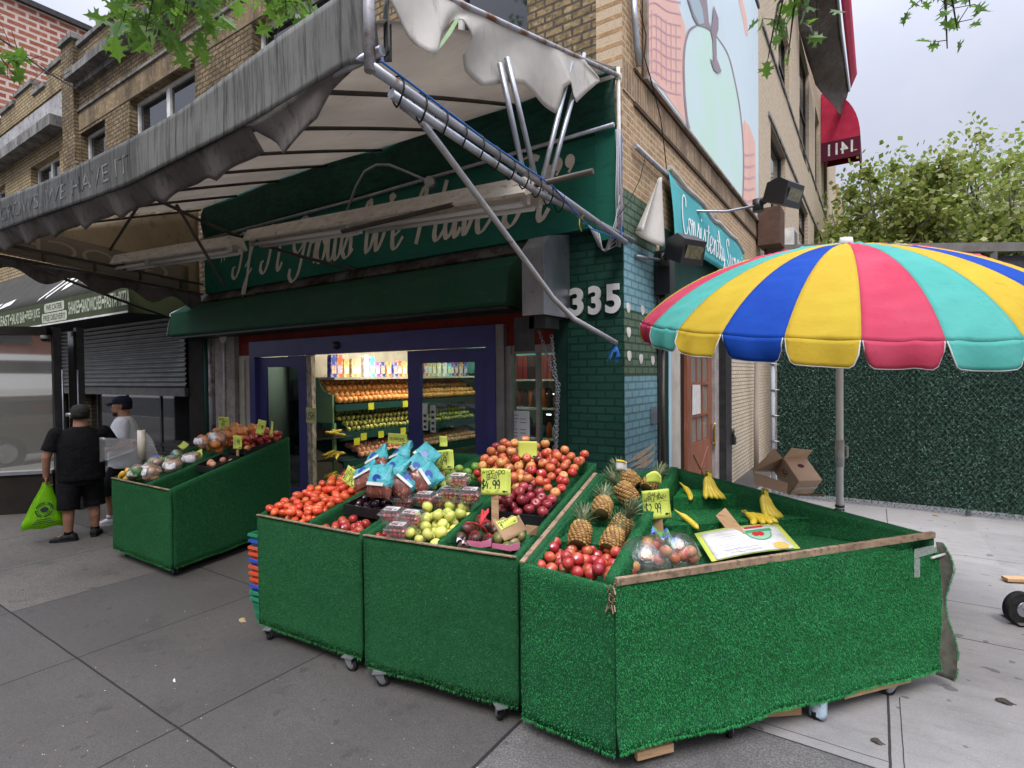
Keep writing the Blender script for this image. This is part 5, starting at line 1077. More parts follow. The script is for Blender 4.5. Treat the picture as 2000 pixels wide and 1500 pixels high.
mb.tube([e0+wd_*.2+wn_*.08+V((0, 0, 1.5)), e0+wd_*.3+wn_*.08+V((0, 0, 1.5))], .03, 8); mb.tube([e0+wd_*.2+wn_*.08+V((0, 0, 1.1)), e0+wd_*.3+wn_*.08+V((0, 0, 1.1))], .03, 8); mb.build('lock_bar', m_steel, cw)
mb = MB(); mb.beam(W0+V((-8, -.05, 1.4)), W0+V((-.05, -.05, 1.4)), .1, 2.8); mb.build('return_wall', m_riser, cw)
mb = MB(); q = W0.lerp(W1, .1)+wn_*.05; mb.sheet(lambda u, v: q+wd_*(.55*u)+V((0, 0, 2.72-.5*v))+wn_*(.02*math.sin(u*9+v*3)), 10, 6, .004); po = mb.build('banner', M('navy_banner', (.015, .02, .045), (.1, .12, .16), 7, .5, .7, rough=.35), label='dark navy plastic banner hung at the top of the corner window', cat='banner')
mb = MB(); mb.sheet(lambda u, v: q+wd_*(.02+.2*u)+V((0, 0, 2.48-.1*v))+wn_*(.035+.02*math.sin(.36*u*9)), 4, 3, .004); mb.build('stripe', M('green_stripe', (.03, .4, .15), rough=.5), po)
c = W1+wd_*-.05+wn_*.1+V((0, 0, 2.68)); mb = MB(); mb.tube([c+V((0, 0, .05)), c], .05, 10); mb.ball(c, .048, 10, 6, 1); mb.build('security_camera', [m_white, m_blackplastic], label='white dome security camera under the pizza shop soffit', cat='camera')
# ================================================================ artificial turf stands
def turfmat(name, d, m_, l, base):
    m, t, p = newmat(name); ri = t.new('ShaderNodeNewGeometry').outputs['Random Per Island']; P = pos(t)
    col = t.ramp(ri, 0., 1., d, l)
    col = t.mix(t.ramp(t.noise(t.vmul(P, (1, 1, 2.2)), 2.6, 6, .7), .36, .68), col, t.mix(1., col, base, 'MULTIPLY')); col = t.mix(t.math('MULTIPLY', t.ramp(t.noise(t.vmul(P, (1, 1, 2.6)), 1.3, 5, .6), .5, .72), .45), col, t.mix(.5, col, (.09, .3, .16)))
    col = t.mix(t.math('MULTIPLY', t.ramp(t.noise(P, 45, 2), .66, .74), .3), col, (.3, .36, .3))
    t.put(p.inputs['Base Color'], col); p.inputs['Roughness'].default_value = .7; p.inputs['Specular IOR Level'].default_value = .12; return m
m_turfb = M('turf_backing', (.01, .075, .027), (.018, .1, .038), 30, rough=.9, bump=.4, bsc=220, bd=.004)
m_blade_shade = turfmat('turf_fibre_shaded', (.02, .13, .034), 0, (.055, .25, .074), (.52, .58, .52))  # darker copy: shade of awning and trees put into the turf colour
m_blade_lit = turfmat('turf_fibre_lit', (.022, .215, .056), 0, (.062, .44, .135), (.6, .65, .6))  # brighter copy of the same turf, open daylight put into its colour
m_woodrim = M('weathered_wood_rim', (.36, .25, .16), (.22, .15, .1), 6, c3=(.1, .075, .055), sc3=25, lo3=.5, hi3=.7, rough=.8, bump=.3, bsc=90)
m_pine = M('raw_pine', (.55, .36, .2), (.44, .27, .14), 6, c3=(.3, .17, .09), sc3=30, lo3=.55, hi3=.75, rough=.75, stretch=(.3, .3, 3))
m_caster = M('caster_steel', (.4, .41, .43), (.28, .28, .29), 9, rough=.4, metal=.7)
def blades(mb, fn, nf, n, mi=1, L=.0085, W=.0026, down=.5):
    for _ in range(n):
        u, v = R.random(), R.random(); p = fn(u, v); nr = nf
        d = nr*R.uniform(.25, .8)+V((R.uniform(-.7, .7), R.uniform(-.7, .7), R.uniform(-.6, .5)-down)); d = d.normalized()*L*R.uniform(.6, 1.25)
        w_ = d.cross(V((R.uniform(-1, 1), R.uniform(-1, 1), R.uniform(-1, 1)))).normalized()*W*.5
        b = len(mb.v); mb.v += [p-w_+nr*.001, p+w_+nr*.001, p+d+nr*.001]; mb.f.append([b, b+1, b+2]); mb.m.append(mi); mb.s.append(False)
def nz(p, s=3.): return noise.noise(p*s)
def turf_panel(par, name, A, B, za, zb, z0=.104, out=None, th=.03, dens=21000, mat_=None, top=None, bulge=.006, edge=.01, inner=False, topf=True, fringe=True):
    """upright panel from A to B (xy), top heights za / zb, outward normal out, turf pile on its face and top"""
    A = V((A[0], A[1], 0)); B = V((B[0], B[1], 0)); out = V((out[0], out[1], 0)).normalized()
    L = (B-A).length; hm = ((za+zb)/2-z0)
    def f(u, v):
        q = A.lerp(B, u); zt = za+(zb-za)*u; zl = z0+edge*nz(q, 4.)+.5*edge*nz(q, 13.); r_ = q+V((0, 0, zl+(zt-zl)*v))
        return r_+out*bulge*(nz(r_, 2.2)+.4*nz(r_, 7.))*(1-abs(2*v-1)**6)
    mb = MB(); nu, nv = max(4, int(L/.05)), max(3, int(hm/.06))
    g = lambda u, v: f(u, v)
    # sheet normal must face out
    a = (f(.6, .5)-f(.4, .5)).cross(f(.5, .6)-f(.5, .4)); s_ = 1 if a.dot(out) > 0 else -1
    mb.sheet(f, nu, nv, out*th, 0)
    blades(mb, f, out, int(L*hm*dens))
    if topf: blades(mb, lambda u, v: f(u, 1)-out*th*v, V((0, 0, 1)), int(L*th*dens*1.6), down=0)
    if inner: blades(mb, lambda u, v: f(u, 1-v*.25)-out*th, -out, int(L*hm*.25*dens*.8))
    if fringe: blades(mb, lambda u, v: f(u, .004), out+V((0, 0, -.8)), int(L*420), L=.022, W=.003, down=.8)
    return mb.build(name, [m_turfb, mat_ or m_blade_shade], par)
def turf_deck(par, name, pts, mat_=None, dens=6000, skirt=.0):
    """sloping turf sheet through 4 corner points (front-left, front-right, back-right, back-left)"""
    p = [V(q) for q in pts]; f = lambda u, v: p[0].lerp(p[1], u).lerp(p[3].lerp(p[2], u), v)
    mb = MB(); n = (p[1]-p[0]).cross(p[3]-p[0]).normalized(); ar = ((p[1]-p[0]).cross(p[3]-p[0])).length
    mb.sheet(f, 6, 6, n*.012, 0); blades(mb, f, n, int(ar*dens), down=0)
    return mb.build(name, [m_turfb, mat_ or m_blade_shade], par)
def caster(par, p, rz=0., mw=None):
    p = V(p); d = V((math.cos(rz), math.sin(rz), 0)); sdv = V((-d.y, d.x, 0))
    mb = MB(); mb.obox(p+V((0, 0, .098)), d*.045, sdv*.035, V((0, 0, .004))); mb.tube([p+V((0, 0, .075)), p+V((0, 0, .094))], .022, 10)
    for s_ in (-1, 1):
        q = p+sdv*.02*s_; mb.prism([q-d*.03+V((0, 0, .085)), q+d*.03+V((0, 0, .085)), q-d*.005+V((0, 0, .03)), q-d*.035+V((0, 0, .03))], sdv*.003*s_)
    c = mb.build('caster', m_caster, par)
    q = p-d*.02+V((0, 0, .037)); mb = MB(); mb.tube([q-sdv*.013, q+sdv*.013], .037, 16); mb.build('wheel', m_rubber, c)
    mb = MB(); mb.tube([q-sdv*.0145, q+sdv*.0145], .02, 12); mb.build('hub', m_caster, c)
class Stand:
    def __init__(s, name, label, fl, fr, back, zf, zb):
        s.o = V((*fl, 0)); s.e = V((fr[0]-fl[0], fr[1]-fl[1], 0)); s.W = s.e.length; s.e.normalize(); s.n = V((back[0]-fl[0], back[1]-fl[1], 0)); s.D = s.n.length; s.n.normalize()
        s.zf, s.zb = zf, zb; c = s.o+s.e*s.W/2+s.n*s.D/2; s.t = thing(name, label, 'produce stand', tuple(c), 'turf covered produce stands on the pavement')
    def at(s, a, t, z=0.): return s.o+s.e*a+s.n*t+V((0, 0, z))
    def rim(s, t): return s.zf+(s.zb-s.zf)*t/s.D
    def st(s, p): q = V((p.x, p.y, 0))-s.o; det = s.e.x*s.n.y-s.e.y*s.n.x; return ((q.x*s.n.y-q.y*s.n.x)/det, (s.e.x*q.y-s.e.y*q.x)/det)
    def shell(s, divs=(), dens=21000, mat_=None, sd=12000, cast=0.):
        W, D = s.W, s.D; t = s.t; en = V((s.n.y, -s.n.x, 0))
        turf_panel(t, 'front_panel', s.at(0, 0), s.at(W, 0), s.zf, s.zf, out=-s.n, dens=dens, mat_=mat_)
        turf_panel(t, 'side_panel', s.at(0, D), s.at(0, .032), s.zb, s.rim(.03), out=-en, dens=sd, mat_=mat_, inner=True)
        turf_panel(t, 'side_panel', s.at(W, .032), s.at(W, D), s.rim(.03), s.zb, out=en, dens=sd, mat_=mat_, inner=True)
        turf_panel(t, 'back_panel', s.at(W-.035, D), s.at(.035, D), s.zb, s.zb, out=s.n, dens=1500, mat_=mat_, inner=True)
        for d in divs:
            turf_panel(t, 'divider', s.at(d, .035), s.at(d, D-.035), s.rim(.03)+.012, s.zb+.012, z0=.75, out=en, th=.035, dens=9000, mat_=mat_, inner=True, fringe=False)
        mb = MB(); p = s.at(0, -.001); mb.beam(s.at(.004, -.003, s.zf+.0035), s.at(W-.004, -.003, s.zf+.0035), .022, .007); mb.build('wood_edge', m_woodrim, t)
        for a, q in ((.12, cast), (W-.12, cast), (.1, D-.12), (W-.1, D-.12)): caster(t, s.at(a, q), R.uniform(0, 6))
# ---------------------------------------------------------------- fruit meshes
def fruitmat(name, c1, c2, sc_=3., lo=.4, hi=.6, c3=None, rough=.32, var=.25, stem=True, huev=0., spk=None):
    m, t, p = newmat(name); O = obc(t); oi = t.new('ShaderNodeObjectInfo').outputs['Random']
    off = t.new('ShaderNodeVectorMath', operation='ADD'); t.put(off.inputs[0], O); cbn = t.new('ShaderNodeCombineXYZ'); t.put(cbn.inputs[0], t.math('MULTIPLY', oi, 37.)); t.put(off.inputs[1], cbn.outputs[0])
    nse = t.noise(t.vmul(off.outputs[0], (1, 1, .45)), sc_/.08, 4, .6); f = t.ramp(t.math('ADD', nse, t.math('MULTIPLY_ADD', oi, var, -var/2)), lo, hi)
    col = t.mix(f, c1, c2)
    if c3: col = t.mix(t.ramp(t.math('FRACT', t.math('MULTIPLY', oi, 7.13)), .55, .8), col, t.mix(f, c3[0], c3[1]))
    if spk: col = t.mix(t.math('MULTIPLY', t.ramp(t.noise(off.outputs[0], 700, 2), .6, .7), .5), col, spk)
    hs = t.new('ShaderNodeHueSaturation'); t.put(hs.inputs['Color'], col); t.put(hs.inputs['Value'], t.math('MULTIPLY_ADD', t.math('FRACT', t.math('MULTIPLY', oi, 3.7)), .35, .82)); hs.inputs['Hue'].default_value = .5; hs.inputs['Fac'].default_value = 1
    t.put(p.inputs['Base Color'], hs.outputs[0]); p.inputs['Roughness'].default_value = rough; p.inputs['Subsurface Weight'].default_value = 0
    t.put(p.inputs['Normal'], t.bump(t.noise(O, 60, 3), .06, .004)); return m
def apple_prof(r, h=.92, dim=.22):
    out = []
    for i in range(15):
        a = -PI/2+PI*i/14; rr = math.cos(a)*(1+.06*math.sin(a)); z = math.sin(a)*h
        k = math.exp(-(rr/.33)**2); z += (-dim if z > 0 else dim*.6)*k
        out.append((max(rr, .012)*r, z*r))
    return out
m_stemw = M('fruit_stem', (.06, .04, .02), rough=.8)
def apple(name, r, mat_, stem=True, lobes=0., seg=18, h=.92, dim=.22):
    mb = MB(); mb.lathe(apple_prof(r, h, dim), seg, (0, 0, 0), 0)
    if lobes:
        for p in mb.v: a = math.atan2(p.y, p.x); p.xy = p.xy*(1+lobes*math.cos(5*a)*(.5-.5*p.z/r))
    if stem: mb.tube([(0, 0, r*.62), (r*.06, 0, r*.85), (r*.16, 0, r*1.08)], [r*.035, r*.03, r*.05], 5, 1)
    return mb.mesh(name, [mat_, m_stemw])
def ball(name, r, mat_, sc_=(1, 1, 1), n=16, k=11, crease=0., tip=0., bite=0.):
    mb = MB(); mb.ball((0, 0, 0), r, n, k, 0, sc_)
    for p in mb.v:
        a = math.atan2(p.y, p.x)
        if crease: p.xy = p.xy*(1-crease*math.exp(-(a/.35)**2))
        if tip: f = max(0, p.z/(r*sc_[2])); p.z += tip*r*f**4
    return mb.mesh(name, mat_)
m_sticker = M('fruit_sticker', (.75, .74, .7), (.5, .4, .5), 300, rough=.4, obj=True)
FRU = {
 'plum_tomato': ball('plum_tomato', .031, fruitmat('tomato_skin', (.64, .085, .03), (.5, .045, .02), 1.6, .4, .65, rough=.22, c3=((.66, .15, .04), (.55, .07, .03))), (1, 1, 1.36), tip=.08),
 'dark_plum': ball('dark_plum', .034, fruitmat('dark_plum_skin', (.016, .006, .012), (.05, .012, .025), 1.2, rough=.18, spk=(.15, .1, .13)), (1, 1, .94), crease=.04),
 'nectarine': ball('nectarine', .036, fruitmat('nectarine_skin', (.42, .028, .03), (.5, .13, .05), 1., .46, .64, c3=((.3, .02, .03), (.42, .06, .04)), rough=.3), (1, 1, .95), crease=.06),
 'golden_apple': apple('golden_apple', .04, fruitmat('golden_apple_skin', (.62, .6, .14), (.55, .58, .12), 1., rough=.33, var=.3, spk=(.35, .32, .1)), dim=.28, lobes=.02),
 'green_apple': apple('green_apple', .038, fruitmat('green_apple_skin', (.2, .36, .045), (.3, .42, .07), 1., rough=.28), dim=.26),
 'pear_apple': apple('yellow_green_apple', .04, fruitmat('yellow_green_skin', (.36, .38, .06), (.42, .4, .1), 1., rough=.35), dim=.24, h=1.02),
 'gala_apple': apple('gala_apple', .039, fruitmat('gala_skin', (.45, .04, .03), (.62, .3, .09), 1.5, .42, .66, c3=((.55, .14, .05), (.6, .24, .08)), rough=.33, var=.5), dim=.26),
 'red_apple': apple('red_apple', .039, fruitmat('red_apple_skin', (.16, .012, .02), (.26, .025, .03), 1.4, .4, .6, c3=((.2, .012, .025), (.36, .05, .06)), rough=.22, var=.3, spk=(.4, .2, .18)), dim=.26, lobes=.05),
 'grapefruit': ball('grapefruit', .052, fruitmat('grapefruit_skin', (.6, .2, .05), (.62, .27, .09), .8, rough=.45), (1, 1, .95)),
 'orange': ball('orange', .042, fruitmat('orange_skin', (.62, .25, .05), (.66, .32, .1), 1., rough=.45), (1, 1, .96)),
 'peach': ball('peach', .036, fruitmat('peach_skin', (.62, .24, .16), (.6, .36, .2), 1., rough=.7), (1, 1, .95), crease=.07),
 'mango': ball('mango', .047, fruitmat('mango_skin', (.1, .13, .03), (.2, .17, .045), 1.2, c3=((.12, .16, .05), (.3, .16, .05)), rough=.35, spk=(.25, .25, .12)), (.82, .95, 1.22)),
 'avocado': ball('avocado', .036, fruitmat('avocado_skin', (.03, .014, .014), (.075, .04, .03), 2., rough=.4, spk=(.2, .13, .11)), (1, 1, 1.3), tip=.1),
 'grape_tomato': ball('grape_tomato', .014, fruitmat('grape_tomato_skin', (.5, .045, .03), (.42, .03, .025), 1., rough=.2), (1, 1, 1.1), n=10, k=7),
 'pear': ball('pear', .037, fruitmat('pear_skin', (.45, .4, .1), (.36, .38, .08), 1., rough=.4), (1, 1, 1.2), n=12, k=9, tip=.3),
 'potato': ball('potato', .04, fruitmat('potato_skin', (.42, .24, .11), (.34, .18, .08), 2., rough=.6), (1.2, 1, .85), n=12, k=9),
 'mandarin': ball('mandarin', .034, fruitmat('mandarin_skin', (.62, .2, .03), (.55, .15, .02), 1., rough=.35), (1, 1, .85), n=12, k=9),
 'lemon_mango': ball('yellow_mango', .042, fruitmat('yellow_mango_skin', (.66, .36, .03), (.6, .42, .06), 1., rough=.35), (.9, .9, 1.25), n=12, k=9),
}
FR_R = {k: max(v.co.length for v in m.vertices) for k, m in FRU.items()}
def fruit(kind, p, label, cat, group, rot=None, s=1., sticker=False):
    o = bpy.data.objects.new(kind if kind not in ('pear_apple', 'lemon_mango') else {'pear_apple': 'yellow_green_apple', 'lemon_mango': 'yellow_mango'}[kind], FRU[kind]); COL.objects.link(o); o.location = p
    o.rotation_euler = rot if rot else (R.uniform(-.9, .9), R.uniform(-.9, .9), R.uniform(0, 6.3)); o.scale = (s, s, s); ORG[o.name] = V(p)
    tag(o, label, cat, group)
    if sticker:
        d = V((R.uniform(-.2, .5), -1, R.uniform(.2, .9))).normalized(); rad = min(v.co.length for v in FRU[kind].vertices if abs(v.co.z) < .5*FR_R[kind])
        a = d.cross(V((0, 0, 1))).normalized(); b = a.cross(d); o.rotation_euler = (0, 0, 0)
        m = MB(); m.add([d*(rad*1.0+.0012)+(a*math.cos(k)+b*math.sin(k))*.009 for k in [2*PI*i/10 for i in range(10)]], [tuple(range(10))])
        so = bpy.data.objects.new('sticker', m.mesh('sticker', m_sticker)); so.parent = o; COL.objects.link(so)
    return o
def inside(poly, x, y):
    c = False; n = len(poly)
    for i in range(n):
        (x1, y1), (x2, y2) = poly[i], poly[(i+1) % n]
        if (y1 > y) != (y2 > y) and x < (x2-x1)*(y-y1)/(y2-y1)+x1: c = not c
    return c
def heap(kinds, poly, floor, cap, n, r, label, cat, group, tries=60, s=1., stick=0., rot=None, flat=1., jit=.0):
    """pile of fruit: each one dropped at the lowest free place of several random tries; cap(x,y) limits the mound"""
    xs = [p[0] for p in poly]; ys = [p[1] for p in poly]; P = []; r2 = r*2
    fails = 0
    while len(P) < n and fails < 40:
        best = None
        for _ in range(tries):
            x, y = R.uniform(min(xs), max(xs)), R.uniform(min(ys), max(ys))
            if not inside(poly, x, y): continue
            z = floor(x, y)+r*flat
            for q in P:
                dx, dy = q.x-x, q.y-y; d2 = dx*dx+dy*dy
                if d2 < r2*r2: z = max(z, q.z+flat*math.sqrt(r2*r2-d2))
            if z+r*flat > cap(x, y): continue
            k = z-floor(x, y)
            if best is None or k < best[0]: best = (k, V((x, y, z)))
        if best is None: fails += 1; continue
        P.append(best[1])
    for i, p in enumerate(P):
        kd = kinds if isinstance(kinds, str) else kinds(p, i)
        fruit(kd, p, label if isinstance(label, str) else label[kd], cat if isinstance(cat, str) else cat[kd], group if isinstance(group, str) else group[kd], rot(p) if rot else None, s*R.uniform(.93, 1.07), R.random() < stick)
    return P
# ---------------------------------------------------------------- price cards
m_card = M('fluorescent_card', (.6, .67, .13), (.55, .63, .11), 3, rough=.6); m_ink = M('marker_ink', (.02, .03, .035), rough=.6)
m_stick = m_pine
FISH = [(0, .5), (.15, .75), (.45, .8), (.7, .55), (.95, .8), (.9, .5), (.98, .2), (.7, .45), (.45, .15), (.15, .25)]
def card(p, w_, h_, lines, label, yaw=0., tilt=.15, roll=0., stick=0., extra=True, double=False, curl=.008, sw=.045):
    """hand lettered price card: p is the lower centre; lines = (text, x, y, w, h, r) in card fractions"""
    p = V(p); o = thing('price_sign', label, 'price sign', tuple(p), 'handwritten fluorescent price signs')
    Rm = Matrix.Rotation(yaw, 3, 'Z') @ Matrix.Rotation(-tilt, 3, 'X') @ Matrix.Rotation(roll, 3, 'Y')
    def f(x, y, l=0): xx = (x-.5)*w_; return p+Rm @ V((xx, -l-curl*math.sin(x*PI)+curl*.6*math.sin(y*4), y*h_))
    mb = MB(); mb.sheet(lambda u, v: f(u, v, 0), 8, 8, .0015); c = mb.build('card', m_card, o)
    if double:
        mb = MB(); mb.sheet(lambda u, v: f(u*1.0+.05+.02*v, v-.03, -.012), 8, 8, .0015); mb.build('backing_card', m_card, o)
    mb = MB(); ff = lambda x, y, l=0: f(x/w_, y/h_, .0014+l)
    for tx, x, y, w, h, r in lines:
        if tx == '_': ribbon(mb, [(x*w_, y*h_), ((x+w)*w_, (y+.01)*h_)], ff, .003, .003)
        elif tx == 'box':
            for a, b in (((x, y), (x+w, y)), ((x, y+h), (x+w, y+h)), ((x, y), (x, y+h))): ribbon(mb, [(a[0]*w_, a[1]*h_), (b[0]*w_, b[1]*h_)], ff, .002, .003)
        else: pen(mb, tx, ff, x*w_, y*h_, w*w_, h*h_, r*.52, 0, .08, .0012)
    if extra: mb.add([ff((.78+.2*a)*w_, (.06+.13*b)*h_, .0008) for a, b in FISH], [tuple(range(len(FISH)))])
    mb.build('handwriting', m_ink, c)
    if stick:
        mb = MB(); mb.beam(p+Rm @ V((0, .006, h_*.25)), p+Rm @ V((0, .012, -stick)), sw, .008, up=Rm @ V((0, 1, 0)) if False else (0, 1, .01)); mb.build('stick', m_stick, o)
    return o
m_tray = M('black_tray', (.008, .008, .009), (.016, .016, .017), 20, rough=.4)
def tray(s, a0, a1, t0, t1, z, h, label, tilt=.0, zb=None):
    """open black display tray lying in stand coordinates"""
    o = thing('display_tray', label, 'tray', tuple(s.at((a0+a1)/2, (t0+t1)/2, z)), 'black display trays')
    z2 = z if zb is None else zb
    c = [s.at(a0, t0, z), s.at(a1, t0, z), s.at(a1, t1, z2), s.at(a0, t1, z2)]; mb = MB(); mb.prism(c, (0, 0, .006))
    mb.build('base', m_tray, o); mb = MB(); up_ = V((0, 0, h))
    for i in range(4):
        a, b = c[i], c[(i+1) % 4]; m_ = (c[0]+c[1]+c[2]+c[3])/4; inw = lambda q: q+(m_-q).normalized()*.014
        mb.add([a+V((0, 0, .006)), b+V((0, 0, .006)), b+up_, a+up_, inw(a)+V((0, 0, .006)), inw(b)+V((0, 0, .006)), inw(b)+up_, inw(a)+up_], [(0, 1, 2, 3), (5, 4, 7, 6), (3, 2, 6, 7)])
    mb.build('rim', m_tray, o); return o
# ================================================================ stand one: tomatoes and plums
s1 = Stand('produce_stand', 'green turf stand heaped with plum tomatoes and dark plums, second from left', (-1.85, -3.0), (-.73, -2.94), (-2.0, -1.4), .968, 1.3)
s1.shell((.60,))
turf_deck(s1.t, 'deck', [s1.at(.03, .03, .9), s1.at(.57, .03, .9), s1.at(.57, s1.D-.03, 1.17), s1.at(.03, s1.D-.03, 1.17)])
turf_deck(s1.t, 'deck', [s1.at(.635, .03, .88), s1.at(1.09, .03, .88), s1.at(1.09, s1.D-.03, 1.17), s1.at(.635, s1.D-.03, 1.17)])
def polyst(s, pts): return [(s.at(a, t).x, s.at(a, t).y) for a, t in pts]
def flo(s, f): return lambda x, y: f(*s.st(V((x, y, 0))))
def capf(s, f): return lambda x, y: f(*s.st(V((x, y, 0))))
heap('plum_tomato', polyst(s1, [(.055, .055), (.545, .055), (.545, .98), (.055, .98)]), flo(s1, lambda a, t: .905+.2*t), capf(s1, lambda a, t: 1.035+.21*t+.10*math.exp(-((a-.3)/.2)**2)*math.exp(-((t-.55)/.4)**2)), 150, .033,
     'orange red plum tomato in the heap at the left of its turf stand', 'tomato', 'plum tomatoes heaped in the left bay', rot=lambda p: (PI/2+R.uniform(-.5, .5), R.uniform(-.5, .5), R.uniform(0, 6.3)))
heap('nectarine', polyst(s1, [(.67, .06), (1.07, .06), (1.07, .25), (.67, .25)]), lambda x, y: .895, lambda x, y: 1.02, 18, .036, 'small dark red nectarine at the front of the plum bay', 'nectarine', 'dark red nectarines below the plum tray', stick=.1)
tray(s1, .645, 1.08, .3, .66, .985, .075, 'black tray of dark plums in the turf stand', zb=1.04)
heap('dark_plum', polyst(s1, [(.69, .34), (1.05, .34), (1.05, .62), (.69, .62)]), flo(s1, lambda a, t: .99+.16*(t-.3)), lambda x, y: 1.19, 26, .034, 'glossy nearly black plum in its black tray', 'plum', 'dark plums in the black tray', stick=.15)
tray(s1, .645, 1.08, .8, 1.1, 1.08, .075, 'black tray of yellow green apples behind the plums', zb=1.12)
heap('pear_apple', polyst(s1, [(.69, .84), (1.05, .84), (1.05, 1.06), (.69, 1.06)]), lambda x, y: 1.1, lambda x, y: 1.28, 15, .04, 'yellow green apple in the tray behind the plum sign', 'apple', 'yellow green apples behind the plum sign')
# ================================================================ stand two: clamshells, golden apples, avocados, red apples
s2 = Stand('produce_stand', 'green turf stand with golden apples, clamshells and red apples, in the middle', (-.64, -2.99), (.48, -2.83), (-.86, -1.41), .99, 1.3)
s2.shell((.60,))
turf_deck(s2.t, 'deck', [s2.at(.03, .03, .9), s2.at(.57, .03, .9), s2.at(.57, s2.D-.03, 1.2), s2.at(.03, s2.D-.03, 1.2)])
turf_deck(s2.t, 'deck', [s2.at(.635, .03, .89), s2.at(1.09, .03, .89), s2.at(1.09, s2.D-.03, 1.2), s2.at(.635, s2.D-.03, 1.2)])
heap('golden_apple', polyst(s2, [(.22, .055), (.55, .055), (.55, .5), (.24, .42)]), flo(s2, lambda a, t: .925+.18*t), capf(s2, lambda a, t: 1.07+.15*t+.16*math.exp(-((a-.38)/.13)**2-((t-.28)/.2)**2)), 34, .041, 'pale yellow apple in the heap at the front of the middle stand', 'apple', 'golden apples heaped in the middle stand')
heap('grape_tomato', polyst(s2, [(.06, .06), (.2, .06), (.2, .14), (.06, .14)]), lambda x, y: .935, lambda x, y: 1.01, 12, .019, 'loose small red tomato beside the golden apples', 'tomato', 'loose small tomatoes at the front edge', s=1.35)
m_clam = filmmat('clear_clamshell', (.93, .95, .96), gl=.45, rough=.08, dif=.07)
m_clabel = M('clamshell_label', (.66, .66, .68), (.12, .1, .14), 60, .55, .6, rough=.4, obj=True, stretch=(.15, 1, 1))
def clam_proto():
    o = thing('clamshell_pack', '', 'plastic pack', (0, 0, 0))
    def rrect(hx, hy, z, r): return [V((cx*(hx-r)+r*math.cos(a), cy*(hy-r)+r*math.sin(a), z)) for cx, cy, a0 in ((1, 1, 0), (-1, 1, PI/2), (-1, -1, PI), (1, -1, 1.5*PI)) for a in [a0+PI/2*k/4 for k in range(5)]]
    mb = MB(); prf = [(.062, .048, 0), (.068, .054, .03), (.076, .06, .062), (.086, .07, .064)]
    mb.rings([rrect(a*(1+.0), b, z, .02) for a, b, z in prf], 0, False, False); mb.add(rrect(.062, .048, 0, .02), [tuple(range(20))])
    for k in range(-3, 4):   # pressed ribs
        for s_ in (-1, 1): mb.tube([(k*.019, s_*.0525, .005), (k*.021, s_*.0635, .06)], .003, 4, cap=False)
    mb.build('tray', m_clam, o)
    mb = MB(); mb.rings([rrect(.086, .07, .066, .02), rrect(.084, .068, .07, .02), rrect(.072, .056, .072, .02), rrect(.068, .052, .088, .018)], 0, False, False); mb.add(rrect(.068, .052, .088, .018), [tuple(range(20))]); mb.build('lid', m_clam, o)
    mb = MB(); mb.box(-.05, -.03, .089, .05, .03, .0905); lb_ = mb.build('label', m_white, o)
    mb = MB(); mb.box(-.044, -.024, .0908, .01, -.004, .0915); mb.box(-.044, .002, .0908, .044, .006, .0915); mb.box(-.044, .012, .0908, .02, .016, .0915); mb.box(.02, -.024, .0908, .044, -.01, .0915); mb.build('printing', M('label_print', (.05, .04, .06), (.4, .05, .06), 90, .5, .55, obj=True), lb_)
    return o
CL = clam_proto(); cl_n = [0]
def clam(p, rz, label, tl=(0, 0)):
    if cl_n[0] == 0: o = CL; o.location = p; o.rotation_euler = (tl[0], tl[1], rz)
    else: o = dup(CL, p, (tl[0], tl[1], rz))
    cl_n[0] += 1; o['label'] = label; o['group'] = 'clear clamshell packs of small tomatoes'
    Rm = Matrix.Rotation(rz, 3, 'Z') @ Matrix.Rotation(tl[1], 3, 'Y') @ Matrix.Rotation(tl[0], 3, 'X')
    for i in range(16):
        k = i % 8; q = V(((k % 4-1.5)*.029+R.uniform(-.004, .004), (k//4-.5)*.036+R.uniform(-.008, .008), .02+.027*(i//8)))
        fruit('grape_tomato', V(p)+Rm @ q, 'small red tomato packed inside a clear clamshell', 'tomato', 'small tomatoes inside the clamshells', s=R.uniform(.95, 1.12))
zz = lambda t: .905+.19*t
def cl2(u, v, z, rz, label, tl=(0.15, 0)): clam(onz(u, v, z), rz, label, tl)
cl2(780, 1048, 1.0, .25, 'lower clamshell at the front left under another pack')
cl2(768, 1018, 1.075, .3, 'left upper clamshell resting on the front packs')
cl2(805, 1024, 1.065, .2, 'clamshell touching the golden apples at the front')
cl2(790, 990, 1.1, .35, 'clamshell right in front of the plum sign')
cl2(832, 985, 1.12, .3, 'clamshell behind the tip of the golden apple heap')
cl2(866, 990, 1.09, .3, 'dark clamshell just right of the golden apple tip')
cl2(906, 992, 1.1, .3, 'clamshell at the bottom of the right stack')
cl2(920, 978, 1.17, .35, 'clamshell in the second layer left of the avocado sign')
cl2(880, 975, 1.165, .3, 'clamshell in the second layer beside the left pack')
cl2(897, 950, 1.26, .3, 'topmost clamshell of the stack left of the avocado sign')
heap('green_apple', polyst(s2, [(.02, .75), (.26, .75), (.26, 1.12), (.02, 1.12)]), flo(s2, lambda a, t: 1.13+.14*(t-.75)), lambda x, y: 1.42, 20, .039, 'bright green apple under the 1.49 apples sign', 'apple', 'green apples below the apples sign')
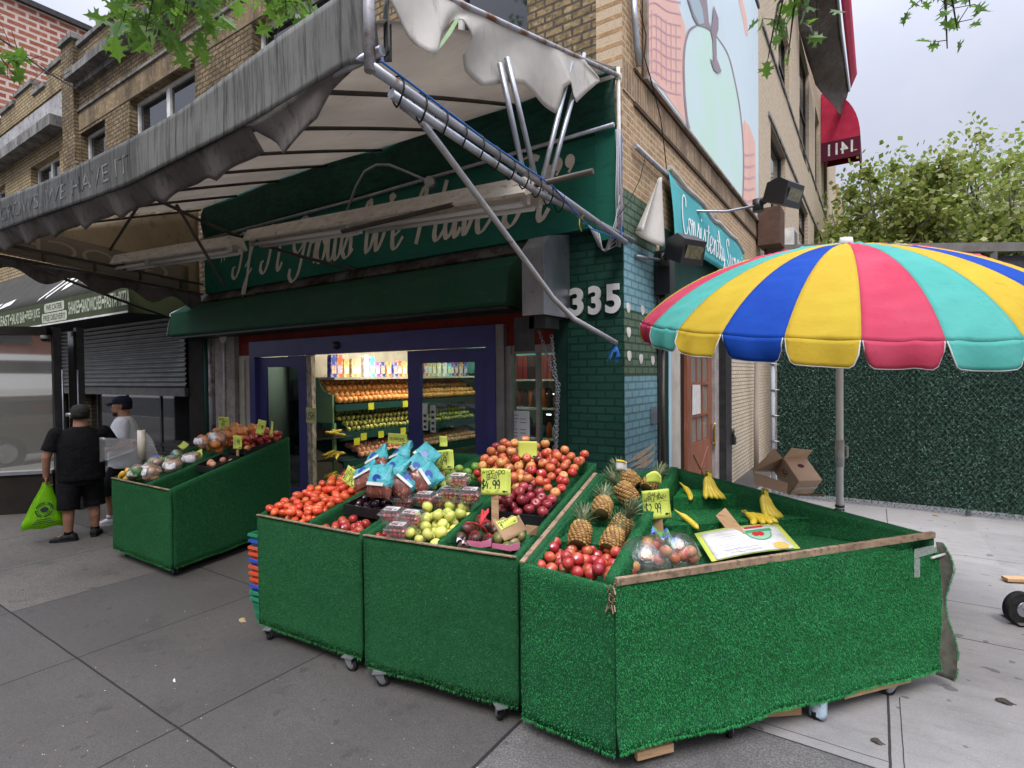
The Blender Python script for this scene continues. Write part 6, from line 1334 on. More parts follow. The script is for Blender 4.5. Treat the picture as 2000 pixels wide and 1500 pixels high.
# red apples over the right bay and back
tray(s2, .65, 1.08, .52, .82, 1.02, .08, 'long black tray edge holding back the dark red apples', zb=1.06)
redp = lambda p, i: 'red_apple' if s2.st(p)[1] < .82+R.uniform(-.1, .12) else ('gala_apple' if R.random() > .1 else 'red_apple')
heap(redp, polyst(s2, [(.68, .56), (1.06, .56), (1.06, 1.53), (.3, 1.53), (.3, 1.0), (.66, .95)]), flo(s2, lambda a, t: 1.05+.26*(t-.52)), capf(s2, lambda a, t: 1.2+.27*(t-.52)+.06*math.sin(a*4)), 190, .039,
     {'red_apple': 'dark crimson apple along the black tray edge', 'gala_apple': 'red and yellow streaked apple in the big heap by the pier'}, 'apple', {'red_apple': 'dark red apples in the middle stand', 'gala_apple': 'streaked apples heaped in the middle stand'}, stick=.06, tries=40)
# mangos, avocado net, torn carton
for u, v, z, r_ in ((973, 1052, 1.02, (1.3, .3, .6)), (1000, 1062, .99, (1.4, .2, 2.)), (1015, 1048, 1.02, (1.2, .4, 1.)), (990, 1070, .98, (1.4, 0, .4))):
    fruit('mango', onz(u, v, z), 'green mango lying by the torn carton in the middle stand', 'mango', 'mangos beside the torn carton', rot=r_, s=1.05 if u < 990 else .92)
m_net = M('red_net', (.6, .06, .06), (.45, .04, .05), 30, rough=.6)
nbag = thing('avocado_bag', 'net bag of dark avocados tied with a red top in the middle stand', 'avocado bag', tuple(onz(940, 1060, .99)))
avp = [(915, 1033, 1.03), (950, 1030, 1.06), (928, 1052, 1.03), (955, 1058, 1.01), (940, 1020, 1.08), (905, 1068, .98), (900, 1050, 1.0), (968, 1035, 1.03)]
for i, (u, v, z) in enumerate(avp):
    q = onz(u, v, z); a = bpy.data.objects.new('avocado', FRU['avocado']); a.parent = nbag; a.location = q-ORG[nbag.name]; a.rotation_euler = (R.uniform(.8, 1.6), R.uniform(-.5, .5), R.uniform(0, 6)); COL.objects.link(a)
mb = MB(); tie = onz(938, 1026, 1.13); 
for u, v, z in avp[:5]:
    c = onz(u, v, z)
    for k in range(7):
        a = k*.45; ring = [c+V((.041*math.cos(b)*math.cos(a), .041*math.cos(b)*math.sin(a), .05*math.sin(b))) for b in [2*PI*j/12 for j in range(13)]]; mb.tube(ring, .0012, 3, cap=False)
for k in range(9):
    e = onz(*avp[k % 5])+V((0, 0, .04)); mb.tube([e, tie.lerp(e, .4)+V((.01*math.sin(k), 0, .01)), tie], .003, 4, cap=False)
top_ = onz(948, 998, 1.2)
for k in range(6): mb.tube([tie, tie.lerp(top_, .5)+V((.008*math.cos(k), .008*math.sin(k), 0)), top_+V((.022*math.cos(k*1.1), .02*math.sin(k*1.1), .01*math.sin(k*2)))], [.006, .007, .008], 5)
mb.build('net', m_net, nbag)
m_cardb = M('brown_cardboard', (.36, .235, .135), (.3, .19, .1), 3, c3=(.2, .12, .07), sc3=30, lo3=.6, hi3=.8, rough=.85)
ctn = thing('torn_carton', 'torn brown cardboard carton holding mangos with small price tag', 'carton', tuple(onz(1000, 1050, 1.0)))
q = [onz(u, v, z) for u, v, z in ((960, 1018, 1.12), (1013, 1005, 1.16), (1030, 1038, 1.05), (985, 1058, 1.02))]
mb = MB(); mb.sheet(lambda u, v: q[0].lerp(q[1], u).lerp(q[3].lerp(q[2], u), v)+V((0, 0, .008*math.sin(u*19)*(1-v)**3)), 16, 6, .006); mb.build('flap', m_cardb, ctn)
q2 = [onz(u, v, z) for u, v, z in ((1026, 1025, 1.1), (1050, 1028, 1.12), (1046, 1045, 1.06), (1030, 1045, 1.05))]
mb = MB(); mb.prism(q2, (.004, .006, 0)); mb.build('side', m_cardb, ctn)
mb = MB(); qq = [q[0].lerp(q[1], a).lerp(q[3].lerp(q[2], a), b)+V((-.002, -.008, .008)) for a, b in ((.12, .14), (.9, .1), (.86, .42), (.16, .55))]; mb.prism(qq, (0, .001, -.001)); cdo = mb.build('price_tag', m_card, ctn)
mb = MB()
def cf(x, y, l=0): return qq[3].lerp(qq[2], x).lerp(qq[0].lerp(qq[1], x), y)+V((-.0006, -.0025-l, .0025+l))
pen(mb, 'MANGO', cf, .08, .62, .62, .26, .018, 0, 0, 0); pen(mb, '$1.49', cf, .12, .12, .62, .4, .02, 0, 0, 0)
mb.add([cf(.76+.2*a, .1+.3*b, .0006) for a, b in FISH], [tuple(range(len(FISH)))]); mb.build('handwriting', m_ink, cdo)
m_pinkc = M('pink_carton', (.62, .2, .3), (.52, .15, .24), 12, rough=.6)
for (u, v, lab, s_) in ((928, 1066, 'flattened small pink carton at the front edge of the middle stand', .05), (980, 1072, 'torn pink carton corner nearest the corner stand', .06)):
    c = onz(u, v, .995); mb = MB(); e_, n_ = s2.e, s2.n
    mb.prism([c-e_*s_-n_*.01, c+e_*s_-n_*.02, c+e_*s_-n_*.02+V((0, 0, .035)), c-e_*s_-n_*.01+V((0, 0, .03))], n_*.003); mb.prism([c+e_*s_-n_*.019, c+e_*(s_+.045)+n_*.03, c+e_*(s_+.045)+n_*.03+V((0, 0, .045)), c+e_*s_-n_*.019+V((0, 0, .035))], e_*.003)
    mb.prism([c-e_*s_*.9, c+e_*s_*.8, c+e_*s_*.7+n_*.05, c-e_*s_*.7+n_*.05], (0, 0, .003)); mb.build('pink_carton', m_pinkc, label=lab, cat='carton', group='pink cartons at the front edge')
mb = MB(); c = onz(898, 1062, 1.0)
mb.sheet(lambda u, v: c+V((-.03+.09*u, .03*math.sin(u*6)+.03*v, .02*math.sin(u*9+v*3)+.02*v)), 10, 5, .001); mb.build('crumpled_wrapper', M('pink_white_wrapper', (.7, .68, .7), (.55, .2, .25), 50, .5, .55, rough=.3), label='crumpled pink and white wrapper beside the avocados', cat='wrapper')
# ================================================================ date / pepper bags at the back of stand one
m_bagteal = M('teal_plastic_bag', (.05, .33, .37), (.08, .4, .43), 14, c3=(.02, .16, .19), sc3=30, lo3=.5, hi3=.7, rough=.36, bump=.6, bsc=28, bd=.02, obj=True); m_bagfill = M('bagged_red_fruit', (.22, .06, .04), (.1, .035, .025), 25, c3=(.45, .22, .16), sc3=40, lo3=.6, hi3=.7, rough=.25, obj=True)
m_bagblue = M('bag_blue_disc', (.02, .05, .3), rough=.3)
def bag_proto():
    o = thing('fruit_bag', '', 'bag of fruit', (0, 0, 0))
    def f(u, v):
        a = u*2*PI; tz = v; wv = .098*(1-.1*tz); dp = .06*(4*tz*(1-tz)+.02)**.6*(1-.45*tz)+.004; n_ = noise.noise(V((math.cos(a)*2, math.sin(a)*2, tz*5)))*.012
        cc, ss = math.cos(a), math.sin(a)
        return V(((wv+n_*.5)*math.copysign(abs(cc)**.55, cc), (dp+n_*min(1, dp/.03))*math.copysign(abs(ss)**.8, ss), .3*tz))
    mb = MB(); mb.grid(lambda u, v: f(u, .34+.66*v)+V((.004*math.sin(u*31+v*9)*v, .014*math.sin(u*12.57+v*6)*v, .0)), 36, 10); mb.build('sleeve', m_bagteal, o)
    mb = MB(); mb.grid(lambda u, v: f(u, .4*v), 24, 8); mb.add([f(k/24, 0) for k in range(24)], [tuple(range(24))]); mb.build('contents', m_bagfill, o)
    mb = MB(); mb.tube([f(.75, .56)+V((0, -.002, 0)), f(.75, .56)+V((0, -.006, 0))], .034, 14); mb.build('logo_disc', m_bagblue, o)
    mb = MB(); mb.box(-.07, -.066, .1, .07, -.06, .13); mb.build('band', m_white, o)
    return o
BG = bag_proto(); first = True
for (u, v, z, rx, ry, rz, lab) in ((738, 972, 1.2, -.3, .0, .15, 'upright teal topped fruit bag nearest the plum sign'), (716, 950, 1.24, -.9, -.5, .5, 'teal bag slumped left behind the tomato sign'), (752, 944, 1.27, -.7, .2, -.3, 'teal fruit bag in the centre of the bag pile'), (785, 935, 1.29, -.8, .8, .3, 'teal fruit bag lying across the back of the pile'), (806, 948, 1.25, -.9, .9, .2, 'teal bag sliding right toward the glass door'), (770, 962, 1.22, -.9, .7, .5, 'teal bag low on the right of the bag pile'), (772, 918, 1.34, -.6, -.3, -.3, 'topmost teal fruit bag below the pepper card'), (735, 922, 1.31, -.7, -.5, .2, 'teal fruit bag at the upper left of the bag pile'), (805, 915, 1.34, -.8, .6, .1, 'teal fruit bag at the upper right of the bag pile')):
    p = onz(u, v, z)
    if first: o = BG; o.location = p; o.rotation_euler = (rx, ry, rz); first = False
    else: o = dup(BG, p, (rx, ry, rz))
    o['label'] = lab; o['group'] = 'teal topped fruit bags behind the tomatoes'; o.scale = (1.0, .95, .78)
# price cards of the middle stands
card(onz(678, 945, 1.16), .165, .135, [('PLUM', .3, .74, .5, .17, .004), ('TOMATOES', .08, .52, .84, .17, .0035), ('$1.89', .05, .14, .72, .32, .006), ('LB', .36, .03, .16, .09, .002)], 'plum tomatoes 1.89 price card tilted over the tomato heap', yaw=.1, roll=.38, tilt=.3)
card(onz(798, 963, 1.16), .19, .145, [('PLUM', .26, .68, .6, .22, .005), ('$2.49', .08, .2, .78, .42, .007), ('LB', .36, .04, .18, .12, .003)], 'plum 2.49 price card standing in front of green apples', yaw=.2, roll=.13, tilt=.35)
card(onz(862, 918, 1.3), .19, .155, [('APPLES', .26, .72, .62, .17, .004), ('$1.49', .06, .24, .72, .42, .007), ('LB', .42, .06, .16, .1, .003)], 'apples 1.49 double price card on a stick above green apples', yaw=.25, roll=-.14, tilt=.15, stick=.12, double=True)
card(onz(966, 966, 1.24), .195, .175, [('AVOCADO', .06, .8, .84, .14, .004), ('BAG!', .26, .6, .46, .15, .004), ('box', .22, .57, .48, .2, .003), ('$4.99', .02, .22, .68, .32, .0085), ('_', .18, .14, .5, .01, .002), ('_', .22, .1, .42, .01, .002)], 'avocado bag 4.99 price card on a thick wooden stick', yaw=.3, roll=-.03, tilt=.12, stick=.22, double=True, sw=.055)
card(onz(1030, 895, 1.36), .16, .14, [], 'blank backed price card standing behind the streaked apples', yaw=.35, roll=.0, tilt=.1)
card(onz(775, 868, 1.42), .19, .1, [('PEPPERS', .1, .3, .8, .3, .004)], 'pepper price card sticking up behind the teal bags', yaw=.35, roll=.05, tilt=.1)
card(onz(866, 872, 1.5), .065, .08, [('_', .2, .5, .5, .01, .002)], 'tiny yellow card on the glass behind the apples sign', yaw=.3, tilt=0, extra=False)
# ================================================================ corner stand: pineapples and bananas
A3, B3, C3, D3, E3 = V((.53, -2.87, 0)), V((1.10, -2.87, 0)), V((2.53, -1.05, 0)), V((.84, -.88, 0)), V((.34, -1.45, 0))
c3 = thing('produce_stand', 'wedge shaped green turf corner stand with pineapples and bananas at far right', 'produce stand', (1.3, -1.7, 0), 'turf covered produce stands on the pavement')
turf_panel(c3, 'front_panel', A3, B3, .975, .95, z0=.085, out=(0, -1), dens=22000, mat_=m_blade_lit, bulge=.012, inner=True)
bc = (C3-B3); bl = bc.length; be = bc.normalized(); bo = V((be.y, -be.x, 0))
# long loose carpet on the street side, sagging below the raw wood rail
def longp(u, v):
    q = B3+bc*(u*1.0); zt = .962+.014*nz(q, 9.)-.035*max(0, math.sin((u-.62)*6))*(u > .62)-.02*(u > .9)+.008*nz(q, 6.)
    zl = .118+.026*nz(q, 2.2)+.012*nz(q, 9.)+.02*u; z = zl+(zt-zl)*v
    r_ = V((q.x, q.y, z)); b_ = .02*nz(r_, 1.6)+.006*nz(r_, 5.)+.03*max(0, (u-.75)/.25)**2*math.sin(v*PI)+.03*max(0, 1-v*5)**2
    return r_+bo*(.002+max(b_, -.012)+.012)
mb = MB(); mb.sheet(longp, 64, 22, bo*.012, 0); blades(mb, longp, bo, 64000, L=.0105, W=.0032, down=.7); blades(mb, lambda u, v: longp(u, .003+.006*v), bo+V((0, 0, -.8)), 2200, L=.018, W=.0035, down=.7); blades(mb, lambda u, v: longp(u, 1-.006*v), bo+V((0, 0, .8)), 1200, L=.016, W=.004, down=-.3)
mb.build('loose_carpet_panel', [m_turfb, m_blade_lit], c3)
# curled loose end of the carpet at the far right corner
endp = C3+bo*.02
def curl(u, v):
    z = .09+.86*v; k = math.sin(v*PI*.9+.2); d = .075*u*(1 if v < .82 else max(.15, 1-(v-.82)*4)); swing = 1.1*u*(.4+.6*k)
    bot = .05*(1-v)
    return V((endp.x, endp.y, z-.05*u*(v < .12)))+be*(d*math.cos(swing*.9)+bot*u)+bo*(d*math.sin(swing)*.5+.03*math.sin(v*9)*u)
mb = MB(); mb.sheet(curl, 12, 26, bo*.01, 0)
m_back = M('carpet_backing_grey', (.13, .125, .1), (.08, .08, .065), 20, rough=.9, bump=.4, bsc=150)
blades(mb, lambda u, v: curl(1, v), be+bo, 900, mi=1, L=.014, W=.004); mb.build('carpet_end_flap', [m_back, m_blade_lit], c3)
turf_panel(c3, 'back_panel', C3+V((.0, .02, 0)), D3, .985, 1.25, out=(.1, 1), dens=2500, mat_=m_blade_lit, th=.045, inner=True, bulge=.02)
turf_panel(c3, 'back_panel', D3, E3, 1.25, 1.25, out=(-.75, .66), dens=2500, mat_=m_blade_lit, th=.04, inner=True)
turf_panel(c3, 'side_panel', E3, A3+V((0, .04, 0)), 1.25, .985, out=(-1, .13), dens=6000, mat_=m_blade_shade, th=.045, inner=True)
# inner faces covered again so that the pile shows inside the bins
def innerface(name, P, Q, za, zb, z0, nrm, dens=9000, mm=None):
    P, Q = V((P[0], P[1], 0)), V((Q[0], Q[1], 0)); nrm = V((*nrm, 0)).normalized(); L = (Q-P).length
    f = lambda u, v: P.lerp(Q, u)+V((0, 0, z0+(za+(zb-za)*u-z0)*v))+nrm*(.012+.012*nz(P.lerp(Q, u)+V((0, 0, v)), 3.))
    mb = MB(); mb.sheet(f, 20, 6, nrm*.01, 0); blades(mb, f, nrm, int(L*.3*dens)); mb.build(name, [m_turfb, mm or m_blade_lit], c3)
bd = (D3-B3); rdg = V((bd.y, -bd.x, 0)).normalized()
innerface('lining', D3+V((.02, -.05, 0)), C3+V((-.08, -.0, 0))+V((0, -.03, 0)), 1.235, .99, .86, (.1, -1))
innerface('lining', E3+V((.05, .0, 0)), D3+V((-.0, -.05, 0)), 1.24, 1.24, .9, (.66, -.75))
innerface('lining', A3+V((.045, .05, 0)), E3+V((.05, 0, 0)), .975, 1.24, .86, (1, .13))
# divider ridge between the two bays
turf_panel(c3, 'divider', B3+bd*.02, B3+bd*.97, .99, 1.27, z0=.7, out=(rdg.x, rdg.y), th=.06, dens=11000, mat_=m_blade_lit, bulge=.015, inner=True, fringe=False)
# pineapple bay steps
ab = (B3-A3).normalized(); ae = (E3-A3)
def bay(t, s_): return (A3+ae*t).lerp(B3+bd*t, s_)
def stepbox(name, t0, t1, z1, zprev):
    p = [bay(t0, .06), bay(t0, .94), bay(t1, .96), bay(t1, .04)]; zt = V((0, 0, z1))
    mb = MB(); mb.prism([q+V((0, 0, z1-.03)) for q in p], (0, 0, .03), 0); blades(mb, lambda u, v: p[0].lerp(p[1], u).lerp(p[3].lerp(p[2], u), v)+zt, V((0, 0, 1)), 3000, down=0)
    mb.prism([p[0]+V((0, 0, zprev)), p[1]+V((0, 0, zprev)), p[1]+V((0, 0, z1-.001)), p[0]+V((0, 0, z1-.001))], (0, .012, 0), 0); n_ = V((0, -1, 0))
    blades(mb, lambda u, v: p[0].lerp(p[1], u)+V((0, 0, zprev+(z1-zprev)*v)), n_, 1800); mb.build(name, [m_turfb, m_blade_lit], c3)
stepbox('step', .02, .27, .9, .8); stepbox('step', .275, .6, 1.0, .9); stepbox('step', .605, .97, 1.1, 1.0)
# banana bay: floor and two steps running across the wedge
sdir = V((.74, .67, 0)); sn = V((-.67, .74, 0))
def bstep(o0, z1, zp, name):
    # clip the band between ridge, back wall and street panel
    def hit(o): 
        a = B3+bd*.06; tA = None
        p = B3+rdg*.04+sn*o
        # intersection with ridge line (B3 + bd k) offset and back wall (D3..C3) / long panel
        def ix(P, d, Q, e):
            det = d.x*-e.y+d.y*e.x
            if abs(det) < 1e-6: return None
            r = Q-P; return (r.x*-e.y+r.y*e.x)/det
        l = ix(p, sdir, B3+rdg*.03, bd); r1 = ix(p, sdir, D3+V((0, -.06, 0)), C3-D3); r2 = ix(p, sdir, B3-bo*.03, bc)
        rr_ = [x for x in (r1, r2) if x is not None and x > (l or 0)]
        return p+sdir*l, p+sdir*min(rr_)
    a0, a1 = hit(o0); mb = MB(); zt = V((0, 0, z1))
    far = D3+V((.03, -.06, 0)); pts = [a0, a1, far] if o0 > 0 else [B3+rdg*.03+bd*.01, C3+V((-.1, -.06, 0)), far]
    mb.prism([q+V((0, 0, z1-.03)) for q in pts], (0, 0, .03), 0)
    blades(mb, lambda u, v: (pts[0].lerp(pts[1], u)).lerp(pts[2], 1-math.sqrt(1-v))+zt, V((0, 0, 1)), 9000, down=0)
    if o0 > 0:
        mb.prism([a0+V((0, 0, zp)), a1+V((0, 0, zp)), a1+V((0, 0, z1-.002)), a0+V((0, 0, z1-.002))], sn*.01, 0); blades(mb, lambda u, v: a0.lerp(a1, u)+V((0, 0, zp+(z1-zp)*v)), -sn, 6000)
    mb.build(name, [m_turfb, m_blade_lit], c3)
bstep(-1, .88, .8, 'deck'); bstep(.9, 1.0, .87, 'step'); bstep(1.28, 1.1, .99, 'step')
# raw wood rail, worn corner, plastic tape
r0, r1 = B3+bo*.0+V((0, 0, .985)), C3+V((0, 0, .995))
mb = MB(); mb.beam(r0+be*.01, r1-be*.01, .028, .036); mb.build('wood_rail', m_woodrim, c3)
mb = MB(); mb.beam(A3+V((.01, .0, .985)), E3+V((.0, 0, 1.253)), .03, .012); mb.build('wood_edge', m_woodrim, c3)
mb = MB()
for k in range(26): a = B3+V((R.uniform(-.03, .02), R.uniform(-.02, .0), .97-.16*R.random()**1.5)); mb.beam(a, a+V((R.uniform(-.02, .02), R.uniform(-.02, .01), R.uniform(-.05, .05))), .006, .004)
mb.build('frayed_corner', m_woodrim, c3)
tf_ = filmmat('clear_tape', (.92, .95, .94), gl=.7, rough=.15, dif=.14)
q = longp(.9, .93)+bo*.012; mb = MB(); mb.add([q, q+be*.2+V((0, 0, .02)), q+be*.2+V((0, 0, .07)), q+V((0, 0, .06))], [(0, 1, 2, 3)]); mb.add([q+V((0, 0, -.12)), q+be*.05+V((0, 0, -.12)), q+be*.05, q], [(0, 1, 2, 3)]); mb.build('tape', tf_, c3)
mb = MB(); q = longp(.96, .94)+bo*.02; mb.tube([q, q+be*.12+V((0, 0, .012))], .008, 6); mb.build('bolt', m_white, c3)
# chassis: plywood skids and casters
mb = MB(); mb.beam(B3+be*.12-bo*.0+V((0, 0, .06)), B3+be*.34+V((0, 0, .06)), .03, .045); mb.beam(B3+be*1.55-bo*.01+V((0, 0, .1)), B3+be*2.1-bo*.01+V((0, 0, .1)), .03, .05); mb.beam(B3+be*1.0-bo*.12+V((0, 0, .045)), B3+be*1.26-bo*.06+V((0, 0, .045)), .06, .05); mb.build('chassis', m_pine, c3)
for u, v, a in ((1733, 1352, .4), (1590, 1395, 1.2), (1415, 1428, 2.)): p = onz(u, v, .0); caster(c3, (p.x+bo.x*.03, p.y+bo.y*.03, 0), a)
caster(c3, (.62, -2.7, 0), .3); caster(c3, (1.0, -1.3, 0), .5)
mb = MB(); p = onz(1590, 1400, .0); mb.sheet(lambda u, v: p+V((.02+.05*math.cos(u*6.2), .045*math.sin(u*6.2), .02+.1*v+.008*math.sin(u*20+v*9))), 16, 6, .001); mb.build('plastic_wrap', M('blue_white_film', (.5, .6, .66), (.3, .45, .55), 30, rough=.2), c3)
# nectarines at the front of the pineapple bay
heap('nectarine', [(bay(t, s_).x, bay(t, s_).y) for t, s_ in ((.06, .12), (.06, .88), (.3, .9), (.3, .1))], lambda x, y: .905, lambda x, y: 1.055, 40, .0365, 'red and orange nectarine at the front of the pineapple bay', 'nectarine', 'nectarines below the pineapples', stick=.18)
# ---------------------------------------------------------------- pineapples
m_pskin, t, p_ = newmat('pineapple_skin'); ri = t.new('ShaderNodeNewGeometry').outputs['Random Per Island']; O = obc(t)
col = t.ramp(ri, 0., 1., (.26, .12, .035), (.5, .29, .08)); col = t.mix(t.ramp(t.noise(O, 90, 3), .5, .68), col, (.1, .07, .03)); t.put(p_.inputs['Base Color'], col); p_.inputs['Roughness'].default_value = .6
m_pgap = M('pineapple_gap', (.07, .055, .02), rough=.8); m_pleaf, t, p_ = newmat('pineapple_leaf'); ri = t.new('ShaderNodeNewGeometry').outputs['Random Per Island']
t.put(p_.inputs['Base Color'], t.mix(t.ramp(t.noise(obc(t), 25, 3), .45, .7), t.ramp(ri, 0, 1, (.05, .1, .035), (.16, .22, .1)), (.3, .3, .2))); p_.inputs['Roughness'].default_value = .45
def pine_proto():
    o = thing('pineapple', '', 'pineapple', (0, 0, 0)); mb = MB(); H_, r0_ = .165, .068
    rad = lambda z: r0_*max(.05, (1-abs((z-.075)/.1)**3.2))**.5 if abs((z-.075)/.1) < 1 else .004
    mb.lathe([(max(.01, rad(.0+.155*k/10)*.93), .155*k/10) for k in range(11)], 20, (0, 0, 0), 0)
    n = 0; rows = 11
    for i in range(rows):
        z = .006+.146*i/(rows-1)
        for j in range(12):
            a = 2*PI*(j+.5*(i % 2))/12+.12*i; r_ = rad(z); c = V((r_*math.cos(a), r_*math.sin(a), z)); nr = V((math.cos(a), math.sin(a), (z-.075)*5)).normalized(); tg = V((-math.sin(a), math.cos(a), 0)); up_ = nr.cross(tg)
            w_, h_ = r_*.26, .0088; c = c-nr*.004
            ring = [c+tg*w_*math.cos(b)*(1.05 if abs(math.cos(b)) > .7 else .9)+up_*h_*math.sin(b) for b in [2*PI*k/6 for k in range(6)]]
            mid = [c+nr*.0065+tg*w_*.55*math.cos(b)+up_*h_*.55*math.sin(b) for b in [2*PI*k/6 for k in range(6)]]
            mb.add(ring+mid+[c+nr*.0105+up_*.001], [(k, (k+1) % 6, 6+(k+1) % 6, 6+k) for k in range(6)]+[(6+k, 6+(k+1) % 6, 12) for k in range(6)], 1, True)
    mb.build('body', [m_pgap, m_pskin], o, local=True)
    mb = MB()
    for i in range(46):
        k = i/46; a = i*2.39996; L = .07+.075*math.sin(min(1, k*1.25)*PI*.62); out_ = (1-k)*1.15+.12; w_ = .011*(1-.35*k); base = V((.016*(1-k)*math.cos(a), .016*(1-k)*math.sin(a), .152+.03*k)); d = V((math.cos(a), math.sin(a), 0)); tg = V((-d.y, d.x, 0)); vs = []
        for j in range(6):
            f = j/5; q = base+d*(L*out_*(f*.75+.25*f*f)*.75)+V((0, 0, L*(f*(1.05-.35*out_*f)))); ww = w_*(1-f**1.7)+.0006; vs += [q-tg*ww, q+V((0, 0, -.003))-d*.0, q+tg*ww]
        mb.add(vs, [(3*j+c_, 3*j+c_+1, 3*j+c_+4, 3*j+c_+3) for j in range(5) for c_ in range(2)], 0, True)
    mb.build('crown', m_pleaf, o, local=True); return o
PP = pine_proto(); first = True
def pine(bu, bv, bz, cu, cv, cz, s_, lab):
    global first
    b = onz(bu, bv, bz); c = onz(cu, cv, cz); ax = (c-b).normalized(); q = ax.to_track_quat('Z', 'Y'); p = b-ax*.075*s_
    if first: o = PP; o.location = p; first = False
    else: o = dup(PP, p)
    o.rotation_euler = (q @ Matrix.Rotation(R.uniform(0, 6), 3, 'Z').to_quaternion()).to_euler(); o.scale = (s_,)*3; o['label'] = lab; o['group'] = 'pineapples in the corner stand'
pine(1133, 1045, 1.05, 1146, 985, 1.2, 1.02, 'front pineapple standing upright just behind the nectarines')
pine(1176, 992, 1.13, 1192, 925, 1.3, 1.02, 'second pineapple with tall crown behind the front one')
pine(1224, 965, 1.19, 1192, 925, 1.32, 1.05, 'pinkish pineapple lying with its base toward the street')
pine(1232, 938, 1.2, 1188, 893, 1.36, 1.02, 'rear pineapple with crown spread against the dark pier')
pine(1272, 944, 1.19, 1312, 893, 1.36, 1.0, 'pineapple tilted right with crown before the wooden door')
pine(1196, 1056, 1.03, 1232, 985, 1.2, .98, 'pineapple half hidden against the divider ridge')
pine(1211, 1030, 1.08, 1246, 975, 1.26, .96, 'pineapple behind the divider with crown beside the gala card')
mb = MB(); q = onz(1204, 918, 1.36); mb.sheet(lambda u, v: q+V((.075*u, .02*math.sin(u*3), .075*v-.01*u)), 4, 4, .001); tgp = mb.build('pineapple_tag', m_white, label='small white and yellow tag hooked on the rear pineapple crown', cat='tag')
mb = MB(); mb.sheet(lambda u, v: q+V((.002+.07*u, .02*math.sin(u*3)-.002, .058-.009*u+.018*v)), 4, 2, .0005); mb.build('stripe', M('tag_yellow', (.7, .5, .08), rough=.5), tgp)
# ---------------------------------------------------------------- bananas
m_ban, t, p_ = newmat('banana_skin'); oi = t.new('ShaderNodeObjectInfo').outputs['Random']; O = obc(t)
col = t.mix(t.ramp(t.noise(O, 10, 3), .4, .7), (.66, .48, .035), (.6, .5, .06)); col = t.mix(t.ramp(t.noise(t.vmul(O, (1, 1, 1)), 60, 2), .66, .75), col, (.2, .12, .03)); t.put(p_.inputs['Base Color'], col); p_.inputs['Roughness'].default_value = .38
m_bant = M('banana_tip', (.07, .05, .02), (.3, .3, .06), 60, rough=.6, obj=True)
def banana_mb(L=.19, bend=1.15, r=.019):
    mb = MB(); n = 13; path = []; rs = []
    for i in range(n):
        f = i/(n-1); a = (f-.5)*bend; path.append(V((L/bend*math.sin(a), 0, L/bend*(1-math.cos(a))))); 
        rs.append(r*(.3 if f < .13 else .3+.7*min(1, (f-.13)/.16) if f < .29 else 1 if f < .8 else max(.22, 1-((f-.8)/.2)**2*.8)))
    mb.tube(path, rs, 7, 0, True, True); mb.tube([path[0], path[0]+(path[0]-path[1]).normalized()*.01], rs[0]*1.1, 6, 1); mb.tube([path[-1], path[-1]+(path[-1]-path[-2]).normalized()*.006], rs[-1]*.9, 6, 1); return mb
BAN = banana_mb().mesh('banana', [m_ban, m_bant])
def banana_at(par, p, rot, s_=1.):
    o = bpy.data.objects.new('banana', BAN); o.parent = par; COL.objects.link(o); o.location = V(p)-(ORG[par.name] if par else V((0, 0, 0))); o.rotation_euler = rot; o.scale = (s_,)*3; return o
def bunch(u, v, z, n, yaw, lab, stand=True):
    """hand of bananas leaning on its stalk end"""
    p = onz(u, v, z); o = thing('banana_bunch', lab, 'bananas', tuple(p), 'banana bunches on the turf steps')
    for i in range(n):
        a = yaw+(i-(n-1)/2)*.34; Rm = Matrix.Rotation(a, 4, 'Z') @ (Matrix.Rotation(math.radians(60), 4, 'Y') if stand else Matrix.Rotation(math.radians(8), 4, 'Y')) @ Matrix.Rotation(PI/2*(0 if stand else .9), 4, 'X')
        # stalk end (-x of the banana) gathered at the top
        stalk = V((-.09, 0, .026)); top_ = V((.0, 0, .17 if stand else .04)); loc = top_-(Rm @ stalk)
        b = bpy.data.objects.new('banana', BAN); b.parent = o; COL.objects.link(b); b.location = loc+V((.008*i, .005*(i % 2), -.004*abs(i-1))); b.rotation_euler = Rm.to_euler(); b.scale = (1.2, 1.35, 1.35)
    mb = MB(); q = p+V((0, 0, .17 if stand else .04)); mb.tube([q+V((0, 0, -.015)), q+V((0, .004, .02))], [.016, .011], 8); mb.build('stalk', m_bant, o); return o
bunch(1380, 968, 1.1, 5, -.7, 'bunch of bananas leaning on the topmost turf step')
bunch(1490, 1006, 1.0, 5, -.45, 'bunch of bananas standing on the right of the middle step')
bunch(1455, 1012, 1.0, 4, -.6, 'small bunch of bananas lying flat beside the standing bunch', False)
for (u, v, z, yw, lab) in ((1345, 962, 1.1, -.9, 'single banana leaning left of the top bunch'), (1345, 1016, 1.0, -.35, 'single curved banana alone on the middle turf step')):
    o = bpy.data.objects.new('banana', BAN); COL.objects.link(o); o.location = onz(u, v, z+.02); o.rotation_euler = (1.2, .45, yw); o.scale = (1.15, 1.2, 1.2); tag(o, lab, 'banana', 'single loose bananas')
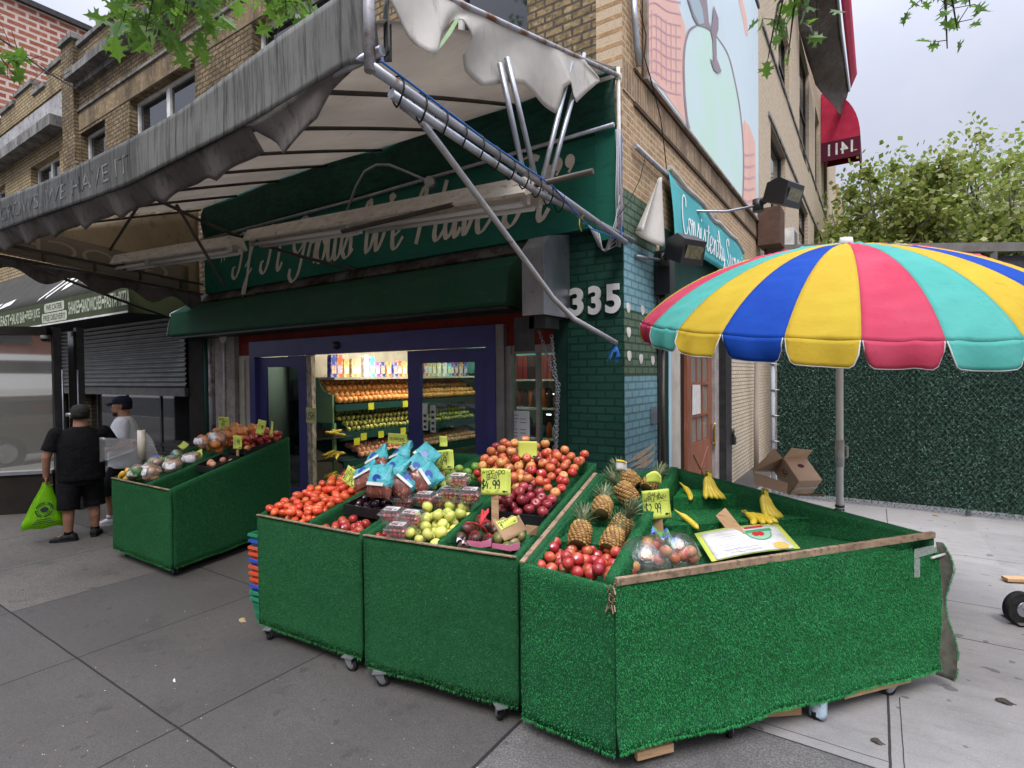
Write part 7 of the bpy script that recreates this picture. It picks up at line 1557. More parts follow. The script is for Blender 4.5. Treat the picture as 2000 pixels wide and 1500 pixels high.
# certificate and wood slat, gala bags, gala card
cq = [onz(u, v, z) for u, v, z in ((1400, 1094, .945), (1552, 1071, .955), (1512, 1026, 1.0), (1368, 1044, .99))]
cert = thing('certificate_card', 'white printed certificate with red tomato crest lying by the wood rail', 'certificate', tuple(cq[0]))
cfn = lambda x, y, l=0: cq[0].lerp(cq[1], x).lerp(cq[3].lerp(cq[2], x), y)+V((0, -.001, .004+l+.012*math.sin(x*PI)))
mb = MB(); mb.sheet(lambda u, v: cfn(u, v), 10, 6, .002); mb.build('sheet', m_white, cert)
mb = MB(); mb.sheet(lambda u, v: cfn(-.06+u*1.14, -.0+v*1.1, -.006), 8, 4, .002); mb.build('backing_card', m_card, cert)
cp = lambda x, y, l=0: cfn(x, y, .0015+l)
mb = MB()
for k in range(3): ribbon(mb, [(.14+.02*k, .8-.1*k), (.46-.03*k, .8-.1*k)], cp, .008, .012)
ribbon(mb, [(.12, .42), (.5, .42)], cp, .008, .014); ribbon(mb, [(.16, .34), (.44, .34)], cp, .008, .012); mb.build('printing', M('grey_print', (.3, .3, .32), rough=.7), cert)
mb = MB(); 
for y0, x0, x1 in ((.2, .14, .58), (.09, .2, .6)):
    ribbon(mb, smooth([(x0+(x1-x0)*k/22, y0+R.uniform(-.03, .035)) for k in range(23)], 2), cp, .004, .007); mb.build('handwriting', m_ink, cert)
mb = MB(); mb.add([cp(.7+.16*math.cos(a), .7+.3*math.sin(a), .001) for a in [PI+PI*k/16 for k in range(17)]], [tuple(range(17))]); mb.build('crest', M('pale_crest_green', (.3, .5, .36), rough=.6), cert)
mb = MB()
for a0 in range(16): a, b = PI+PI*a0/16, PI+PI*(a0+1)/16; mb.add([cp(.7+r_*math.cos(x)*.16, .7+r_*math.sin(x)*.3, .0014) for r_, x in ((.96, a), (1.05, a), (1.05, b), (.96, b))], [(0, 1, 2, 3)])
mb.add([cp(x, y, .0016) for x, y in ((.5, .7), (.9, .74), (.9, .86), (.5, .82))], [(0, 1, 2, 3)]); mb.build('crest_outline', M('crest_green', (.06, .3, .14), rough=.6), cert)
mb = MB(); mb.add([cp(x, y, .002) for x, y in ((.56, .88), (.82, .92), (.82, .99), (.56, .95))], [(0, 1, 2, 3)])
for cx in (.65, .72): mb.add([cp(cx+.045*math.cos(a), .64+.09*math.sin(a), .002+.0005*(cx > .7)) for a in [2*PI*k/12 for k in range(12)]], [tuple(range(12))])
mb.build('crest_red', M('crest_red', (.5, .03, .03), rough=.6), cert)
mb = MB(); mb.add([cp(.86+.1*math.cos(a), .12+.14*math.sin(a), .001) for a in [2*PI*k/18 for k in range(18)]], [tuple(range(18))]); mb.build('seal', M('gold_seal', (.7, .4, .04), (.6, .5, .2), 90, rough=.5), cert)
sq = onz(1408, 1000, 1.08); sr = onz(1455, 1060, .95); mb = MB(); mb.beam(sq, sr, .085, .012, up=(-.5, -.6, .7)); mb.build('pine_stake', m_pine, label='short broken pine slat leaning on the middle turf step', cat='wood slat')
m_film = filmmat('clear_bag_film', (.95, .96, .97), gl=.4, rough=.12, dif=.03, bump=.7, bsc=14)
gb = thing('apple_bag', 'clear plastic bag of gala apples with green printed top by the rail', 'bag of apples', tuple(onz(1290, 1090, .89)))
ga = [(1238, 1108, .93), (1262, 1085, .96), (1245, 1082, .95), (1300, 1078, 1.0), (1285, 1095, .94), (1316, 1090, .94), (1335, 1085, .95), (1265, 1062, 1.02), (1325, 1066, 1.0), (1348, 1078, .97), (1350, 1090, .93), (1230, 1118, .91), (1280, 1065, .99)]
for i, (u, v, z) in enumerate(ga):
    a = bpy.data.objects.new('apple', FRU['gala_apple']); a.parent = gb; a.location = onz(u, v, z)-ORG[gb.name]; a.rotation_euler = (R.uniform(-1, 1), R.uniform(-1, 1), R.uniform(0, 6)); COL.objects.link(a)
cs = [onz(u, v, z) for u, v, z in ga]; cen = sum(cs, V((0, 0, 0)))/len(cs)
def filmf(u, v):
    a = u*2*PI; b = -PI/2+PI*v; d = V((math.cos(a)*math.cos(b), math.sin(a)*math.cos(b), math.sin(b))); m_ = max((c-cen).dot(d) for c in cs)+.045
    return cen+d*m_*(1+.05*noise.noise(d*5))+V((0, 0, 0))
mb = MB(); mb.grid(filmf, 40, 20)
for q in mb.v: q.z = max(q.z, .886)
mb.build('film', m_film, gb)
q = onz(1295, 1050, 1.06); mb = MB(); mb.sheet(lambda u, v: q+V((-.08+.16*u, .03*math.sin(u*5)+.05*v, .02*math.sin(u*11+v*2)-.02*u*u+.03*v)), 12, 4, .001); mb.build('printed_top', M('green_blue_print', (.1, .3, .06), (.06, .14, .45), 16, .5, .55, rough=.3), gb)
card(onz(1285, 1012, 1.08), .175, .19, [('GALA', .22, .78, .48, .14, .004), ('BAG!', .55, .66, .4, .14, .004), ('APPLE', .06, .6, .42, .14, .0035), ('$2.99', .06, .2, .6, .32, .006), ('_', .62, .58, .3, .01, .002)], 'gala apple bag 2.99 stacked price cards on a pine stick', yaw=.55, roll=-.1, tilt=.1, stick=.16, double=True, curl=.018, sw=.06)
mb = MB(); q = onz(1275, 945, 1.25); mb.sheet(lambda u, v: q+V((-.05+.11*u, .03*math.sin(u*3), .0+.06*v+.03*math.sin(u*PI)*v)), 8, 4, .0015); mb.build('folded_card', m_card, label='curled yellow green card stuck between pineapple and gala card', cat='card')
# ================================================================ striped umbrella
UC = ond(1640, 985, 4.6); UC.z = 0
um = thing('market_umbrella', 'big striped market umbrella in yellow blue pink and teal behind the corner stand', 'umbrella', tuple(UC))
URm = Matrix.Rotation(YAW-math.radians(5), 3, 'Z') @ Matrix.Rotation(math.radians(9.5), 3, 'X') @ Matrix.Rotation(math.radians(-21.6), 3, 'Z')      # local -y looks at the street corner; rim dips that way
UR, UH, UZ = 1.61, .61, 2.475
def upt(phi, rho, sagm=1.):
    k = ((math.degrees(phi)+.1)/14.4) % 1.; sag = 1-.013*sagm*math.sin(PI*k)*rho
    r_ = UR*math.sin(rho*1.06)/math.sin(1.06)*sag; z = UH*(math.cos(rho*1.06)-math.cos(1.06))/(1-math.cos(1.06))-.01*math.sin(PI*k)*rho*rho
    z += sagm*math.sin(PI*k)*(.008*(1-abs(math.sin(rho*19+phi*9+2.2*k)))**2*(1+math.sin(phi*5))+.006*(1-abs(math.sin(rho*33-phi*5+3*k)))**2*(1+.8*math.sin(phi*7+rho*9)))
    return V((UC.x, UC.y, UZ))+URm @ V((r_*math.sin(phi), -r_*math.cos(phi), z))
def umat(n, c, c2): 
    m = clothmat(n, c, c2, tuple(x*.6 for x in c), 2., .4, .8, (1, 1, 1), .3, .62, .85, 5, .04); return m
UM = {'P': umat('pink_panel_cloth', (.62, .06, .12), (.66, .1, .17)), 'T': umat('teal_panel_cloth', (.1, .46, .4), (.13, .5, .44)), 'Y': umat('yellow_panel_cloth', (.66, .5, .05), (.62, .43, .04)), 'B': umat('blue_panel_cloth', (.01, .06, .4), (.012, .085, .46))}
m_piping = M('white_piping', (.52, .51, .49), rough=.7)
UN = {'P': 'pink_panel', 'T': 'teal_panel', 'Y': 'yellow_panel', 'B': 'blue_panel'}
for i in range(25):
    ph0 = math.radians(14.4*i); cl_ = 'PTYBY'[i % 5]; dp = math.radians(14.4)
    mb = MB(); mb.sheet(lambda u, v: upt(ph0+dp*u, .03+.97*v), 10, 44, .003); o = mb.build(UN[cl_], UM[cl_], um)
    fl_ = R.uniform(-.3, .25)
    def vf(u, v):
        top_ = upt(ph0+dp*(.015+.97*u), 1.); e = min(u, 1-u); d = .155*(1-.5*max(0, 1-e/.15)**2.4); ins = .05*max(0, 1-e/.15)*v
        out_ = V((math.sin(ph0+dp*u), -math.cos(ph0+dp*u), 0)); u2 = u+(.5-u)*ins*1.2
        p = upt(ph0+dp*(.015+.97*u2), 1.); oo = URm @ out_
        return p+V((0, 0, -d*v))+oo*(.015*math.sin(v*2)+fl_*.12*v*v+.012*math.sin(u*9+i)*v)
    mb = MB(); mb.sheet(vf, 14, 6, .003); va = mb.build('valance', UM[cl_], o)
    mb = MB(); mb.tube([vf(0, k/6) for k in range(7)]+[vf(k/14, 1) for k in range(1, 14)]+[vf(1, 1-k/6) for k in range(7)], .004, 5); mb.build('piping', m_piping, va)
axis = URm @ V((0, 0, 1)); hub = V((UC.x, UC.y, UZ))+axis*UH
mb = MB(); mb.tube([hub-axis*.02, hub+axis*.03, hub+axis*.06], [.06, .05, .042], 14); mb.build('finial', m_white, um)
for i in range(25):
    ph = math.radians(14.4*i); mb = MB(); mb.tube([upt(ph, .05+.95*k/8, 0)-axis*.014 for k in range(9)], .006, 5); mb.build('rib', m_steel, um)
m_pole = M('cream_pole', (.9, .89, .84), (.84, .83, .78), 6, rough=.45)
mb = MB(); mb.tube([V((UC.x, UC.y, .04)), V((UC.x, UC.y, UZ)), hub], .028, 14); pl_ = mb.build('pole', m_pole, um)
mb = MB(); q = V((UC.x, UC.y, 1.38)); rt = V((RT.x, RT.y, 0)).normalized(); mb.tube([q+V((0, 0, -.12)), q+V((0, 0, .1))], .034, 14); mb.tube([q+rt*.03+V((0, 0, .06)), q+rt*.065+V((0, 0, .04)), q+rt*.065+V((0, 0, -.04)), q+rt*.045+V((0, 0, -.05))], .008, 6); mb.build('clamp', m_white, pl_)
mb = MB(); mb.tube([V((UC.x, UC.y, 0)), V((UC.x, UC.y, .02)), V((UC.x, UC.y, .07))], [.34, .34, .08], 24); mb.build('base', m_black, um)
mb = MB(); q = V((UC.x, UC.y, .9))
for k in range(5): mb.tube([q+V((0, 0, .03*k-.1)), q+V((0, 0, .03*k-.085))], .037, 14)
mb.build('black_tape', m_blackplastic, pl_)
m_pw = M('white_plastic_bag', (.66, .66, .67), (.5, .5, .52), 18, rough=.35)
mb = MB()
def pbag(u, v):
    a = u*6.3; r_ = .045+.02*math.sin(u*13+v*5)+.02*noise.noise(V((u*6, v*4, 1))); return q+V((r_*math.cos(a), r_*math.sin(a), -.17+.17*v))-rt*(.0+.16*max(0, math.cos(a+2.6))**3*(.5+.5*math.sin(v*5)))
mb.grid(pbag, 30, 10); mb.build('plastic_bag', m_pw, label='white plastic bag knotted round the umbrella pole', cat='plastic bag')
# ================================================================ cardboard box on crates behind the stand
cx = ond(1538, 930, 5.6); 
bz = .72
cbx = thing('cardboard_box', 'open brown cardboard box tipped over behind the banana stand', 'box', (cx.x, cx.y, bz))
m_box = M('box_cardboard', (.6, .42, .28), (.54, .37, .24), 2, rough=.8)
O_ = ond(1560, 940, 5.3); e1 = ond(1530, 895, 5.62)-O_; e2 = ond(1605, 937.5, 5.5)-O_; e3 = ond(1541, 966, 5.5)-O_
def slab(mb, *q): n_ = (q[1]-q[0]).cross(q[2]-q[0]).normalized(); mb.prism(q, n_*.005)
mb = MB(); Z0 = V((0, 0, 0))
slab(mb, O_, O_+e2, O_+e1+e2, O_+e1); slab(mb, O_, O_+e1, O_+e1+e3, O_+e3); slab(mb, O_, O_+e3, O_+e2+e3, O_+e2); slab(mb, O_+e3, O_+e1+e3, O_+e1+e2+e3, O_+e2+e3); slab(mb, O_+e2, O_+e2+e3, O_+e1+e2+e3, O_+e1+e2); mb.build('body', m_box, cbx)
for q in ((O_+e1, O_+e1+e2, ond(1587, 879, 5.75), ond(1545, 875, 5.6)), (O_+e1, O_+e1+e3, ond(1470, 921, 5.6), ond(1512, 876, 5.6)), (ond(1470, 921, 5.4), ond(1539, 944, 5.36), ond(1537, 964, 5.36), ond(1475, 947, 5.4))): mb = MB(); slab(mb, *q); mb.build('flap', m_box, cbx)
mb = MB(); nf = e1.cross(e3).normalized(); nf = nf if nf.dot(CAM-O_) > 0 else -nf; pen(mb, 'VS', lambda x, y, l=0: O_+e1*(.75-x)+e3*(.25+y)+nf*.008, 0, 0, .3, .3, .02); mb.build('printing', m_ink, cbx)
mb = MB(); nt = e1.cross(e2).normalized(); nt = nt if nt.dot(CAM-O_) > 0 else -nt; mb.add([O_+e1*(.62+.09*math.cos(a))+e2*(.5+.14*math.sin(a))+nt*.007 for a in [2*PI*k/12 for k in range(12)]], [tuple(range(12))]); mb.build('mark', M('dark_red_mark', (.1, .02, .02), rough=.7), cbx)
mb = MB(); nq = e2.cross(e3).normalized(); nq = nq if nq.dot(CAM-O_) > 0 else -nq; mb.add([O_+e2*a+e3*b+nq*.008 for a, b in ((0, .4), (1, .4), (1, .62), (0, .62))], [(0, 1, 2, 3)]); mb.build('tape', M('brown_parcel_tape', (.5, .36, .25), rough=.25), cbx)
m_crate = M('grey_crate_plastic', (.2, .2, .21), (.12, .12, .12), 5, rough=.6)
for k in range(2):
    z = .002+.355*k; o = thing('milk_crate', 'grey plastic crate %s the tipped cardboard box' % ('at the bottom of the pair under' if k == 0 else 'directly under'), 'crate', (cx.x, cx.y, z), 'grey crates under the cardboard box')
    mb = MB(); h = .165; e1 = Matrix.Rotation(YAW, 3, 'Z') @ V((1, 0, 0)); e2 = V((-e1.y, e1.x, 0)); c = V((cx.x, cx.y, z))
    for s_ in (-1, 1):
        for zz2 in (.03, .17, .32): mb.obox(c+e2*h*s_+V((0, 0, zz2)), e1*h, e2*.008, V((0, 0, .026))); mb.obox(c+e1*h*s_+V((0, 0, zz2)), e1*.008, e2*(h-.01), V((0, 0, .026)))
        for j in range(-3, 4): mb.obox(c+e2*h*s_+e1*j*.05+V((0, 0, .175)), e1*.008, e2*.006, V((0, 0, .17))); mb.obox(c+e1*h*s_+e2*j*.048+V((0, 0, .175)), e1*.006, e2*.008, V((0, 0, .17)))
    mb.build('walls', m_crate, o); mb = MB(); mb.obox(c+V((0, 0, .01)), e1*(h-.01), e2*(h-.01), V((0, 0, .008))); mb.build('floor', m_crate, o)
p = ond(1558, 966, 5.0); q_ = ond(1612, 968, 4.75); mb = MB(); mb.tube([p, q_], .008, 6); mb.build('broom_handle', m_pine, label='thin wooden stick pointing from the box to the umbrella pole', cat='stick')
# hand truck at the right edge of the frame
wp = onz(2082, 1262, 0); ht = thing('hand_truck', 'black wheeled hand truck with grey toe plate at the right edge', 'hand truck', (wp.x, wp.y, 0))
ax = V((.83, .55, 0)); fw = V((-.55, .83, 0))
for k in range(2):
    c = V((wp.x, wp.y, .13))+fw*.36*k; mb = MB(); mb.tube([c-fw*.03, c+fw*.03], .13, 24); wl_ = mb.build('wheel', m_rubber, ht); mb = MB(); mb.tube([c-fw*.033, c+fw*.033], .06, 16); mb.build('hub', m_steel, wl_)
mb = MB(); c = V((wp.x, wp.y, .13)); mb.tube([c, c+fw*.36], .012, 8)
for k in (0, 1): q = c+fw*(.05+.26*k); mb.tube([q+ax*.04, q+ax*.14+V((0, 0, .6)), q+ax*.2+V((0, 0, 1.15))], .014, 8)
mb.build('frame', m_steel, ht)
mb = MB(); q = onz(1955, 1196, .02); mb.prism([q, onz(1992, 1222, .02), onz(2040, 1222, .02), onz(2040, 1190, .02)], (0, 0, .006)); mb.build('toe_plate', m_steel, ht)
mb = MB(); p = onz(1962, 1130, .03); q = onz(2060, 1134, .03); mb.beam(p, q, .09, .03); mb.build('wood_plank', m_pine, label='light wooden plank lying on the pale pavement at right edge', cat='plank')
# ================================================================ stacked shopping baskets
bk_c = {'g': M('basket_green', (.02, .22, .11), rough=.4), 'b': M('basket_blue', (.02, .08, .42), rough=.4), 'r': M('basket_red', (.62, .085, .03), rough=.4)}
bko = onz(497, 1212, 0)+V((.17, .13, 0)); names = {'g': 'green', 'b': 'blue', 'r': 'orange red'}
order = 'ggbrrrbrrbg'; pos_l = ['lowest', 'second lowest', 'third from the bottom', 'fourth from the bottom', 'fifth from the bottom', 'middle', 'fifth from the top', 'fourth from the top', 'third from the top', 'second from the top', 'topmost']
prot = {}
def basket(cl):
    if cl in prot: return dup(prot[cl], (0, 0, 0))
    o = thing('shopping_basket', '', 'basket', (0, 0, 0)); mb = MB(); W_, D_, H_ = .19, .135, .2
    lv = lambda z: (W_*(.84+.16*z/H_), D_*(.84+.16*z/H_))
    for z in (0, .07, .14):
        w_, d_ = lv(z)
        for s_ in (-1, 1): mb.box(-w_, s_*d_-.003, z, w_, s_*d_+.003, z+.012); mb.box(s_*w_-.003, -d_+.004, z, s_*w_+.003, d_-.004, z+.012)
    for k in range(-8, 9):
        for s_ in (-1, 1):
            x = k*.02; mb.beam((x, s_*lv(0)[1], .004), (x*1.15, s_*lv(H_)[1], H_), .007, .004, up=(0, 1, 0))
            if abs(k) < 6: mb.beam((s_*lv(0)[0], x, .004), (s_*lv(H_)[0], x*1.15, H_), .004, .007, up=(0, 1, 0))
    mb.box(-.16, -.11, 0, .16, .11, .004); mb.build('body', bk_c[cl], o, local=True)
    mb = MB()
    for s_ in (-1, 1): mb.box(-W_-.012, s_*(D_+.006)-.008, H_-.018, W_+.012, s_*(D_+.006)+.006, H_+.004); mb.box(s_*(W_+.006)-.008, -D_, H_-.018, s_*(W_+.006)+.006, D_, H_+.004)
    mb.build('rim', bk_c[cl], o, local=True); prot[cl] = o; return o
for i, cl in enumerate(order):
    o = basket(cl); o.location = bko+V((R.uniform(-.004, .004), R.uniform(-.004, .004), .002+.054*i)); o.rotation_euler = (0, 0, .05+R.uniform(-.03, .03)); o['label'] = '%s shopping basket, %s of the stack beside the tomato stand' % (names[cl], pos_l[i]); o['group'] = 'stacked coloured shopping baskets'
# ================================================================ left stand
s0 = Stand('produce_stand', 'green turf stand of grapefruit and bagged produce beside the two men', (-5.1, -2.78), (-3.77, -2.77), (-5.48, -1.14), .915, 1.27)
s0.shell((.86,), sd=12000, cast=.1)
turf_deck(s0.t, 'deck', [s0.at(.03, .03, .84), s0.at(.82, .03, .84), s0.at(.82, s0.D-.03, 1.16), s0.at(.03, s0.D-.03, 1.16)], dens=2500)
turf_deck(s0.t, 'deck', [s0.at(.9, .03, .72), s0.at(1.3, .03, .72), s0.at(1.3, s0.D-.03, 1.14), s0.at(.9, s0.D-.03, 1.14)], dens=2500)
heap('grapefruit', polyst(s0, [(.3, .95), (.84, .85), (.84, 1.6), (.25, 1.6)]), flo(s0, lambda a, t: 1.08+.22*(t-.8)), capf(s0, lambda a, t: 1.4+.14*(t-.8)), 56, .054, 'large orange pink grapefruit heaped at the back of the left stand', 'grapefruit', 'grapefruit heaped in the left stand')
tray(s0, .9, 1.29, 1.0, 1.6, 1.13, .07, 'black tray of nectarines at the back corner of the left stand', zb=1.2)
heap(lambda p, i: 'nectarine' if R.random() > .2 else 'gala_apple', polyst(s0, [(.92, 1.03), (1.27, 1.03), (1.27, 1.58), (.92, 1.58)]), flo(s0, lambda a, t: 1.16+.12*(t-1.0)), capf(s0, lambda a, t: 1.39+.1*(t-1)), 60, .038, {'nectarine': 'red nectarine in the back corner tray of the left stand', 'gala_apple': 'streaked apple among nectarines in the left stand'}, {'nectarine': 'nectarine', 'gala_apple': 'apple'}, {'nectarine': 'nectarines in the left stand tray', 'gala_apple': 'apples among the left stand nectarines'})
tray(s0, .9, 1.29, .55, .92, .98, .07, 'nearly empty black tray with a few peaches in left stand', zb=1.06)
heap('peach', polyst(s0, [(.95, .6), (1.25, .6), (1.25, .9), (.95, .9)]), lambda x, y: 1.03, lambda x, y: 1.12, 5, .037, 'pale peach left in the nearly empty black tray', 'peach', 'peaches in the nearly empty tray')
heap('lemon_mango', polyst(s0, [(.05, .06), (.27, .06), (.27, .3), (.05, .3)]), lambda x, y: .87, lambda x, y: 1.03, 9, .045, 'yellow orange mango at the front left corner of the left stand', 'mango', 'yellow mangos in the left stand')
# bags of potatoes and net bags of mandarins
m_blk = [M('bag_print_green', (.06, .16, .05), (.7, .68, .6), 12, .5, .55, rough=.25, obj=True), M('bag_print_blue', (.04, .16, .5), (.02, .05, .06), 14, .5, .56, rough=.25, obj=True), M('bag_print_white', (.66, .66, .66), (.3, .25, .3), 26, .55, .6, rough=.3, obj=True)]
m_film2 = filmmat('produce_bag_film', (.95, .95, .95), gl=.08, rough=.18, dif=.1, bump=.6, bsc=16)
def filledbag(name, lab, cat, grp, c, kind, n, rx, rz, pm, s_=1.):
    c = V(c); o = thing(name, lab, cat, tuple(c), grp); pts = []
    for i in range(n):
        a = R.uniform(0, 6.28); q = V((rx*R.random()**.5*math.cos(a), rx*.7*R.random()**.5*math.sin(a), .035+rz*R.random())); pts.append(q)
        f = bpy.data.objects.new(kind, FRU[kind]); f.parent = o; f.location = q; f.rotation_euler = (R.uniform(0, 3), 0, R.uniform(0, 6)); COL.objects.link(f)
    def bf(u, v):
        a = u*2*PI; b = -PI/2+PI*v; d = V((math.cos(a)*math.cos(b), math.sin(a)*math.cos(b), math.sin(b))); m_ = max((q-V((0, 0, .05))).dot(d) for q in pts)+.04
        return c+V((0, 0, .05))+d*m_*(1+.08*noise.noise(d*6+c*9))
    mb = MB(); mb.grid(bf, 24, 12); mb.build('film', m_film2, o)
    mb = MB(); u0, v0 = R.uniform(.55, .75), R.uniform(.45, .6); mb.sheet(lambda u, v: bf(u0+.28*u, v0+.26*v)+(bf(u0+.28*u, v0+.26*v)-c).normalized()*.004, 10, 6, .001); mb.build('printed_panel', pm, o); return o
bags = [((.36, .12), 'potato', 0, 'front clear bag of tan potatoes at the left stand rim'), ((.5, .24), 'potato', 2, 'second clear bag of potatoes in the left stand'), ((.62, .42), 'potato', 2, 'rear clear bag of potatoes below the tilted card'), ((.3, .36), 'potato', 0, 'green printed bag beside the yellow mangos'), ((.7, .62), 'potato', 2, 'white topped bag of potatoes next to the divider'), ((.5, .5), 'potato', 0, 'green topped bag of potatoes amid the white topped bags'), ((.74, .36), 'potato', 2, 'bag of potatoes pressed against the divider near the front'), ((.68, .14), 'potato', 2, 'bag of potatoes at the front end of the divider')]
for (a, t_), kd, pm, lab in bags: filledbag('potato_bag', lab, 'bag of potatoes', 'bagged potatoes in the left stand', s0.at(a, t_, .89+.2*t_), kd, 10, .085, .09, m_blk[pm])
for (a, t_), pm, lab in (((.14, .5), 1, 'bright blue printed bag behind the yellow mangos'), ((.3, .68), 1, 'blue and dark green bag lying below the plastic roll'), ((.42, .62), 0, 'dark green printed bag in the middle of left stand')): filledbag('greens_bag', lab, 'bag of greens', 'printed bags in the left stand', s0.at(a, t_, .9+.2*t_), 'green_apple', 5, .07, .07, m_blk[pm])
for (a, t_), lab in (((.66, .8), 'net bag of mandarins with white label below the grapefruit'), ((.78, .95), 'net bag of mandarins against the divider'), ((.72, .98), 'upper net bag of mandarins behind the 1.99 card')): filledbag('mandarin_bag', lab, 'bag of mandarins', 'net bags of mandarins in the left stand', s0.at(a, t_, 1.04+.2*t_), 'mandarin', 12, .08, .08, m_blk[2])
rp = V((-5.31, -2.38, 1.06)); rl = thing('bag_roll', 'upright roll of clear produce bags at the left stand', 'roll of bags', tuple(rp))
mb = MB(); mb.tube([rp, rp+V((0, 0, .36))], .042, 16); mb.build('roll', M('roll_plastic', (.6, .52, .42), (.66, .6, .52), 20, rough=.4), rl)
mb = MB(); mb.tube([rp+V((0, 0, .361)), rp+V((0, 0, .364))], .02, 12); mb.build('core', m_blackplastic, rl)
mb = MB(); mb.sheet(lambda u, v: rp+V((.04+.1*u*v, .03+.16*u*v, .34-.36*v))+V((0, .02*math.sin(v*6)*u, 0)), 6, 10, .001); mb.sheet(lambda u, v: rp+V((-.02-.14*u, -.02-.36*u, .25+.05*u-.3*v*(.4+.6*u))), 6, 8, .001); mb.build('loose_film', filmmat('milky_film', (.9, .9, .9), gl=.3, rough=.25, dif=.1), rl)
card(ony(437, 838, -1.35), .2, .17, [('GRAPE', .1, .74, .5, .16, .004), ('FRUIT', .42, .56, .46, .14, .004), ('.99', .12, .16, .5, .34, .007)], 'grapefruit 99 cent card standing behind the grapefruit heap', yaw=.2, tilt=.0, stick=.1)
card(onz(463, 877, 1.2), .15, .16, [('1.99', .2, .3, .6, .4, .007)], '1.99 price card on pine stick at the left stand divider', yaw=.15, stick=.18, tilt=.05)
card(onz(506, 848, 1.38), .12, .17, [('5.99', .2, .35, .6, .3, .006)], 'narrow 5.99 card leaning beside the nectarine tray', yaw=.3, roll=.2)
card(onz(528, 850, 1.37), .13, .17, [('_', .15, .7, .6, .01, .002), ('_', .2, .5, .5, .01, .002)], 'slanted card at the far back corner of the left stand', yaw=-.4, roll=.15)
card(onz(383, 902, 1.05), .18, .14, [('_', .2, .6, .6, .01, .003), ('_', .25, .35, .45, .01, .003)], 'tilted yellow green card lying on the bagged potatoes', yaw=.1, roll=-.6, tilt=.5)
card(onz(352, 875, 1.1), .15, .1, [('_', .2, .5, .6, .01, .002)], 'pale green card lying among the blue bags', yaw=.3, roll=.4, tilt=.8)
q = [onz(u, v, z) for u, v, z in ((382, 927, .9), (402, 918, .92), (416, 908, .98), (398, 902, 1.0))]
mb = MB(); mb.prism(q, (.01, .01, .012)); mb.build('folded_card', m_card, label='folded yellow card lying in the empty bay of the left stand', cat='card')
# ================================================================ fruit on the shelves inside
def shelfrow(kind, z, d, tilt, rows, ys, r, lab, cat, grp):
    for k in range(rows):
        y = ys[0]+R.uniform(0, r)
        while y < ys[1]:
            f = (.04+r*1.75*k)/.75; x = SX+d-.04-r*1.75*k*.95; fruit(kind, V((x, y, z+tilt*f+r+.012*R.random()+(.03*(k % 2)))), lab, cat, grp, s=r/FR_R[kind]*1.1); y += r*2.02
shelfrow('orange', 1.57, .0, .4, 6, (.6, 4.4), .056, 'orange stacked on the upper green shelf inside the shop', 'orange', 'oranges on the shelf inside')
shelfrow('pear', 1.08, .08, .38, 6, (.75, 4.2), .05, 'yellow green pear on the middle green shelf inside', 'pear', 'pears on the shelf inside')
shelfrow('peach', .64, .18, .3, 5, (.9, 4.2), .05, 'orange peach on the lowest green shelf inside', 'peach', 'peaches on the shelf inside')
for z in (.38, .73, 1.08):
    o = thing('banana_bunch', {.38: 'lowest green bananas on the wire rack inside the door', .73: 'middle green bananas on the wire rack inside', 1.08: 'topmost green bananas on the wire rack inside'}[z], 'bananas', (-5.1, .3, z), 'bananas on the wire rack inside')
    for i in range(7):
        b = bpy.data.objects.new('banana', BAN); b.parent = o; COL.objects.link(b); b.location = V((-.14+.05*i, R.uniform(-.06, .06), .05+.02*(i % 3))); b.rotation_euler = (PI/2+R.uniform(-.4, .4), R.uniform(-.3, .3), R.uniform(.6, 2.2)); b.scale = (1.3,)*3
# ================================================================ people
m_skin = M('skin', (.36, .19, .12), (.28, .14, .09), 9, rough=.5, obj=True, bump=.3, bsc=40, bd=.005); m_blacktee = M('black_cotton', (.005, .005, .006), (.009, .009, .01), 5, rough=.85, obj=True, bump=.9, bsc=11, bd=.03)
m_whitetee = M('white_cotton', (.62, .63, .68), (.55, .56, .62), 5, rough=.85, obj=True, bump=.9, bsc=9, bd=.03); m_hair = M('dark_hair', (.012, .01, .009), rough=.6)
m_graycap = M('grey_cap_cloth', (.05, .048, .045), (.035, .034, .033), 20, rough=.9, obj=True); m_navy = M('navy_cap_cloth', (.012, .014, .028), rough=.85); m_shoe_b = M('black_shoe', (.01, .01, .011), (.03, .03, .03), 25, rough=.5, obj=True); m_shoe_w = M('white_shoe', (.66, .66, .68), rough=.5)
def remeshed(mb, name, mat_, parent, vox, it=3):
    """fuse overlapping pieces into one continuous surface"""
    o = bpy.data.objects.new(name, mb.mesh(name, mat_)); COL.objects.link(o)
    r_ = o.modifiers.new('fuse', 'REMESH'); r_.mode = 'VOXEL'; r_.voxel_size = vox; r_.use_smooth_shade = True
    s_ = o.modifiers.new('soften', 'SMOOTH'); s_.factor = .5; s_.iterations = it
    me = bpy.data.meshes.new_from_object(o.evaluated_get(bpy.context.evaluated_depsgraph_get())); me.name = name
    bpy.data.objects.remove(o); me.materials.clear(); me.materials.append(mat_)
    n = bpy.data.objects.new(name, me); n.parent = parent; COL.objects.link(n); ORG[n.name] = V((0, 0, 0)); return n
def limb(mb, pts, rs, sy=1.): mb.tube([V(p) for p in pts], rs, 12, 0, True, True, sy); [mb.ball(p, r_*.98, 10, 7) for p, r_ in zip(pts, rs)]
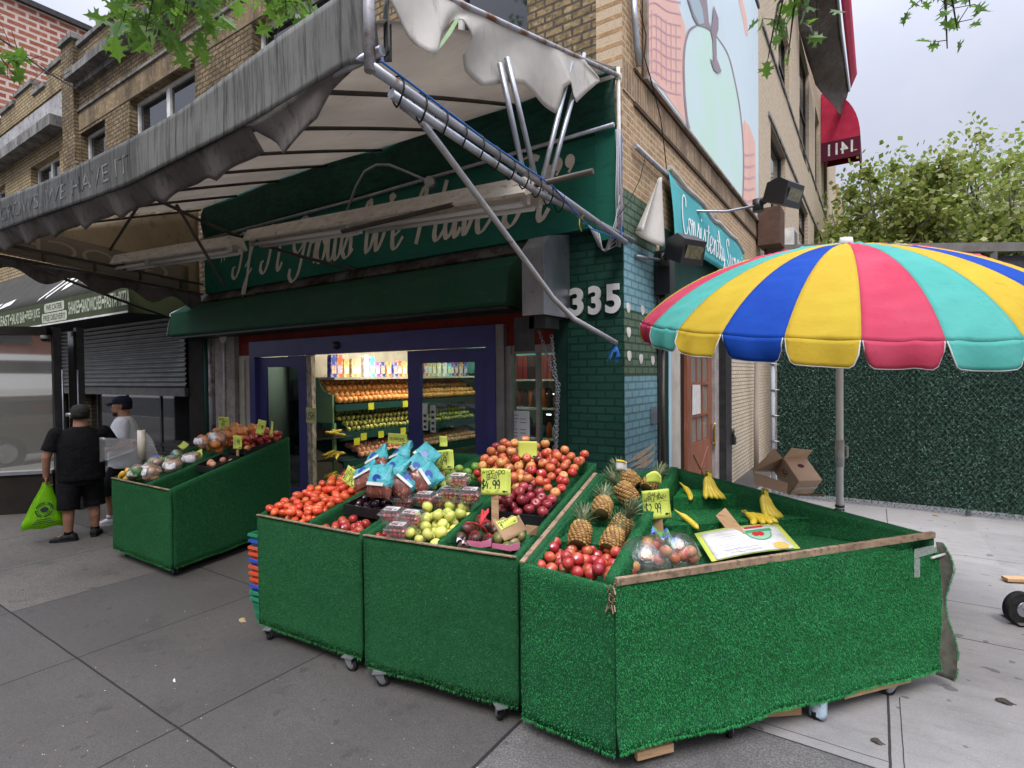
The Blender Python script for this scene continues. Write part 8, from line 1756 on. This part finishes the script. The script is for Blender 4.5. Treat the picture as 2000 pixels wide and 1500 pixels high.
def hand(mb, w_, d, side, curl=1.2):
    """palm and five bent fingers from wrist w_ along d; side = towards the thumb"""
    w_ = V(w_); d = V(d).normalized(); side = V(side); side = (side-d*side.dot(d)).normalized(); n = d.cross(side)
    for k in range(4):
        o_ = (k-1.5)*.021; mb.tube([w_+side*o_*.5, w_+d*.045+side*o_, w_+d*.09+side*o_], [.019, .014, .012], 8); L = (.034, .04, .038, .03)[3-k]
        p = w_+d*.088+side*o_; a = 0.; pts = [p]
        for j in range(3): a += curl*(.6+.1*j)*.7; p = p+(d*math.cos(a)+n*math.sin(a))*L*(.95-.17*j); pts.append(p)
        mb.tube(pts, [.0092, .0088, .0082, .0068], 8)
    t0 = w_+d*.025+side*.025; mb.tube([t0, t0+d*.03+side*.022+n*.01, t0+d*.055+side*.028+n*.03, t0+d*.072+side*.022+n*.045], [.014, .012, .0105, .008], 8)
def ell(c, w_, d, n=20): return [V((c[0]+w_*math.cos(a)*(abs(math.cos(a))**-.12 if abs(math.cos(a)) > .05 else 1), c[1]+d*math.sin(a), c[2])) for a in [2*PI*k/n for k in range(n)]]
def person(label, loc, rz, H, arms, feet, tee, cap, shoe, headyaw, wide, beard=False):
    o = thing('person', label, 'person', loc, rz=rz); o.scale = (H/1.73,)*3; ORG[o.name] = V((0, 0, 0)); k = wide
    b = MB()
    b.rings([ell((0, 0, z), w_*k, d) for z, w_, d in ((.8, .17, .13), (.92, .195, .15), (1.05, .2, .16), (1.2, .205, .15), (1.32, .2, .125), (1.4, .15, .1), (1.44, .08, .07))])
    limb(b, [(0, -.005, 1.36), (0, .005, 1.46), (0, .02, 1.54)], [.09, .078, .072])
    Rh = Matrix.Rotation(headyaw, 3, 'Z'); hc = V((0, .03, 1.59)); hp = lambda x, y, z: hc+Rh @ V((x, y, z))*1.12
    for c, r_, s_ in (((0, -.012, .025), .094, (.84, 1.06, 1.05)), ((0, .03, -.035), .072, (.84, .95, 1.0)), ((0, .052, -.08), .042, (1., .85, .75))):
        mb = MB(); mb.ball((0, 0, 0), r_, 16, 12, 0, s_); b.add([hp(*(V(c)+q)) for q in mb.v], mb.f, 0, True)
    b.tube([hp(0, .085, .012), hp(0, .102, -.02), hp(0, .108, -.034), hp(0, .088, -.045)], [.008, .012, .016, .01], 8)
    b.tube([hp(-.05, .072, .022), hp(0, .09, .026), hp(.05, .072, .022)], [.01, .012, .01], 6); b.tube([hp(-.022, .083, -.066), hp(0, .092, -.066), hp(.022, .083, -.066)], .008, 6)
    for s_ in (-1, 1): b.tube([hp(s_*.078, -.01, .02), hp(s_*.092, -.018, .012), hp(s_*.088, -.014, -.025)], [.012, .017, .01], 8)
    for s_, a in arms.items(): limb(b, [a[0], a[1], a[2]], [.062*k, .047*k, .032*k]); hand(b, a[2], V(a[3]), V(a[4]), a[5])
    for s_, f in feet.items():
        limb(b, [(s_*.1, 0, .85), (f[0]*.95, f[1]+.015, .48), (f[0], f[1]-.015, .28), (f[0], f[1], .09)], [.095*k, .064*k, .058*k, .042]); d = V((math.sin(f[2]), math.cos(f[2]), 0)); b.tube([V((f[0], f[1], .06)), V((f[0], f[1], .045))+d*.12], [.04, .03], 8)
    body = remeshed(b, 'body', m_skin, o, .0075)
    t_ = MB(); t_.rings([ell((0, .0, z), w_*k, d) for z, w_, d in ((.76, .235, .19), (.8, .24, .195), (.95, .238, .195), (1.08, .235, .195), (1.22, .235, .18), (1.34, .22, .15), (1.41, .17, .115), (1.455, .085, .08))])
    for s_, a in arms.items():
        p0, p1 = V(a[0]), V(a[1]); t_.tube([p0.lerp(p1, -.12), p0.lerp(p1, .25), p0.lerp(p1, .72)], [.08*k, .082*k, .083*k], 14); t_.ball(p0.lerp(p1, -.05), .08*k, 12, 8)
    remeshed(t_, 'tshirt', tee, o, .012, 5)
    sh = MB(); sh.rings([ell((0, 0, z), w_*k, d) for z, w_, d in ((.7, .18, .15), (.82, .205, .17), (.96, .2, .165))])
    for s_, f in feet.items(): sh.tube([V((s_*.1, 0, .84)), V((f[0]*.96, f[1]+.01, .5)), V((f[0], f[1], .4))], [.125*k, .112*k, .115*k], 16)
    remeshed(sh, 'shorts', m_blacktee, o, .012, 4)
    for s_, f in feet.items():
        d = V((math.sin(f[2]), math.cos(f[2]), 0)); sd_ = V((d.y, -d.x, 0)); c = V((f[0], f[1], 0)); rg = []
        for y, w_, h in ((-.09, .03, .075), (-.075, .045, .1), (-.02, .05, .115), (.04, .05, .095), (.1, .054, .07), (.16, .05, .055), (.2, .025, .04)):
            rg.append([c+d*y+sd_*(w_*math.cos(a))+V((0, 0, max(.004, h/2+h/2*math.sin(a)*(1 if math.sin(a) > 0 else 1.)))) for a in [2*PI*j/12 for j in range(12)]])
        mb = MB(); mb.rings(rg); so = mb.build('shoe', shoe, o, local=True); mb = MB(); mb.prism([c+d*y+sd_*w_+V((0, 0, .001)) for y, w_ in ((-.095, -.03), (-.095, .03), (0, .052), (.1, .058), (.19, .035), (.205, 0), (.19, -.035), (.1, -.058), (0, -.052))], (0, 0, .022)); mb.build('sole', m_shoe_w if shoe is m_shoe_w else m_rubber, so, local=True)
        mb = MB(); mb.tube([c+V((0, 0, .09)), c+V((0, 0, .14))], [.05, .046], 12); mb.build('sock', m_blacktee if shoe is m_shoe_b else m_whitetee, o, local=True)
    mb = MB(); rg = [[hp(.092*math.cos(a)*s_, -.012+.108*math.sin(a)*s_, z) for a in [2*PI*j/20 for j in range(20)]] for z, s_ in ((.035, .96), (.05, 1.0), (.085, .95), (.115, .75), (.13, .4), (.134, .05))]; mb.rings(rg); cp_ = mb.build('cap', cap, o, local=True)
    mb = MB(); mb.sheet(lambda u, v: hp(-.07+.14*u, .075+(.035+.06*v)*math.cos((u-.5)*2.2), .05-.012*v-.03*(2*u-1)**2), 10, 4, .004); mb.build('visor', cap, cp_, local=True)
    mb = MB(); rg = [[hp(.089*math.cos(a)*s_, -.016+.1*math.sin(a)*s_, z) for a in [PI+PI*j/14 for j in range(15)]]+[hp(.06*math.cos(a)*s_, -.016+.06*math.sin(a)*s_, z) for a in [2*PI-PI*j/14 for j in range(15)]] for z, s_ in ((-.035, .9), (-.01, 1.0), (.045, 1.0))]; mb.rings(rg); mb.build('hair', m_hair, o, local=True)
    for s_ in (-1, 1):
        mb = MB(); mb.ball(hp(s_*.03, .079, .008), .011, 10, 7); e_ = mb.build('eye', m_white, o, local=True); mb = MB(); mb.ball(hp(s_*.03, .0875, .008), .005, 8, 6); mb.build('iris', m_hair, e_, local=True)
        mb = MB(); mb.tube([hp(s_*.014, .093, .028), hp(s_*.032, .088, .033), hp(s_*.05, .076, .028)], .004, 5); mb.build('eyebrow', m_hair, o, local=True)
    mb = MB(); mb.tube([hp(-.022, .09, -.067), hp(0, .099, -.066), hp(.022, .09, -.067)], .0045, 5); mb.build('mouth', M('lips', (.25, .09, .07), rough=.5), o, local=True)
    if beard:
        mb = MB(); mb.sheet(lambda u, v: hp(math.sin((u-.5)*2.6)*.066, .022+math.cos((u-.5)*2.6)*.066, -.07-.045*v), 14, 4, .01); mb.build('beard', m_hair, o, local=True)
    return o
ra = math.atan2(.95, .32)   # his right-hand direction in plan
pA = person('heavy set man in black t-shirt and grey cap seen from behind carrying a lime bag', (-6.33, -2.66, 0), ra, 1.72,
            {-1: [(-.25, 0, 1.36), (-.345, -.02, 1.08), (-.35, .03, .84), (-.02, .05, -1), (0, 1, .05), 1.5], 1: [(.25, 0, 1.36), (.36, .12, 1.13), (.5, .33, 1.12), (.6, .75, .05), (-.5, .3, .8), .7]},
            {-1: (-.14, -.05, -1.25), 1: (.13, .05, .25)}, m_blacktee, m_graycap, m_shoe_b, .15, 1.06)
pB = person('man in white t-shirt and navy cap facing left behind the left stand', (-6.8, -1.98, 0), math.atan2(.45, -.89), 1.8,
            {-1: [(-.24, 0, 1.36), (-.3, .03, 1.08), (-.2, .25, 1.0), (.5, .8, 0), (0, 0, 1), .8], 1: [(.24, 0, 1.36), (.3, .05, 1.08), (.28, .26, .98), (-.2, 1, 0), (0, 0, 1), .8]},
            {-1: (-.12, .16, .1), 1: (.12, -.16, -.2)}, m_whitetee, m_navy, m_shoe_w, -.1, 1.1, True)
# lime carrier bag in his left hand
wA = Matrix.Rotation(ra, 3, 'Z') @ (V((-.352, .05, .745))*(1.72/1.73))+V((-6.33, -2.66, 0))
lbg = thing('carrier_bag', 'lime green plastic carrier bag with black round print', 'plastic bag', tuple(wA-V((0, 0, .56))))
m_lime = clothmat('lime_plastic', (.28, .62, .015), (.22, .54, .01), (.16, .42, .01), 2.5, .45, .3, (1, 1, .25), .5, .5, .8, 16)
ex, ey = V((.32, .95, 0)), V((-.95, .32, 0))
def bagf(u, v, k=1.):
    a = u*2*PI; h = v; wd2 = .035+(.235-.035)*(1-h)**1.05-.03*max(0, .12-h)/.12; dp = .02+.085*(1-h)**.8*(.4+.6*min(1, h/.1)); n_ = .012*noise.noise(V((math.cos(a)*3, math.sin(a)*3, h*3)))
    return wA+ex*(wd2*math.cos(a)*k-.04*(1-h)+n_)+ey*(dp*math.sin(a)*k+n_)+V((0, 0, -.54+.56*h+.012*math.sin(a*5)*(1-h)))
mb = MB(); mb.grid(bagf, 32, 16); mb.add([bagf(k/32, 0) for k in range(32)], [tuple(range(32))]); mb.build('bag', m_lime, lbg)
mb = MB()
def bs_(x, y): # point on the street side of the bag
    h = (y+.54)/.56; p = bagf(.75, h); return p+ex*x-ey*.012
for r_, w_ in ((.082, .012), (.062, .006)):
    for k in range(24):
        if k % 6 == 5: continue
        a, b = 2*PI*k/24, 2*PI*(k+1)/24; mb.add([bs_((r_+s_*w_)*math.cos(x)+.0, -.3+(r_+s_*w_)*math.sin(x)) for s_, x in ((-.5, a), (.5, a), (.5, b), (-.5, b))], [(0, 1, 2, 3)])
mb.add([bs_(.04*math.cos(a), -.3+.03*math.sin(a)) for a in [2*PI*k/10 for k in range(10)]], [tuple(range(10))])
for k, w_ in ((0, .07), (1, .09), (2, .11)): mb.add([bs_(x, -.42-.022*k+y) for x, y in ((-w_, 0), (w_, 0), (w_, .008), (-w_, .008))], [(0, 1, 2, 3)])
mb.build('print', m_ink, lbg)
# ================================================================ trees
m_bark = M('tree_bark', (.1, .085, .07), (.05, .042, .035), 6, rough=.95, bump=.8, bsc=25, bd=.03, stretch=(1, 1, .25))
def leafmat(n, a, b, tr=.45):
    m, t, p = newmat(n); ri = t.new('ShaderNodeNewGeometry').outputs['Random Per Island']; c = t.ramp(ri, 0, 1, a, b); t.put(p.inputs['Base Color'], c); p.inputs['Roughness'].default_value = .45
    tl = t.new('ShaderNodeBsdfTranslucent'); t.put(tl.inputs[0], t.mix(.5, c, (.25, .45, .05), 'MIX')); mx = t.new('ShaderNodeMixShader'); mx.inputs[0].default_value = tr
    t.l.new(p.outputs[0], mx.inputs[1]); t.l.new(tl.outputs[0], mx.inputs[2]); t.l.new(mx.outputs[0], t.n['Material Output'].inputs[0]); return m
m_oak = leafmat('oak_leaf', (.03, .1, .012), (.09, .2, .025)); m_plane = leafmat('plane_tree_leaf', (.15, .175, .05), (.38, .38, .12), .4)
LF = [(0, 0), (.03, .12), (.1, .2), (.3, .17), (.2, .27), (.14, .36), (.2, .44), (.46, .42), (.36, .52), (.47, .6), (.22, .58), (.16, .66), (.3, .8), (.15, .78), (.07, .84), (0, 1.0)]
def oakleaf(mb, p, d, n, L):
    d = d.normalized(); s_ = d.cross(n).normalized(); n = s_.cross(d); sp = [p+d*(y*L)-n*(L*.18*y*y) for y in (0, .25, .5, .75, 1.)]
    for sg in (1, -1):
        pts = [p+d*(y*L)+s_*(sg*x*L)+n*(L*(.22*x-.18*y*y)) for x, y in LF]; mb.add(pts, [tuple(range(len(pts))) if sg > 0 else tuple(range(len(pts)))[::-1]])
def rdir(zb=0.): return V((R.gauss(0, 1), R.gauss(0, 1), R.gauss(0, 1)+zb)).normalized()
def spray(lm, bm, tip, root, n, rad, L=.125):
    tip, root = V(tip), V(root); mid = root.lerp(tip, .5)+V((0, 0, .12)); bm.tube([root, mid, tip], [.012, .008, .003], 5)
    for i in range(n):
        f = R.random()**.6; b = (mid.lerp(tip, (f-.35)/.65) if f > .35 else root.lerp(mid, f/.35)); q = b+rdir()*rad*R.random()**.5*V((1, 1, .6)).length/1.5
        if i % 3 == 0: bm.tube([b, q], .0025, 4)
        d = (q-b).normalized()*.5+rdir(-.5)*.8; oakleaf(lm, q, d, rdir(.8), L*R.uniform(.7, 1.15))
def oak(label, base, crown, sprays, nl, h):
    o = thing('oak_tree', label, 'tree', base); bx_, by_ = base[0], base[1]; tr = MB(); tr.tube([(bx_, by_, -.02), (bx_, by_, .4), (bx_+.05, by_, 2.5), (bx_+.1, by_+.1, 5), (bx_, by_+.2, h)], [.24, .19, .16, .13, .03], 12)
    br = MB(); cl_ = []
    for i in range(14):
        a = i*2.4; z = 4.6+.33*i; r_ = R.uniform(1.2, crown); e = V((bx_+r_*math.cos(a), by_+r_*math.sin(a), z+R.uniform(.9, 2))); br.tube([(bx_+.07, by_+.1, z-.6), V((bx_, by_, z)).lerp(e, .5)+V((0, 0, .25)), e], [.07, .04, .012], 6); cl_.append(e)
    lm = MB()
    for i in range(nl):
        e = R.choice(cl_); q = e+rdir()*R.uniform(.1, 1.5); d_ = V((q.x-CAM.x, q.y-CAM.y, 0)).length
        if q.z < 2.3+.76*d_+.5 and (q-CAM).dot(FWD) > -1: continue
        d = rdir(-.3); n = rdir(1.); s_ = R.uniform(.11, .2); w_ = d.cross(n).normalized()*s_*.4; lm.add([q, q+d*s_*.4+w_, q+d*s_, q+d*s_*.4-w_], [(0, 1, 2, 3)])
    for tip, root, n, rad, L in sprays: spray(lm, br, tip, root, n, rad, L)
    tr.build('trunk', m_bark, o); br.build('branches', m_bark, o); lm.build('foliage', m_oak, o, kind='stuff')
P_ = lambda u, v, d: ond(u, v, d)
oak('street oak with lobed leaves hanging over the awning at upper left', (-4.6, -7.1, 0), 3.6, [
    (P_(285, 62, 4.2), P_(340, -120, 4.0), 46, .26, .19), (P_(365, 35, 4.3), P_(380, -130, 4.1), 42, .27, .19), (P_(215, 15, 4.6), P_(300, -120, 4.4), 22, .22, .16), (P_(405, 35, 4.6), P_(430, -120, 4.4), 26, .24, .18), (P_(275, 5, 4.3), P_(320, -130, 4.2), 34, .32, .19), (P_(240, 45, 4.4), P_(300, -130, 4.2), 24, .22, .18),
    (P_(560, 30, 4.4), P_(540, -100, 4.2), 34, .24, .15), (P_(520, 5, 4.4), P_(520, -100, 4.2), 22, .22, .15), (P_(605, 20, 4.5), P_(560, -90, 4.3), 12, .15, .11), (P_(30, 150, 4.8), P_(-80, 60, 4.6), 22, .18, .18), (P_(8, 110, 5.), P_(-90, 40, 4.8), 8, .16, .12)], 5200, 10.5)
oak('street oak behind the viewpoint dangling leaves before the pale building', (5.2, -8.0, 0), 3.0, [
    (P_(1515, 70, 3.3), P_(1560, -80, 3.2), 9, .13, .13), (P_(1540, 105, 3.35), P_(1570, -60, 3.2), 8, .1, .12), (P_(1595, 40, 3.3), P_(1600, -80, 3.2), 9, .12, .12), (P_(1500, 115, 3.3), P_(1540, -20, 3.3), 5, .07, .12),
    (P_(1870, 60, 3.2), P_(1830, -90, 3.1), 13, .15, .1), (P_(1850, 95, 3.2), P_(1840, -60, 3.1), 8, .1, .1), (P_(1800, 5, 3.2), P_(1810, -90, 3.1), 8, .12, .1), (P_(1895, 15, 3.2), P_(1870, -90, 3.1), 8, .12, .1)], 1500, 9.5)
bt = MB(); bt.tube([P_(-40, 50, 5), P_(30, 95, 5), P_(90, 140, 5), P_(150, 175, 5)], [.012, .01, .008, .004], 6)
for k in range(9): q = P_(20+14*k, 88+9*k, 5); bt.tube([q, q+rdir(.6)*.18], [.004, .002], 4)
bt.build('bare_twig', m_bark, label='dark bare twig with small shoots crossing the upper left corner', cat='twig')
def planetree(label, u, dep, zt, rad, n):
    R.seed(int(u))
    b = ond(u, 740, dep); b.z = 0; o = thing('plane_tree', label, 'tree', tuple(b), 'plane trees behind the steel shed'); tr = MB(); tr.tube([b, b+V((0, 0, 2)), b+V((.2, 0, 5))], [.4, .3, .25], 10); tr.build('trunk', M('plane_bark_%d' % int(u), (.34, .32, .26), (.2, .18, .14), 3, rough=.9), o)
    br = MB(); tips = []
    for i in range(34):
        a = i*2.4+R.random(); z = 3.5+.55*zt*R.random()*.6; k = R.uniform(.5, 1); e = b+V((0, 0, zt*.6))+rdir()*(.55+.45*R.random()**.5)*rad*1.0; e.z = b.z+zt*.6+(e.z-zt*.6)/rad*zt*.36; s0_ = b+V((.1, 0, z*.8)); m_ = s0_.lerp(e, .55)+V((R.uniform(-.4, .4), R.uniform(-.4, .4), .5)); br.tube([s0_, m_, e], [.15, .09, .03], 6)
        for j in range(4): f = m_.lerp(e, R.random())+rdir(.2)*R.uniform(.6, 1.7); br.tube([m_.lerp(e, .5), f], [.04, .015], 4); tips.append(f)
        tips.append(e)
    br.build('branches', M('plane_limb_%d' % int(u), (.3, .28, .23), (.18, .16, .13), 3, rough=.9), o)
    lm = MB()
    for i in range(n):
        c = R.choice(tips); q = c+rdir()*min(abs(R.gauss(0, .7)), 1.15); d = rdir(-.2); w_ = d.cross(rdir(1)).normalized(); s_ = R.uniform(.14, .27); lm.add([q, q+d*s_*.5+w_*s_*.45, q+d*s_, q+d*s_*.5-w_*s_*.45], [(0, 1, 2, 3)])
    lm.build('foliage', m_plane, o, kind='stuff')
planetree('pale green plane tree just right of the row houses', 1735, 25, 12.6, 5.0, 21000)
planetree('pale plane tree at the right edge behind the umbrella', 1985, 23, 12.4, 4.8, 17000)
planetree('lower plane tree between the two taller crowns', 1865, 29, 13.2, 5., 10000)
# ================================================================ litter on the pavement
planetree('small pale plane tree showing between the row houses and the shed', 1672, 34, 13.5, 4.5, 7000)
m_dry = M('dry_leaf', (.4, .3, .16), (.3, .2, .1), 30, rough=.8)
R.seed(5); mb = MB()
for k in range(420):
    u, v = R.uniform(0, 2000), 1500-470*R.random()**1.3; q = onz(u, v, .0015)
    if -2.1 < q.x < 2.6 and -3.1 < q.y < -.8 or -5.6 < q.x < -3.7 and q.y > -2.9: continue
    s_ = R.uniform(.002, .006); a = R.uniform(0, 3); mb.add([q+V((s_*math.cos(a+b), s_*math.sin(a+b)*.7, .001)) for b in (0, 1.4, 2.9, 4.5)]+[q+V((0, 0, .003))], [(0, 1, 4), (1, 2, 4), (2, 3, 4), (3, 0, 4)], R.randrange(3))
mb.build('pavement_grit', [M('pale_grit', (.5, .48, .45)), M('dark_grit', (.03, .028, .026)), m_dry], label='scattered grit and crumbs over the pavement', cat='grit', kind='stuff')
for u, v, s_, lab, mm, nm, ct_ in ((473, 1212, .045, 'curled pale peel on dark pavement left of the basket stack', m_dry, 'dry_peel', 'litter'), (1965, 1372, .05, 'dark crumpled leaf on the pale pavement at lower right', m_bark, 'fallen_leaf', 'leaf'), (1830, 1007, .05, 'tan fallen leaf beside the hedge fence', m_dry, 'fallen_leaf', 'leaf'), (1715, 1450, .035, 'flat dark scrap near the pavement joint at lower right', m_bark, 'litter_scrap', 'litter'), (340, 1330, .012, 'small white scrap on the dark flagstones at lower left', m_white, 'litter_scrap', 'litter')):
    q = onz(u, v, .004); mb = MB(); mb.sheet(lambda a, b: q+V((s_*(2*a-1), s_*.6*(2*b-1)*(1-.7*abs(2*a-1)), .008*math.sin(a*5)+.006*b)), 8, 4, .001); mb.build(nm, mm, label=lab, cat=ct_)
# ================================================================ far side of the street, mirrored in the shop glass
def vehicle(name, label, loc, L, W_, H_, hood, mat_, cat, wr=.38):
    o = thing(name, label, cat, loc); x, y, z = loc; mb = MB()
    prof = [(-L/2, .35), (-L/2, .62*H_), (-L/2+.15, H_), (L/2-hood-.45, H_), (L/2-hood, .6*H_), (L/2-.1, .56*H_), (L/2, .35)]
    for s_, w_ in ((0, W_/2), ): mb.rings([[V((x+a, y+w_*k*(1 if b < .63*H_ else .86), z+b)) for a, b in prof] for k in (-1, -.97, .97, 1)], 0, False)
    mb.build('body', mat_, o); mb = MB()
    for s_ in (-1, 1): mb.prism([V((x+a, y+s_*(W_/2*.87+.06), z+b)) for a, b in ((-L/2+.3, .66*H_), (-L/2+.35, .93*H_), (L/2-hood-.55, .93*H_), (L/2-hood-.25, .66*H_))], (0, s_*.02, 0))
    mb.build('side_window', m_glassdark, o)
    for a in (-L*.31, L*.31):
        for s_ in (-1, 1):
            mb = MB(); c = V((x+a, y+s_*(W_/2-.08), z+wr)); mb.tube([c-V((0, .12, 0)), c+V((0, .12, 0))], wr, 20); wh = mb.build('wheel', m_rubber, o); mb = MB(); mb.tube([c-V((0, .125, 0)), c+V((0, .125, 0))], wr*.55, 14); mb.build('rim', m_steel, wh)
    for s_ in (-1, 1):
        mb = MB(); mb.box(x-L/2-.02, y+s_*W_*.42-.08, z+.55*H_, x-L/2+.02, y+s_*W_*.42+.08, z+.68*H_); mb.build('tail_light', M('amber_red_lens_%s' % ('l' if s_ < 0 else 'r'), (.5, .05, .01), rough=.2), o)
        mb = MB(); mb.box(x+L/2-.06, y+s_*W_*.36-.1, z+.44*H_, x+L/2+.02, y+s_*W_*.36+.1, z+.53*H_); mb.build('headlight', m_white, o)
    return o
vehicle('parked_jeep', 'dark olive off road car parked at the kerb behind the viewpoint', (-4.6, -9.6, -.15), 4.1, 1.8, 1.8, 1.1, M('olive_car_paint', (.05, .045, .03), rough=.3, coat=.5), 'car', .42)
vehicle('delivery_truck', 'white box delivery truck standing across the street', (-1.5, -16.5, -.15), 6.5, 2.3, 3.1, 1.5, M('white_truck_paint', (.7, .7, .7), rough=.4), 'truck', .48)
vehicle('parked_car', 'dark grey saloon parked along the far kerb', (-9.5, -20.6, -.15), 4.5, 1.8, 1.45, 1.2, M('grey_car_paint', (.06, .06, .07), rough=.25, coat=.6), 'car', .33)
vehicle('parked_car', 'silver saloon parked nearer along the far kerb', (5.5, -20.6, -.15), 4.5, 1.8, 1.45, 1.2, M('silver_car_paint', (.4, .41, .43), rough=.25, metal=.4), 'car', .33)
for i, (x0, x1, h, c_) in enumerate(((-34, -19, 11, (.25, .1, .07)), (-18.9, -6, 9, (.34, .27, .18)), (-5.9, 7, 12, (.22, .09, .065)), (7.1, 24, 10, (.4, .36, .3)))):
    mb = MB(); mb.box(x0, -36, 0, x1, -26, h); b_ = mb.build('facing_building', M('facing_wall_%s' % 'abcd'[i], c_, tuple(x*.7 for x in c_), 1.5, rough=.9), label=('low red brick block at the far left end of the facing row', 'tan shop building in the facing row', 'tallest red brick block in the facing row', 'pale corner block at the right of the facing row')[i], cat='building')
    for fl in range(int(h//3)):
        for k in range(int((x1-x0)//2.6)):
            mb = MB(); a = x0+.7+2.6*k; mb.box(a, -25.99, .9+3*fl, a+1.5, -25.95, 2.6+3*fl); mb.build('window', m_glassdark, b_)
# ================================================================ repeated small parts become parts of their own
def split_loose(o):
    me = o.data; n = len(me.vertices); par = list(range(n))
    def find(i):
        while par[i] != i: par[i] = par[par[i]]; i = par[i]
        return i
    for p in me.polygons:
        v = p.vertices; a = find(v[0])
        for j in v[1:]: par[find(j)] = a
    grp = {}
    for p in me.polygons: grp.setdefault(find(p.vertices[0]), []).append(p)
    if len(grp) < 2: return
    metas = []
    for ps in grp.values():
        ids = sorted({i for p in ps for i in p.vertices}); mp_ = {k: i for i, k in enumerate(ids)}; m2 = bpy.data.meshes.new(me.name)
        m2.from_pydata([tuple(me.vertices[i].co) for i in ids], [], [[mp_[i] for i in p.vertices] for p in ps])
        for mt in me.materials: m2.materials.append(mt)
        for q, p in zip(m2.polygons, ps): q.use_smooth = p.use_smooth; q.material_index = p.material_index
        metas.append(m2)
    o.data = metas[0]
    for m2 in metas[1:]: c = bpy.data.objects.new(o.name.split('.')[0], m2); c.parent = o.parent; c.location = o.location; COL.objects.link(c)
for o in list(bpy.data.objects):
    nm = o.name.split('.')[0]
    if o.type == 'MESH' and o.parent and nm in ('cable_tie', 'lamp_holder', 'clip', 'price_tag', 'lock_bar', 'painted_dot', 'painted_stroke', 'window_bar', 'side_window', 'string_course', 'mesh_panel', 'clamp', 'truss_web', 'sticker', 'pink_stroke', 'shelf_light', 'parapet', 'coping', 'glazing_bar', 'end_panel', 'plaque', 'loose_film', 'chassis', 'cornice') or (nm == 'door_post' and o.parent and o.parent.name.startswith('corner_window')): split_loose(o)
